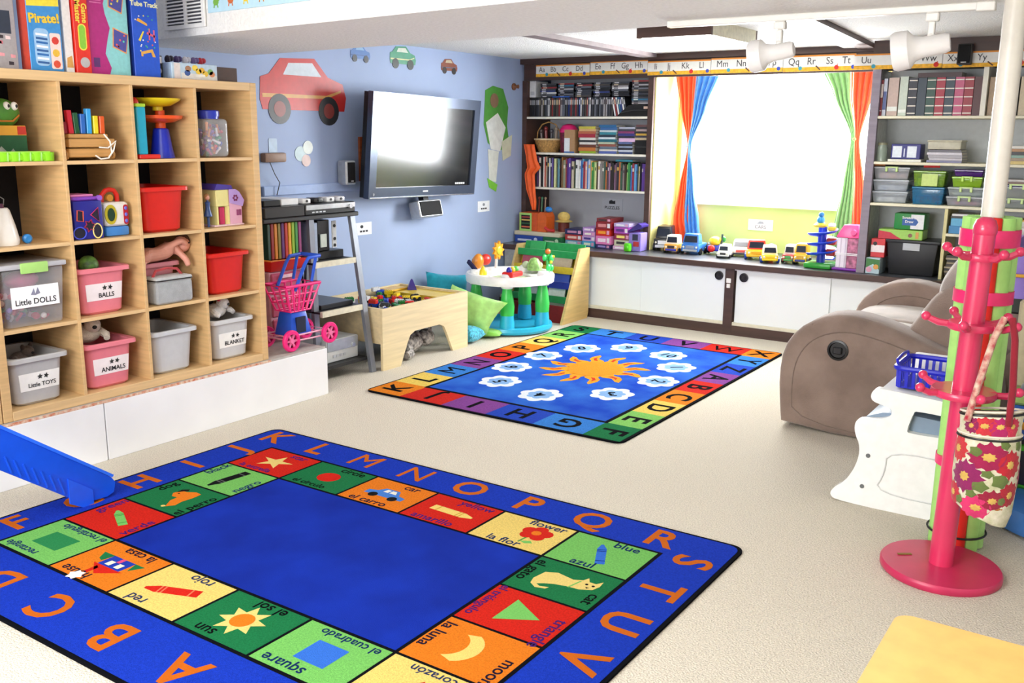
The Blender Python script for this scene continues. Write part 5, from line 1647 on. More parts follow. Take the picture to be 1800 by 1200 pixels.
# second shelf
t = thing('wicker_basket', 'round wicker basket with hoop handle on the second shelf', 'basket', (-4.60, 7.36, 1.331))
wk = mat('c89a5a', rough=.7, var=.2, scale=60, bump=.8, bscale=120)
B().lathe([(.085, 0), (.10, .03), (.12, .08), (.128, .11), (.12, .11), (.095, .02), (.001, .015)], n=28).build('bowl', wk, t, 40)
B().tube([(.125 * math.cos(2 * PI * k / 24), .125 * math.sin(2 * PI * k / 24), .112) for k in range(24)], .008, 6, True).build('rim', mat('e4cfa4', rough=.7), t)
B().tube([(-.122, 0, .11), (-.115, 0, .18), (-.07, 0, .24), (0, 0, .262), (.07, 0, .24), (.115, 0, .18), (.122, 0, .11)], .006, 6).build('handle', wk, t)
for k, (dx, c, n_) in enumerate(((-.06, '5a4a48', 'brown'), (-.02, '8a2a2a', 'red'), (.03, '4a4a54', 'grey'), (.07, '9a8a7a', 'tan'))):
    tag(B().tube([(-4.60 + dx, 7.36, 1.36), (-4.60 + dx * 1.2, 7.35, 1.50 + .02 * (k % 2))], .014, 8).sph((-4.60 + dx * 1.2, 7.35, 1.515 + .02 * (k % 2)), .02, 8, 6).build('rhythm_stick', plastic(c)), n_ + ' stick standing in the wicker basket', 'stick', 'sticks in the basket')
t = thing('toy_bucket', 'dark red toy bucket with a hot pink domed lid', 'bucket', (-4.375, 7.33, 1.331))
B().lathe([(.07, 0), (.075, .06), (.078, .17), (.074, .175)], n=22).build('bucket', mat('7a2440', rough=.4, var=.3, scale=40), t)
B().lathe([(.08, .172), (.078, .20), (.055, .232), (.02, .245), (.001, .246)], n=22).build('lid', plastic('e8287a'), t)
t = thing('carton', 'tall tan and white carton before the toy bucket', 'carton', (-4.315, 7.24, 1.331))
B().box(-.052, .052, 0, .08, 0, .195, .002).build('box', card('b08a62'), t, 0)
B().box(-.05, .004, -.001, .001, .01, .125).build('label_print', card('e4e6ea'), t, 0)
B().box(-.05, .05, -.0012, .001, .0, .012).build('base_print', card('3a6ab0'), t, 0)


def pile(x0, x1, z0, specs, group, where, y=7.235, d=.17, name='book', cat='book'):
    z = z0
    for h, c, n_ in specs:
        o = random.uniform(-.008, .008)
        book(n_ + ' ' + where, ((x0 + x1) / 2 + o, y + random.uniform(0, .012), z + .0005), (x1 - x0) - random.uniform(.0, .018), h, d, c, group, True, cat=cat, name=name)
        z += h + .0008


pile(-4.225, -4.055, 1.331, [(.018, '9ab83a', 'lime'), (.03, 'c8783a', 'orange-brown'), (.022, '6a3a2a', 'brown'), (.02, 'e4e0d8', 'white'), (.016, '2a2a2e', 'black'), (.02, 'dcd8d0', 'cream'), (.03, 'a83040', 'crimson'), (.022, 'b86a4a', 'rust'), (.018, 'd8b078', 'tan'), (.02, 'c8c048', 'yellow')], 'books piled left of centre on the second shelf', 'book lying in the warm-coloured pile on the second shelf')
pile(-4.03, -3.855, 1.331, [(.02, '5a6ab0', 'blue'), (.014, 'e0dcd4', 'white'), (.022, '6a7888', 'grey-blue'), (.02, '9a5a4a', 'brick'), (.016, 'b8c4a8', 'sage'), (.022, '2a6a78', 'teal'), (.016, 'd4e0e4', 'pale'), (.02, '2a3a48', 'dark'), (.02, '3a8a9a', 'turquoise'), (.016, 'c8d8dc', 'ice'), (.022, '3a68a0', 'mid blue'), (.02, '2f6a9a', 'blue-green')], 'books piled in the middle of the second shelf', 'book lying in the blue pile on the second shelf')
pile(-3.84, -3.70, 1.331, [(.016, '3a4a78', 'navy'), (.016, 'c0c8d8', 'pale'), (.016, '26262c', 'black'), (.014, '8a98b0', 'grey-blue'), (.016, '2c2c34', 'dark'), (.016, '5a6a98', 'blue')], 'cases piled right of centre on the second shelf', 'case lying low in the dark pile on the second shelf', name='disc_box', cat='disc box')
pile(-3.845, -3.68, 1.4305, [(.03, 'dcb8dc', 'lilac'), (.016, '2a2a3c', 'dark'), (.02, '3a3a80', 'indigo'), (.018, '8a3a68', 'plum'), (.016, '40404c', 'grey'), (.016, 'b0b4c4', 'silver')], 'cases piled right of centre on the second shelf', 'case lying high in the dark pile on the second shelf', name='disc_box', cat='disc box')
t = thing('black_case', 'black padded case at the right end of the second shelf', 'case', (-3.625, 7.24, 1.331))
B().box(-.06, .06, 0, .2, 0, .115, .012, 2).build('case', cloth('0e1014'), t)
B().tube([(-.06, .0, .06), (.06, .0, .06)], .004, 6).build('zip', mat('3a3a3c', rough=.4), t)
pile(-3.685, -3.57, 1.447, [(.018, 'b8a888', 'tan'), (.016, '3a3a48', 'dark'), (.016, 'c8a040', 'ochre'), (.016, '2a2a30', 'black'), (.018, 'b09a98', 'taupe'), (.016, '38383e', 'charcoal'), (.018, '6a4a4a', 'brown')], 'cases above the black case', 'case lying above the black padded case', name='disc_box', cat='disc box')

# third shelf: one row of books
x = -4.715
seq = ['2a4a5a', '1f3a4a', '2f7a70', '8aa8a0', '3a3a44', '6a4a7a', '8a2030', 'f0ece4', '1c1c20', 'f0ece4', 'c8463a', 'b8a088', '8a8478', '20202a', 'd8dce0', '26262e', '6a5a9a', '14161c', 'd8dca0', '4a5a5a', '6a98a8', '8ac0cc', '3a2a2a', 'b87a3a', '8a6a4a', '98a088', 'f0d048', '8a3a48', '5a3a90', '6a4aa0', '101014', 'c8bca0', '3a4a3a', 'e8e8e4', 'dcdcd8', 'f0f0ea', '3a6ab0', '68a8d0', '9a3040', 'e8b8a8', '4a78b8', 'c0cce0', 'f0b868', '3a8a4a', 'a8c878', 'd8e0a0', '40302a', 'f0e8e0', '8a8480', '7a7670', '3a5a4a', 'c87840', '28282e', '6a4a5a', '9a7a98', '2a2420']
nmz = {'2a': 'dark', '1f': 'dark', '2f': 'teal', '8a': 'muted', '3a': 'dark', '6a': 'mid-toned', 'f0': 'pale', '1c': 'black', 'c8': 'warm', 'b8': 'tan', '20': 'black', 'd8': 'pale', '26': 'black', '14': 'black', '4a': 'slate', '98': 'sage', '5a': 'purple', '10': 'black', 'e8': 'light', 'dc': 'light', '68': 'sky blue', '9a': 'mauve', 'c0': 'light blue', 'a8': 'lime', '40': 'brown', '7a': 'grey', '28': 'black'}
for i, c in enumerate(seq + [c_ for c_ in seq[::-1] if c_[0] not in 'fed']):
    w_ = random.choice((.009, .012, .014, .016, .02))
    fx = (x + 4.72) / 1.16
    h = (.265 - .055 * fx) + random.uniform(-.018, .014)
    if x + w_ > -3.565:
        break
    book(nmz.get(c[:2], 'coloured') + ' book spine, ' + nth(i + 1) + ' from the left in the row on the third shelf', (x + w_ / 2, 7.225 + random.uniform(0, .02), 1.031), w_, h, .20, c, 'books in the row on the third shelf', bands=[(h * .7, h * .12, random.choice(('e8e4d8', 'c8a858', '2a2a30')))] if i % 2 else None)
    x += w_ + .0008
book('teal book lying on top of the book row', (-3.78, 7.24, 1.268), .16, .016, .14, '3a8a9a', 'books in the row on the third shelf', True)

# counter left: barn toy on board, games
t = thing('wooden_board', 'thick pale board laid across two game boxes on the counter', 'board', (-4.53, 7.12, .612))
B().box(-.235, .235, -.05, .25, 0, .035, .003).build('plank', mat('d8cfb4', rough=.6, var=.08, scale=30, kind='woodx'), t, 0)
for k, (x0, x1, c, c2, lab) in enumerate(((-4.75, -4.46, '2a4aa0', 'd0d8e8', 'blue game box under the pale board by the wall'), (-4.455, -4.27, '1f6a3c', 'c8e8c0', 'green game box under the pale board'))):
    t = thing('game_box', lab, 'box', ((x0 + x1) / 2, 7.06, .551), 0, 'game boxes on the counter')
    hw = (x1 - x0) / 2
    B().box(-hw, hw, 0, .25, 0, .06, .002).build('carton', card(c), t, 0)
    B().prism(circ(.018, hw * .5, .03, 14), -.0015, .001, 'xz').build('logo_print', card(c2), t, 0)
    B().box(-hw * .8, hw * .2, -.0012, .001, .012, .03).build('title_print', card(c2), t, 0)
t = thing('toy_barn', 'orange toy house with lime framed book window on the board', 'toy house', (-4.57, 7.10, .648))
og = mat('d0541c', rough=.5, var=.06)
B().box(-.165, .03, .0, .16, 0, .16, .004).build('house_body', og, t)
B().prism([(.03, 0), (.12, 0), (.12, .13), (.10, .165), (.06, .17), (.03, .155)], .0, .14, 'xz').build('orange_tree', mat('d8601c', rough=.5), t, 20)
lf = plastic('a4d070')
for b in ((-.155, -.03, 0, .018), (-.155, -.03, .14, .158), (-.155, -.14, .018, .14), (-.045, -.03, .018, .14)):
    B().box(b[0], b[1], -.008, .002, b[2], b[3]).build('window_frame', lf, t, 0)
B().box(-.14, -.045, -.002, .001, .018, .14).build('window_back', mat('1a1a18', rough=.8), t, 0)
for z, c in ((.03, 'd86a48'), (.06, '2a5a38'), (.09, 'e0b860'), (.115, 'a83a3a')):
    B().box(-.135, -.05, -.006, -.002, z, z + .012).build('window_slat', card(c), t, 0)
B().tube([(.11, .0, .04), (.15, -.01, .02), (.21, -.01, .018)], .014, 8).build('red_slide', plastic('c83030'), t)
tag(B().sph((-4.475, 7.18, .84), (.035, .03, .025), 12, 8).build('ball', plastic('2a80d0')), 'blue ball resting on the orange toy house', 'ball')
t = thing('toy_horn', 'tan straw hat-shaped toy leaning behind the orange house', 'toy hat', (-4.36, 7.25, .648))
B().sph((0, 0, .13), (.06, .04, .045), 16, 10).build('crown', mat('d8bc6a', rough=.8, bump=.5, bscale=90), t)
B().lathe([(.075, .085), (.08, .092), (.05, .10)], n=20).build('brim', mat('d8bc6a', rough=.8), t)
B().lathe([(.05, 0), (.05, .085)], n=16).build('stand', mat('6a2a20', rough=.6), t)
t = thing('orange_scarf', 'long orange cloth hanging down by the left bookcase post', 'cloth', (-4.66, 7.16, .9))
sc = [(1.40, -4.74, -4.625), (1.27, -4.715, -4.60), (1.20, -4.70, -4.565), (1.14, -4.725, -4.62), (1.02, -4.71, -4.61), (.90, -4.67, -4.60), (.83, -4.645, -4.605)]
curtain_panel('cloth_panel', sc, mat('f2601c', rough=.6, var=.04), t, 7.165, 2, .012)
for k, (x, c, n_) in enumerate(((-4.60, '3a7a5a', 'green'), (-4.565, 'a88a70', 'tan'), (-4.63, '8a3a2a', 'red'))):
    tag(B().cyl((x, 7.26, .8105), (x + .005, 7.26, .93), .006, n=8).sph((x + .005, 7.26, .93), .012, 8, 6).build('toy_pole', plastic(c)), n_ + ' thin pole standing on the orange toy house', 'toy pole', 'poles on the toy house')


def games(x0, x1, y, specs, where):
    z = .551
    for i, (h, c, c2, n_) in enumerate(specs):
        t = thing('game_box', n_ + ' ' + where, 'box', ((x0 + x1) / 2 + random.uniform(-.006, .006), y + random.uniform(0, .02), z), 0, 'game boxes on the counter')
        hw = (x1 - x0) / 2 - random.uniform(0, .008)
        B().box(-hw, hw, 0, .22, 0, h, .002).build('carton', card(c), t, 0)
        B().box(-hw * .7, hw * .35, -.001, .001, h * .3, h * .72).build('title_print', card(c2), t, 0)
        B().box(hw * .5, hw * .85, -.001, .001, h * .2, h * .8).build('picture_print', card('e8e4e8' if i % 2 else 'e0a0c0'), t, 0)
        z += h + .001


games(-4.265, -4.085, 7.10, [(.045, '7ab4d0', 'd8e8ea', 'light blue'), (.048, 'b83a3a', 'f0c8b8', 'red'), (.045, '2a2a5a', 'c88aa8', 'navy')], 'game box in the left stack on the counter')
games(-4.075, -3.945, 7.08, [(.05, '4aa8d0', 'e8f0d8', 'aqua'), (.042, 'd0a8d8', '4a3a8a', 'lilac'), (.036, 'c890c8', 'f0ece0', 'mauve'), (.036, 'b088c8', 'e8d8e8', 'violet')], 'game box in the second stack on the counter')
games(-3.935, -3.785, 7.05, [(.035, '4a3a78', 'a898d8', 'indigo'), (.07, 'e07ab4', 'f4e0ec', 'pink'), (.055, 'c8281c', 'f0a030', 'scarlet'), (.06, '8a1c24', 'd88a8a', 'dark red'), (.03, '7a2a2c', '3a2a2c', 'maroon')], 'game box in the tall red and pink stack on the counter')
games(-3.775, -3.625, 7.08, [(.03, 'e0b8d8', 'f4eef4', 'pale pink'), (.05, 'c8ccb0', '3a3a3c', 'cream'), (.05, '8a2a4a', 'f0e07a', 'plum'), (.055, 'a84ab0', '5a2a7a', 'purple'), (.03, 'b8a8d8', 'e8e8f0', 'lavender')], 'game box in the stack beside the purple toy house')
t = thing('toy_castle', 'purple toy house with dark roof at the right end of the left bookcase', 'toy house', (-3.565, 7.06, .551))
B().box(-.055, .055, 0, .12, 0, .15, .004).build('walls', plastic('8a7ac8'), t)
B().prism([(-.06, .15), (.06, .20), (.062, .215), (.03, .23), (-.06, .165)], -.005, .125, 'xz').build('roof', plastic('3a2a78'), t, 0)
B().box(-.02, .03, -.003, .002, .09, .14).build('window', plastic('2a2a48'), t, 0)
B().box(-.01, .04, -.004, .002, .04, .08).build('red_panel', plastic('b8283a'), t, 0)
tag(B().box(-3.63, -3.575, 6.99, 7.04, .551, .62, .016, 3).sph((-3.60, 6.985, .585), (.02, .008, .02), 10, 8).build('toy_frog', plastic('52c41a')), 'bright green chunky toy on the counter before the purple house', 'toy')


# ------------------------------------------------------------------ toy vehicles on the counter
def vehicle(name, label, x, y, L_, Wd, H, body, cab, trim, rz=0.0, cabpos=(.35, .95), wheel='1a1a1c', nose=None):
    """front towards local -y"""
    t = thing(name, label, 'toy vehicle', (x, y, .551), rz, 'toy vehicles on the counter')
    r = H * .16
    w2 = Wd / 2
    bz = r * .8
    B().box(-w2, w2, 0, L_, bz, H * .52, Wd * .09, 2).build('body', plastic(body), t)
    c0, c1 = cabpos
    B().frus((-w2 * .94, w2 * .94, L_ * c0, L_ * c1), (-w2 * .8, w2 * .8, L_ * (c0 + .08), L_ * (c1 - .03)), H * .5, H, Wd * .07, 2).build('cab', plastic(cab), t)
    B().frus((-w2 * .74, w2 * .74, L_ * c0 - .002, L_ * c0 + .01), (-w2 * .66, w2 * .66, L_ * (c0 + .06), L_ * (c0 + .08)), H * .60, H * .90).build('windscreen', mat('1c2434', rough=.15), t, 0)
    B().box(-w2 * .8, w2 * .8, -.006, .004, bz + .004, H * .26, .003).build('bumper', plastic(trim), t)
    B().box(-w2 * .5, w2 * .5, -.003, .003, H * .28, H * .44, .002).build('grille', plastic(nose or trim), t)
    for k in (-1, 1):
        B().sph((k * w2 * .72, .0, H * .36), (.008, .006, .009), 8, 6).build('headlight', plastic('f4f0d8'), t)
        for yy in (L_ * .2, L_ * .78):
            B().lathe([(.001, -.012), (r * .5, -.013), (r, -.009), (r, .009), (r * .5, .013), (.001, .012)], (k * w2, yy, r), 16, axis='x').build('wheel', plastic(wheel), t)
    return t


vehicle('toy_truck', 'black pick-up toy truck by the yellow panel', -3.385, 7.20, .26, .14, .20, '121214', '18181a', 'c8ccd0', .25, (.22, .98), nose='e0e2e4')
vehicle('toy_truck', 'white and orange toy van with dark nose beside the black truck', -3.265, 7.115, .14, .115, .145, 'e8a840', 'f0ece0', '2234b0', .12, (.18, .97), nose='26242a')
vehicle('toy_truck', 'blue toy lorry with grey bumper', -3.11, 7.14, .20, .15, .165, '3a7cd0', '3a7cd0', 'a8acb0', .05, (.05, .5), nose='8a98b0')
t = thing('toy_tool_cart', 'yellow and red toy tractor with green lever', 'toy vehicle', (-2.945, 7.24, .551), .1, 'toy vehicles on the counter')
B().box(-.06, .06, 0, .14, .03, .075, .01, 2).build('chassis', plastic('2a3ab0'), t)
B().sph((-.01, .06, .105), (.05, .06, .04), 14, 10).build('hood', plastic('f0d024'), t)
B().cyl((.045, .05, .07), (.05, .05, .165), .008, n=8).build('lever', plastic('22383a'), t)
B().sph((.06, .06, .125), (.018, .018, .022), 10, 8).build('green_leaf', plastic('2a8a3a'), t)
B().sph((-.02, -.008, .052), (.03, .022, .03), 14, 10).build('red_wheel', plastic('d8241c'), t)
for k in (-.07, .062):
    B().lathe([(.001, -.014), (.04, -.012), (.045, 0), (.04, .012), (.001, .014)], (k, .09, .045), 16, axis='x').build('wheel', BLACK, t)
vehicle('toy_bus', 'small white toy bus with black nose', -2.805, 7.08, .17, .09, .10, 'ecebe8', 'f4f2ee', 'e8e6e2', .18, (.12, .97), nose='141416')
vehicle('toy_ambulance', 'white toy ambulance with red stripe', -2.725, 7.25, .20, .15, .125, 'e8dcd8', 'f2f0ec', '1a1a1c', .3, (.2, .95), nose='c84a40')
vehicle('toy_truck', 'red and yellow toy truck with blue wheels', -2.56, 7.15, .17, .155, .15, 'f2c41e', 'd8301c', 'f0b81c', .35, (.15, .75), '1f3f9a', 'e8a818')
tag(B().sph((-2.475, 7.24, .645), .032, 14, 10).build('ball', plastic('2fc090')), 'mint green ball balanced behind the red and yellow truck', 'ball')
tag(B().lathe([(.022, 0), (.02, .03), (.012, .06), (.001, .062)], (-2.475, 7.24, .551), 12).build('ball_stand', plastic('d8301c')), 'red cone holding the mint green ball', 'cone')
vehicle('toy_truck', 'yellow and white toy dump truck', -2.405, 7.02, .18, .12, .125, 'f4cf1a', 'f0e8d0', 'f4cf1a', .38, (.25, .95), '1f3f9a', 'f0c818')
vehicle('toy_car', 'red and green toy car with silver roof', -2.29, 7.08, .17, .085, .135, 'c03a34', 'd4d4d4', '3a9a48', .1, (.25, .95), nose='3a9a48')
vehicle('toy_car', 'yellow toy bus with dark blue foot', -2.195, 7.07, .17, .095, .155, 'f0c024', 'f0b828', '1c2a78', .12, (.12, .97), '15151a', 'd8a018')
# spiral ramp
t = thing('spiral_ramp', 'blue spiral ball run on a green foot with a yellow top', 'toy', (-2.03, 7.03, .551))
B().box(-.10, .10, -.09, .10, 0, .04, .016, 2).build('foot', plastic('2f9a34'), t)
B().cyl((0, 0, .03), (0, 0, .30), .03, n=16).build('column', plastic('1c3ec0'), t)
q = B()


def helix(u, v):
    a = 2 * PI * 3.0 * u + .6
    r = .03 + .075 * v
    return Vector((r * math.cos(a), r * math.sin(a), .06 + .215 * u + (.014 if v > .85 else 0)))


q.grid(helix, 90, 6)
o = q.build('spiral_ramp_track', plastic('1c46d0'), t, 60)
sd = o.modifiers.new('thickness', 'SOLIDIFY')
sd.thickness = .005
for z in (.12, .20):
    B().box(.035, .10, -.02, .03, z - .03, z + .02, .008).build('red_gate', plastic('b8281c'), t)
B().lathe([(.045, .295), (.05, .31), (.03, .325), (.001, .326)], (-.02, 0, 0), 18).build('yellow_top', plastic('f0d020'), t)
B().sph((-.02, 0, .345), (.028, .028, .032), 12, 8).build('blue_elephant_body', plastic('3a9ad8'), t)
B().sph((-.016, -.008, .385), (.02, .02, .02), 12, 8).build('blue_head', plastic('2a80c0'), t)
B().box(.04, .09, -.02, .03, .27, .30, .006).build('yellow_cup', plastic('e8c82a'), t)
B().box(.04, .085, -.015, .025, .30, .325, .006).build('white_block', WHITE, t)
# pink castle
t = thing('toy_tower', 'tall white toy tower with hot pink roof and purple foot', 'toy tower', (-1.83, 7.03, .551), -.05)
B().box(-.095, .095, -.08, .10, 0, .018, .006).build('foot', plastic('7a2aa0'), t)
B().box(-.075, .0, -.06, .08, .018, .235, .004).build('white_front', plastic('ece4ee'), t)
B().box(.0, .075, -.055, .08, .018, .235, .004).build('pink_side', mat('c87a98', rough=.35, var=.3, scale=30), t)
for z in (.11, .12):
    B().box(-.08, .08, -.065, .085, z, z + .006).build('ledge', plastic('f4f0f4'), t, 0)
for x in (-.045, -.012):
    B().box(x - .003, x + .003, -.0635, -.06, .02, .23).build('panel_rib', plastic('d8ccdc'), t, 0)
B().frus((-.085, .085, -.07, .09), (-.045, .06, -.03, .06), .235, .325, .012, 2).build('roof', plastic('f0448c'), t)
B().prism(circ(.02, .04, .275, 12), -.075, -.03, 'xz').build('dormer', plastic('f06aa4'), t)

# ------------------------------------------------------------------ right bookcase contents
xs_ = [(-1.712, .034, '8a1420', .235, 'tall dark red', [(.03, .006, 'e8d8d8'), (.12, .09, 'e8d8d0')]), (-1.675, .022, 'd0d4e4', .245, 'white and blue', [(.04, .12, '4a5a98')]), (-1.645, .066, 'c8b0a4', .25, 'beige patterned', [(.03, .03, 'e8ece4')]), (-1.572, .052, 'ccd8c8', .255, 'pale green', [(.02, .02, 'f0f4ec')])]
for x, w_, c, h, n_, b in xs_:
    book(n_ + ' binder at the left of the top right shelf', (x + w_ / 2, 6.965, 1.632), w_, h, .24, c, 'binders on the top right shelf', bands=b)
enc = [('1c2030', 'navy'), ('2a3a48', 'slate'), ('1f4a3c', 'green'), ('a82038', 'crimson'), ('243848', 'blue-black'), ('c05078', 'pink'), ('9a1c30', 'deep red'), ('4a1014', 'maroon')]
for i, (c, n_) in enumerate(enc):
    x = -1.515 + i * .0575
    bands = [(z, .007, 'ece4d8') for z in (.012, .06, .115, .17, .225)] if i not in (1, 7) else None
    book(n_ + ' encyclopaedia volume with pale spine bands on the top right shelf' if bands else n_ + ' plain encyclopaedia volume on the top right shelf', (x + .027, 6.965, 1.632), .054, .245, .22, c, 'encyclopaedia row', bands=bands)
for i in range(4):
    book(('oak', 'black', 'grey', 'tan')[i] + ' binder right of the white divider on the top right shelf', (-1.0 + i * .06, 6.975, 1.632), .05, .24, .22, ('b89a78', '1c1c22', '8a8a92', 'c8b898')[i], 'binders on the top right shelf')
book('maroon volume lying on the encyclopaedia row', (-1.33, 6.97, 1.8785), .27, .03, .18, '3a1018', 'encyclopaedia row', True, bands=None)

t = thing('jar', 'small glass jar of odds and ends at the left of the second right shelf', 'jar', (-1.655, 6.99, 1.327))
B().lathe([(.035, 0), (.036, .085), (.03, .10), (.03, .11)], n=16).build('glass', glassy('b8c8b8', .55), t)
B().lathe([(.032, .11), (.032, .125), (.001, .126)], n=16).build('lid', mat('8a8a70', rough=.4), t)
B().lathe([(.03, .004), (.03, .07), (.001, .075)], n=12).build('filling', mat('6a7a5a', rough=.7, var=.5, scale=80), t)
t = thing('carton', 'navy carton with two white label panels on the second right shelf', 'carton', (-1.50, 6.98, 1.345))
B().box(-.095, .095, 0, .14, 0, .10, .003).build('box', card('26267a'), t, 0)
for x0 in (-.085, .01):
    B().box(x0, x0 + .06, -.001, .001, .01, .085).build('label_print', card('e4ecf6'), t, 0)
B().box(-.012, -.004, -.001, .001, .015, .07).build('stripe_print', card('c8d0e8'), t, 0)
book('white tray lying under the navy carton', (-1.50, 6.96, 1.326), .215, .017, .2, 'e8e6dc', 'papers on the second right shelf', True)
pile(-1.36, -1.14, 1.326, [(.014, '8a8ab0', 'lilac'), (.014, 'c4c0c8', 'pale grey'), (.02, 'a8a4ac', 'grey'), (.016, 'd0ccd4', 'silver'), (.016, '6a6870', 'charcoal')], 'papers on the second right shelf', 'paper folder in the stack under the cream tin', 6.97, .22, 'paper_folder', 'folder')
t = thing('cream_tin', 'shallow cream plastic container on top of the paper stack', 'container', (-1.255, 7.06, 1.411))
B().box(-.11, .10, -.08, .12, 0, .055, .014, 2).build('base', mat('c8c4ae', rough=.4), t)
B().box(-.115, .105, -.085, .125, .05, .062, .006).build('lid', mat('d8d4be', rough=.4), t)
t = thing('paint_brush', 'long black stick with red handle lying on the clear boxes', 'brush', (-1.42, 6.97, 1.305))
B().cyl((-.27, 0, 0), (.05, 0, -.002), .008, n=8).build('shaft', BLACK, t)
B().cyl((.05, 0, -.002), (.15, 0, -.004), .013, .009, n=10).build('handle', plastic('c81c20'), t)
B().cyl((-.30, 0, 0), (-.2, 0, 0), .009, n=8).build('tip', mat('b06a28', rough=.5), t)


def clearbox(label, x0, x1, z, h, col, alpha, clip=None, fill=None, y=6.96, d=.26, lidc=None):
    t = thing('plastic_box', label, 'box', ((x0 + x1) / 2, y, z), 0, 'lidded plastic boxes on the right shelves')
    hw = (x1 - x0) / 2
    B().frus((-hw * .88, hw * .88, .012, d - .012), (-hw * .97, hw * .97, .003, d - .003), 0, h - .014, .006).build('tub', glassy(col, alpha), t)
    B().box(-hw, hw, 0, d, h - .014, h, .005).build('lid', glassy(lidc or col, min(1, alpha + .35)), t)
    if clip:
        for k in (-.35, .35):
            B().box(k * hw * 2 * .4 - .008, k * hw * 2 * .4 + .008, -.008, .002, h - .032, h + .002, .003).build('clip', plastic(clip), t)
        B().box(-hw * .35, hw * .35, -.006, .002, h - .006, h + .003).build('clip_bar', plastic(clip), t, 0)
    if fill:
        B().box(-hw * .78, hw * .78, .03, d - .03, .004, h * .55, .02, 2).build('contents', mat(fill[0], rough=.7, var=.6, scale=45, col2=fill[1]), t)
    return t


clearbox('top clear drawer box with lime clip in the left stack of three', -1.695, -1.455, 1.205, .085, 'd4d8dc', .4, 'c4e08a', ('d8a89a', '8a8a90'))
clearbox('middle clear drawer box in the left stack of three', -1.695, -1.455, 1.126, .078, 'd4dce4', .4, None, ('c4ccd4', '8a98a8'))
clearbox('bottom clear drawer box in the left stack of three', -1.695, -1.455, 1.046, .079, 'd4dce4', .4, None, ('e0e4e8', '7a8088'))
clearbox('green tinted box with a lime card on the third right shelf', -1.435, -1.225, 1.165, .105, '8ab83a', .55, None, ('a8c860', '3a6a2a'))
tag(B().box(-1.375, -1.275, 6.955, 6.9575, 1.17, 1.25).build('note_card', card('c8e07a')), 'lime note card stuck on the green tinted box', 'card')
clearbox('blue tinted box under the green one on the third right shelf', -1.435, -1.225, 1.046, .117, '2a7aa8', .65, None, ('2a6a90', '8a3048'))
clearbox('shallow clear box with lime clip at the bottom beside the post', -1.215, -.985, 1.046, .062, 'ccd0d4', .4, 'c4e08a', ('6a80b8', 'c84a60'))
clearbox('clear box with lime clip second from the bottom beside the post', -1.21, -.98, 1.109, .06, 'ccd8d8', .4, 'c4e08a', ('b8c8c0', '8a9a98'))
clearbox('lime tinted box third up beside the post', -1.19, -1.0, 1.170, .068, '9acc2a', .7, 'b4e04a', ('b4d84a', '6a8a2a'))
clearbox('purple box on top of the stack beside the post', -1.18, -1.0, 1.239, .045, '4a1a78', .95)
clearbox('purple lidded clear box right of the post', -.93, -.66, 1.109, .09, 'c8ccd0', .45, 'c4e08a', ('3a3a3c', '8a9a58'), lidc='3a1a80')
clearbox('shallow clear box right of the post under the purple lid', -.93, -.66, 1.046, .062, 'b8c0c0', .5, 'c4e08a', ('6a7a60', '9aa0a0'))
pile(-.92, -.66, 1.326, [(.02, 'd8c070', 'yellow'), (.018, 'a08a70', 'tan'), (.018, '8ab0a0', 'sage'), (.02, '26262a', 'black'), (.018, 'b08050', 'brown'), (.016, 'e0dcd4', 'white')], 'books right of the post', 'book in the pile right of the post on the second shelf', 6.96)
pile(-.92, -.66, 1.2, [(.014, '7a5a50', 'brown'), (.014, 'c8c4c0', 'grey')], 'books right of the post', 'book lying on the purple lid right of the post', 6.97)
# below: puzzle boxes and tubs
pile(-1.17, -1.03, .863, [(.05, '2a86c0', 'sky blue'), (.05, '5ab0d8', 'light blue'), (.014, '2a2a30', 'black'), (.014, 'e4e4e4', 'white')], 'boxes right of the divider', 'flat box on the small shelf right of the divider', 6.95, .2, 'flat_box', 'box')
pile(-.92, -.68, .863, [(.05, '3a7a3a', 'green'), (.06, 'e0a028', 'orange')], 'boxes right of the post', 'flat box on the small shelf right of the post', 6.95, .2, 'flat_box', 'box')
pile(-1.175, -.99, .551, [(.016, '2c2824', 'dark brown'), (.012, 'b8a888', 'tan'), (.016, '38302a', 'umber'), (.012, 'a89878', 'straw'), (.016, '2c2824', 'black-brown'), (.012, 'b8a888', 'beige'), (.016, '40362c', 'walnut'), (.012, 'a89878', 'sand'), (.016, '2a2622', 'espresso'), (.012, 'c0b090', 'buff'), (.016, '38302a', 'cocoa')], 'magazines below the small shelf', 'magazine in the striped stack right of the divider', 6.95, .2, 'magazine', 'magazine')
t = thing('storage_tote', 'black storage tote with grey label under the right shelves', 'tote', (-1.40, 6.99, .551))
B().frus((-.145, .145, .01, .24), (-.17, .165, .0, .26), 0, .225, .01, 2).build('tub', plastic('15171c', rough=.45), t)
B().box(-.185, .18, -.008, .27, .222, .245, .008, 2).build('lid', plastic('1a1d22', rough=.4), t)
B().box(-.06, .05, -.006, .004, .175, .235).build('paper_label', paper('c4c8cc'), t, 0)
t = thing('activity_box', 'green tin reading Scratch & Draw at the top of the box pile', 'box', (-1.42, 6.99, .867))
B().box(-.115, .085, 0, .16, 0, .112, .010, 2).build('tin', card('1f8a3c'), t)
B().box(-.005, .08, -.0015, .001, .006, .105).build('white_print', card('eceff0'), t, 0)
B().prism([(-.06, .03), (.03, .03), (.045, .055), (.025, .08), (-.06, .08)], -.0022, .001, 'xz').build('blue_print', card('1f5aa8'), t, 0)
text('Scratch &', .024, card('f4f6f4'), t, (-1.435, 6.987, .867 + .082), depth=.0004, bold=.02)
text('Draw', .024, card('f4f6f4'), t, (-1.435, 6.9865, .867 + .055), depth=.0004, bold=.02)
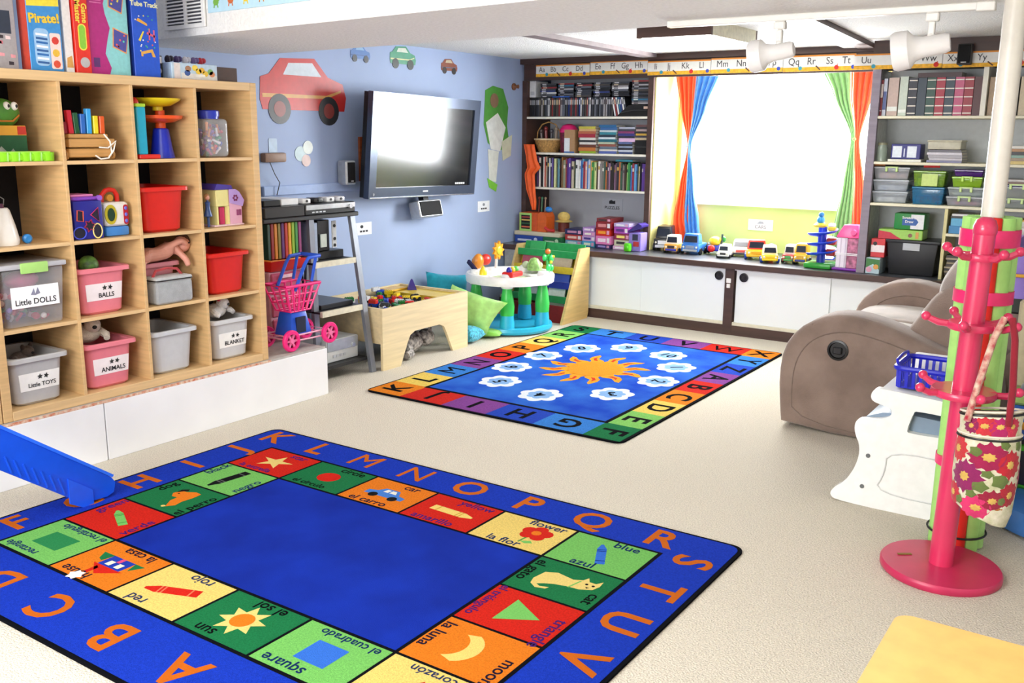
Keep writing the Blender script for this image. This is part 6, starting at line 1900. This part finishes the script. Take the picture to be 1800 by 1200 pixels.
t = thing('activity_box', 'lime and red game box lying on the black tote', 'box', (-1.47, 6.985, .798))
B().box(-.16, .13, 0, .17, 0, .066, .004).build('carton', card('9ed05a'), t, 0)
B().prism([(-.16, 0), (.0, .0), (-.04, .02), (-.08, .045), (-.16, .055)], -.0015, .001, 'xz').build('red_print', card('c8203a'), t, 0)
B().prism(circ(.014, .05, .03, 12), -.0015, .001, 'xz').build('nut_print', card('8a5a4a'), t, 0)
B().box(.085, .105, -.0015, .001, .01, .055).build('tan_print', card('d89a4a'), t, 0)
t = thing('activity_box', 'red and white toy carton standing left of the black tote', 'box', (-1.62, 6.97, .665))
B().box(-.05, .045, 0, .14, 0, .13, .003).build('carton', card('d8343c'), t, 0)
B().box(-.048, .043, -.0012, .001, .035, .085).build('white_print', card('f4e8ea'), t, 0)
B().prism(circ(.014, -.022, .095, 12), -.002, .001, 'xz').build('dot_print', card('1a1416'), t, 0)
t = thing('activity_box', 'flowery game box at the counter edge left of the black tote', 'box', (-1.635, 6.93, .551))
B().box(-.05, .045, 0, .18, 0, .112, .003).build('carton', card('b8cfd8'), t, 0)
B().prism([(-.048, .04), (.0, .07), (.043, .03), (.043, .10), (-.048, .108)], -.0015, .001, 'xz').build('leaf_print', card('3a7a3a'), t, 0)
B().prism(circ(.02, -.026, .03, 14), -.0018, .001, 'xz').build('pink_print', card('e0a0b8'), t, 0)
B().prism(circ(.018, .02, .05, 14), -.0018, .001, 'xz').build('orange_print', card('e0a04a'), t, 0)

# ------------------------------------------------------------------ brown recliner loveseat
sf = thing('recliner_sofa', 'taupe suede recliner loveseat with rounded arms facing the rugs', 'sofa', (-1.0, 5.6, 0))
sd_ = mat('927e72', rough=.95, var=.12, scale=7, bump=.25, bscale=160, sheen=.3, col2='7d6a5f')
sd2 = mat('a3968c', rough=.95, var=.10, scale=9, bump=.25, bscale=160, sheen=.5)


def chaikin(p, n=2):
    for _ in range(n):
        q = []
        for a, b in zip(p, p[1:] + p[:1]):
            q += [(a[0] * .75 + b[0] * .25, a[1] * .75 + b[1] * .25), (a[0] * .25 + b[0] * .75, a[1] * .25 + b[1] * .75)]
        p = q
    return p


def slab(prof, y0, y1, bev):
    """rounded slab: profile in xz swept along y with softened rims"""
    cx = sum(p[0] for p in prof) / len(prof)
    cz = sum(p[1] for p in prof) / len(prof)
    q = B()
    lv = [(y0, -bev), (y0 + bev * .3, -bev * .3), (y0 + bev, 0), (y1 - bev, 0), (y1 - bev * .3, -bev * .3), (y1, -bev)]
    rings = []
    for y, o in lv:
        ring = []
        for x, z in prof:
            d = Vector((x - cx, z - cz))
            L_ = d.length
            d = d * ((L_ + o) / L_)
            ring.append(q.bm.verts.new((cx + d.x, y, max(.002, cz + d.y))))
        rings.append(ring)
    n = len(prof)
    for a, b in zip(rings, rings[1:]):
        for i in range(n):
            j = (i + 1) % n
            q.bm.faces.new((a[i], a[j], b[j], b[i]))
    q.bm.faces.new(rings[0][::-1])
    q.bm.faces.new(rings[-1])
    return q


armp = [(-1.53, .0), (-1.545, .10), (-1.56, .27), (-1.545, .42), (-1.48, .525), (-1.37, .60), (-1.25, .628), (-1.12, .615), (-.95, .565), (-.78, .50), (-.58, .46), (-.50, .36), (-.50, .0)]
inn = [(-1.47, .03), (-1.485, .26), (-1.46, .40), (-1.38, .50), (-1.25, .545), (-1.12, .535), (-.92, .485), (-.78, .42), (-.60, .36), (-.56, .03)]
for y0, y1 in ((4.79, 5.01), (6.16, 6.38)):
    a = slab(chaikin(armp, 1), y0, y1, .03).build('arm', sd_, sf, 50, True)
    B().tube([(x, y0 + .004, z) for x, z in chaikin(inn, 2)], .006, 6, True).build('arm_piping', mat('7d6a5f', rough=.95, sheen=.3), a, 60, True)
    for k in range(9):
        x0, x1_ = -1.40 + k * .045, -1.41 + k * .045
        zz = .555 + .035 * math.sin((k + .5) / 9 * PI)
        B().tube([(x0, y0 + .007, zz + .004), (x0 - .004, y0 + .002, zz - .035)], .003, 5).build('pleat', mat('86736a', rough=.95), a, 60, True)
lv_ = B().lathe([(.052, 0), (.052, -.012), (.042, -.014), (.038, -.006), (.001, -.006)], (-1.262, 4.795, .445), 26, axis='y').build('recline_lever', mat('0e0e10', rough=.35), sf, 30, True)
B().box(-1.285, -1.24, 4.776, 4.79, .425, .462, .005).build('lever_pull', mat('1a1a1c', rough=.3), lv_, 30, True)
for y0, y1 in ((5.015, 5.583), (5.587, 6.155)):
    slab(chaikin([(-1.50, .06), (-1.52, .20), (-1.51, .40), (-1.44, .47), (-1.2, .49), (-.95, .47), (-.85, .42), (-.85, .06)], 2), y0, y1, .035).build('seat_cushion', sd2, sf, 50, True)
    slab(chaikin([(-.99, .42), (-1.0, .52), (-.93, .64), (-.86, .76), (-.72, .86), (-.52, .86), (-.45, .70), (-.50, .42)], 2), y0 - .10, y1 + .10 if y1 > 6 else y1, .07).build('lower_back_cushion', sd_, sf, 60, True)
    slab(chaikin([(-.86, .70), (-.86, .80), (-.79, .93), (-.69, 1.03), (-.52, 1.05), (-.40, .95), (-.42, .72)], 2), y0 - .06, y1, .07).build('head_cushion', sd2, sf, 60, True)
slab([(-.60, .05), (-.62, .50), (-.50, .95), (-.36, .95), (-.34, .05)], 4.95, 6.22, .03).build('back_frame', sd_, sf, 40, True)
B().box(-1.44, -.40, 4.85, 6.32, .01, .06).build('base_frame', mat('3a302a', rough=.7), sf, 0, True)


# ------------------------------------------------------------------ white toddler desk
def plate_hole(outer, inner, y0, y1):
    q = B()

    def loop(p, y):
        v = [q.bm.verts.new((x, y, z)) for x, z in p]
        e = [q.bm.edges.new((v[i], v[(i + 1) % len(v)])) for i in range(len(v))]
        return v, e
    caps = []
    for y in (y0, y1):
        vo, eo = loop(outer, y)
        vi, ei = loop(inner, y)
        bmesh.ops.triangle_fill(q.bm, use_beauty=True, edges=eo + ei)
        caps.append((vo, vi))
    for k in (0, 1):
        a, b = caps[0][k], caps[1][k]
        for i in range(len(a)):
            j = (i + 1) % len(a)
            q.bm.faces.new((a[i], a[j], b[j], b[i]))
    return q


dk = thing('toddler_desk', 'white plastic toddler desk with cut-out sides behind the coat stand', 'desk', (-.8, 4.15, 0))
dwh = plastic('f3f3f1', rough=.35)
dout = chaikin([(-.885, .475), (-.87, .505), (-.84, .508), (-.62, .492), (-.50, .48), (-.475, .47), (-.475, .30), (-.475, .0), (-.60, .0), (-.98, .0), (-1.015, .02), (-1.0, .055), (-.955, .09), (-.915, .17), (-.905, .25), (-.935, .31), (-.935, .355), (-.915, .372), (-.85, .378), (-.80, .395), (-.795, .43), (-.83, .44), (-.875, .45)], 2)
din = chaikin([(-.705, .438), (-.57, .432), (-.56, .425), (-.555, .355), (-.56, .345), (-.725, .342), (-.735, .352), (-.715, .43)], 1)
for y0 in (3.90, 4.40):
    sdp = plate_hole(dout, din, y0, y0 + .035).build('side_panel', dwh, dk, 40, True)
    if y0 < 4:
        B().tube([(x, y0 - .001, z) for x, z in chaikin([(-.80, .26), (-.50, .25), (-.48, .07), (-.84, .07), (-.80, .16)], 2)], .003, 5, True).build('panel_groove', mat('d4d6d6', rough=.4), sdp, 60, True)
        for x, z in ((-.872, .22), (-.885, .085)):
            B().cyl((x, y0 - .003, z), (x, y0 + .004, z), .009, n=12).build('screw_cap', mat('6a6e70', rough=.4), sdp, 30, True)
B().prism([(-.86, .475), (-.48, .455), (-.48, .47), (-.86, .49)], 3.935, 4.40, 'xz').build('desk_top', dwh, dk, 0, True)
B().prism([(-.90, .375), (-.84, .40), (-.76, .41), (-.52, .395), (-.52, .30), (-.80, .30), (-.90, .34)], 3.936, 4.40, 'xz').build('storage_bay', plastic('7f93a8'), dk, 20, True)
B().box(-.83, -.48, 4.405, 4.44, .475, .565, .015, 2).build('back_rail', dwh, dk, 30, True)
B().box(-.90, -.50, 3.936, 4.40, .17, .20, .01).build('bench', dwh, dk, 30, True)

bs = thing('blue_basket', 'blue slatted plastic basket standing on the white toddler desk', 'basket', (-.72, 4.15, .49))
cb = plastic('1c22c0')
B().box(-.09, .11, -.12, .12, .001, .008).build('bottom', cb, bs, 0)
for k in range(8):
    x = -.085 + k * .027
    for yy in (-.125, .125):
        B().bar((x, yy, .004), (x, yy * 1.04, .075), .012, .006).build('slat', cb, bs, 0)
for k in range(8):
    y = -.115 + k * .033
    for xx in (-.095, .115):
        B().bar((xx, y, .004), (xx * 1.03, y, .075), .006, .012).build('slat', cb, bs, 0)
B().tube([(x, y, .085) for x, y in rrect(-.105, .125, -.135, .135, .03)], .011, 8, True).build('rim', cb, bs)
B().tube([(-.10, -.10, .09), (-.105, -.10, .112), (-.105, -.02, .118), (-.105, .02, .118), (-.105, .09, .112), (-.10, .09, .09)], .006, 6).build('handle', cb, bs)

# ------------------------------------------------------------------ pool noodles around the post
cx, cy = -.492, 3.72
for k, (a, c, n_) in enumerate(((-2.75, 'a9e07c', 'lime green foam noodle on the left of the post'), (-1.35, 'e8281c', 'red foam noodle behind the pink coat stand'), (-.62, 'a9e07c', 'lime green foam noodle right of the red one'), (.15, 'b4e68a', 'pale lime foam noodle at the far right of the post'), (-2.05, 'a0d874', 'lime foam noodle half hidden by the coat stand'), (1.0, 'a9e07c', 'lime foam noodle at the back right of the post'), (2.6, 'a9e07c', 'lime foam noodle at the back left of the post'))):
    x, y = cx + .067 * math.cos(a), cy + .067 * math.sin(a)
    q = B().lathe([(.012, .004), (.0265, .004), (.0285, .008), (.0285, 1.222), (.0265, 1.226), (.012, 1.226), (.012, .02)], (x, y, 0), 18)
    tag(q.build('foam_noodle', mat(c, rough=.8, var=.03, bump=.2, bscale=60), None, 40), n_, 'foam noodle', 'foam noodles around the post')
for z0, z1, lab in ((1.125, 1.185, 'top hot pink tape band around the foam noodles'), (.925, .97, 'second hot pink tape band around the foam noodles'), (.315, .35, 'lowest hot pink tape band around the foam noodles')):
    q = B().lathe([(.0965, z0), (.0985, z0), (.0985, z1), (.0965, z1)], (cx, cy, 0), 30)
    tag(q.build('tape_band', mat('f02c72', rough=.35, var=.03), None, 40), lab, 'tape', 'pink tape bands')
tag(B().tube([(cx + .101 * math.cos(a), cy + .101 * math.sin(a), .06) for a in [2 * PI * i / 28 for i in range(28)]], .004, 6, True).build('elastic_cord', mat('16161a', rough=.6)), 'thin black cord tied low around the foam noodles', 'cord')

# ------------------------------------------------------------------ pink coat stand
cs = thing('coat_stand', 'hot pink wooden coat stand with round foot and three tiers of pegs', 'coat stand', (-.492, 3.437, 0), 0, None, (0, .018, 0))
cp = mat('d83460', rough=.28, var=.04, scale=8, coat=.3)
B().lathe([(.195, .0), (.20, .006), (.20, .024), (.195, .03), (.001, .032)], n=56).build('foot', mat('c42c58', rough=.35, var=.06, scale=9), cs, 40)
B().lathe([(.040, .03), (.038, .64), (.036, .9), (.034, 1.14), (.034, 1.19)], n=24).build('pole', cp, cs, 40)
B().lathe([(.034, 1.188), (.037, 1.195), (.037, 1.215), (.03, 1.235), (.015, 1.245), (.001, 1.246)], n=24).build('finial', cp, cs, 40)
B().bar((-.14, -.02, .033), (-.10, .01, .033), .012, .002).build('worn_scratch', mat('8a6a2a', rough=.6), cs, 0)
for z, r, L_, n_, a0 in ((1.115, .055, .115, 5, .4), (.885, .075, .145, 5, .9), (.655, .10, .165, 5, .15)):
    tr_ = B().lathe([(.04, -.012), (r, -.012), (r + .004, -.006), (r + .004, .006), (r, .012), (.04, .012)], (0, 0, z), 32).build('tier_disc', cp, cs, 40)
    for k in range(n_):
        a = a0 + 2 * PI * k / n_
        c_, s_ = math.cos(a), math.sin(a)
        B().tube([(r * .7 * c_, r * .7 * s_, z), ((r + .03) * c_, (r + .03) * s_, z + .004), (L_ * c_, L_ * s_, z + .02)], [.012, .012, .010], 8).sph((L_ * c_, L_ * s_, z + .022), .016, 10, 8).build('peg', cp, tr_, 40)

# ------------------------------------------------------------------ floral bag
bgm = cloth('e9e0cc', col2='b9b98a', scale=28, bump=.3)
bg = thing('tote_bag', 'red floral quilted tote bag hanging from the coat stand', 'bag', (-.378, 3.36, .265), .12)
q = B()
prof = [(.045, .03, 0.0), (.08, .055, .004), (.092, .065, .05), (.098, .07, .14), (.096, .066, .24), (.09, .058, .31), (.094, .055, .355), (.086, .047, .352), (.085, .05, .25)]
rings = [[q.bm.verts.new((a * math.cos(t) * (1 + .05 * math.sin(3 * t)), b * math.sin(t), z + (.012 * math.cos(t + .5) if z > .3 else .0) + (-.03 * math.cos(t) if z < .06 else 0))) for t in [2 * PI * i / 28 for i in range(28)]] for a, b, z in prof]
for a, b in zip(rings, rings[1:]):
    for i in range(28):
        j = (i + 1) % 28
        q.bm.faces.new((a[i], a[j], b[j], b[i]))
q.bm.faces.new(rings[0][::-1])
q.bm.faces.new(rings[-1])
q.build('pouch', bgm, bg, 50)


def bag_pt(t, z, off):
    for p, q_ in zip(prof, prof[1:7]):
        if p[2] <= z <= q_[2]:
            k = (z - p[2]) / (q_[2] - p[2] + 1e-9)
            a_, b_ = p[0] + (q_[0] - p[0]) * k, p[1] + (q_[1] - p[1]) * k
            break
    n_ = Vector((math.cos(t) / a_, math.sin(t) / b_, 0)).normalized()
    return Vector((a_ * math.cos(t) * (1 + .05 * math.sin(3 * t)), b_ * math.sin(t), z + (.012 * math.cos(t + .5) if z > .3 else 0))) + n_ * off


def bag_flower(t0, z0, r, c, pet, name='flower_print', off=.0016):
    q = B()
    R_ = bag_pt(t0, z0, 0).xy.length
    n_ = 40
    rings = []
    for fr_i in (.0, .35, .7, 1.0):
        ring = []
        for i in range(n_):
            a_ = 2 * PI * i / n_
            rr = r * fr_i * (1 - .26 * abs(math.sin(a_ * pet / 2)) if fr_i > .9 else 1)
            z_ = min(.352, max(.0045, z0 + rr * math.sin(a_)))
            ring.append(q.bm.verts.new(bag_pt(t0 + rr * math.cos(a_) / R_, z_, off - (.0012 if fr_i > .9 else 0))))
        rings.append(ring)
    for a_, b_ in zip(rings, rings[1:]):
        for i in range(n_):
            j = (i + 1) % n_
            q.bm.faces.new((a_[i], a_[j], b_[j], b_[i]))
    bmesh.ops.remove_doubles(q.bm, verts=q.bm.verts, dist=1e-5)
    return q.build(name, cloth(c, bump=.3), bg, 60)


for t0, z0, r, c in ((-2.25, .145, .050, '8e1a5c'), (-1.50, .222, .044, 'a0154a'), (-.72, .20, .044, 'c01a2c'), (-1.25, .075, .034, '9a1838'), (-1.75, .045, .038, 'd8306a'), (-.55, .095, .042, 'b0182c'), (-2.25, .318, .026, '8a1a50'), (-1.75, .318, .027, 'c8303a'), (-1.25, .316, .027, 'b01c60'), (-.75, .316, .026, 'c8284a'), (-2.75, .23, .042, 'c83038'), (-2.85, .075, .036, 'c02a3a'), (.4, .15, .05, 'a0154a'), (1.5, .12, .055, 'c01a2c'), (2.5, .2, .05, '8e1a5c'), (-.95, .03, .022, 'b06a2a')):
    r *= 1.22
    bag_flower(t0, z0, r, c, 12)
    bag_flower(t0, z0, r * .30, 'd8b058' if r > .03 else 'e0a0c0', 8, 'flower_heart', .0030)
for t0, z0, r in ((-1.05, .145, .028), (-1.92, .235, .020), (-1.0, .265, .017), (-1.7, .12, .022), (-.9, .075, .018), (-1.95, .09, .016), (-1.5, .165, .015), (-.3, .26, .02), (-2.45, .06, .018)):
    bag_flower(t0, z0, r, '66783a', 5, 'leaf_print')
for z, a, b, m_ in ((.352, .093, .055, BLACK), (.363, .092, .053, mat('e8e0cc', rough=.8)), (.275, .0945, .0625, BLACK), (.286, .094, .062, mat('e8e0cc', rough=.8))):
    B().tube([(a * math.cos(t) * (1 + .05 * math.sin(3 * t)), b * math.sin(t), z + (.012 * math.cos(t + .5) if z > .3 else .012 * math.cos(t + .5) * .4)) for t in [2 * PI * i / 28 for i in range(28)]], .004, 6, True).build('trim_band', m_, bg)
for k in (-1, 1):
    B().tube([(.06 * k - .01, -.05 * 1, .33), (.05 * k, -.045, .45), (.03 * k + .01, -.0, .60), (.012 * k + .015, .02, .665), (.01 * k + .015, .04, .65)], .011, 8).build('strap', cloth('b02038', col2='e0c8b0', scale=40) if k < 0 else cloth('8e1428'), bg, 50)

# ------------------------------------------------------------------ playset at the right edge
ps = thing('toy_playset', 'purple, blue and green plastic playset tower at the right edge', 'playset', (-.15, 4.25, 0))
B().lathe([(.26, .0), (.29, .01), (.30, .06), (.29, .10), (.25, .11), (.001, .11)], (-.10, 4.15, 0), 40, 1.15, 1.0).build('base', plastic('4a86d8'), ps, 40, True)
B().box(-.40, .15, 4.17, 4.45, .11, .30, .01).build('green_panel', plastic('4cb82a'), ps, 30, True)
for k in range(3):
    B().box(-.375 + k * .14, -.305 + k * .14, 4.162, 4.175, .13, .27, .004).build('dark_panel', plastic('141a30'), ps, 30, True)
B().box(-.41, .16, 4.16, 4.46, .30, .315).build('shelf_line', plastic('161a28'), ps, 0, True)
B().box(-.41, .15, 4.17, 4.45, .315, .45, .012).build('blue_drawer', plastic('2c62c4'), ps, 30, True)
B().box(-.405, -.33, 4.15, 4.172, .36, .39, .006).build('drawer_handle', plastic('e0982a'), ps, 30, True)
B().box(-.42, .16, 4.18, 4.46, .45, .50, .012).build('lime_shelf', plastic('b8d880'), ps, 30, True)
B().lathe([(.06, .50), (.05, .53), (.03, .545), (.001, .55)], (-.33, 4.24, 0), 18).build('grey_cup', plastic('7a8088'), ps, 30, True)
B().box(-.43, -.36, 4.28, 4.46, .50, .86, .01).build('tan_column', mat('c9bd9c', rough=.5), ps, 30, True)
B().box(.08, .15, 4.28, 4.46, .50, .86, .01).build('tan_column', mat('c9bd9c', rough=.5), ps, 30, True)
B().box(-.50, .18, 4.40, 4.47, .78, .90, .008).build('dark_recess', plastic('0e0e12'), ps, 30, True)
bt = B().prism([(-.50, .86), (.22, .86), (.22, 1.06), (.10, 1.06), (.10, 1.10), (-.02, 1.10), (-.02, 1.05), (-.18, 1.05), (-.18, 1.10), (-.30, 1.10), (-.30, 1.05), (-.46, 1.05), (-.46, 1.10), (-.50, 1.10)], 4.30, 4.48, 'xz')
bt.build('purple_battlement', plastic('8a6fc8'), ps, 0, True)
B().tube([(-.49, 4.285, .955), (.20, 4.285, .955)], .007, 8).build('yellow_rail', plastic('e0a838'), ps, 30, True)
for k in range(8):
    B().cyl((-.48 + k * .09, 4.285, .925), (-.48 + k * .09, 4.285, .955), .006, n=8).build('rail_post', plastic('e0a838'), ps, 30, True)

# ------------------------------------------------------------------ yellow table, paper, blue plank
yt = thing('yellow_table', 'yellow laminate play table with rounded corner at the lower right', 'table', (.05, 1.65, 0))
B().prism(rrect(-.362, .45, 1.25, 2.025, .035, 6), .478, .50).build('table_top', mat('f0bc68', rough=.5, var=.04, scale=18), yt, 20, True)
B().prism(rrect(-.363, .451, 1.249, 2.026, .035, 6), .482, .496).build('edge_band', mat('e8c070', rough=.5), yt, 20, True)
for x in (-.30, .39):
    for y in (1.31, 1.96):
        B().cyl((x, y, 0), (x, y, .478), .018, n=12).build('leg', mat('b8b8b8', rough=.3, metal=.6), yt, 30, True)
tag(B().box(-.715, -.50, 2.05, 2.20, .001, .004).build('paper_sheet', paper('fbfbfb')), 'white sheet of paper on the carpet at the bottom edge', 'paper')
bp_ = thing('blue_plank', 'blue moulded plastic slide rail sloping down onto the rug edge', 'slide rail', (-3.50, 1.9, 0))
bl_ = mat('1450d8', rough=.3, var=.04, scale=12)
B().prism([(.60, 1.28), (.60, 1.10), (1.72, .258), (2.00, .048), (2.06, .022), (2.14, .0195), (2.17, .03), (2.18, .07), (2.165, .095), (1.74, .415)], -3.545, -3.455, 'yz').build('rail', bl_, bp_, 30, True)
B().bar((-3.50, .60, 1.27), (-3.50, 2.17, .10), .10, .012).build('rail_lip', plastic('2a6af0'), bp_, 0, True)
for y in (1.66, 2.03):
    z = .335 - (y - 1.74) * .72
    B().prism([(y - .055, z + .02), (y - .055, z - .085), (y + .045, z - .145), (y + .045, z - .055)], -3.456, -3.449, 'yz').build('embossed_panel', plastic('1a58e0'), bp_, 0, True)
for k in range(7):
    y = 1.74 + k * .033
    z = .335 - (y - 1.74) * .745
    B().bar((-3.453, y, z - .03), (-3.453, y + .02, z - .10), .004, .005).build('embossed_rib', plastic('1a58e0'), bp_, 0, True)
B().box(-3.535, -3.465, .62, .68, .0, 1.2).build('support_leg', bl_, bp_, 0, True)
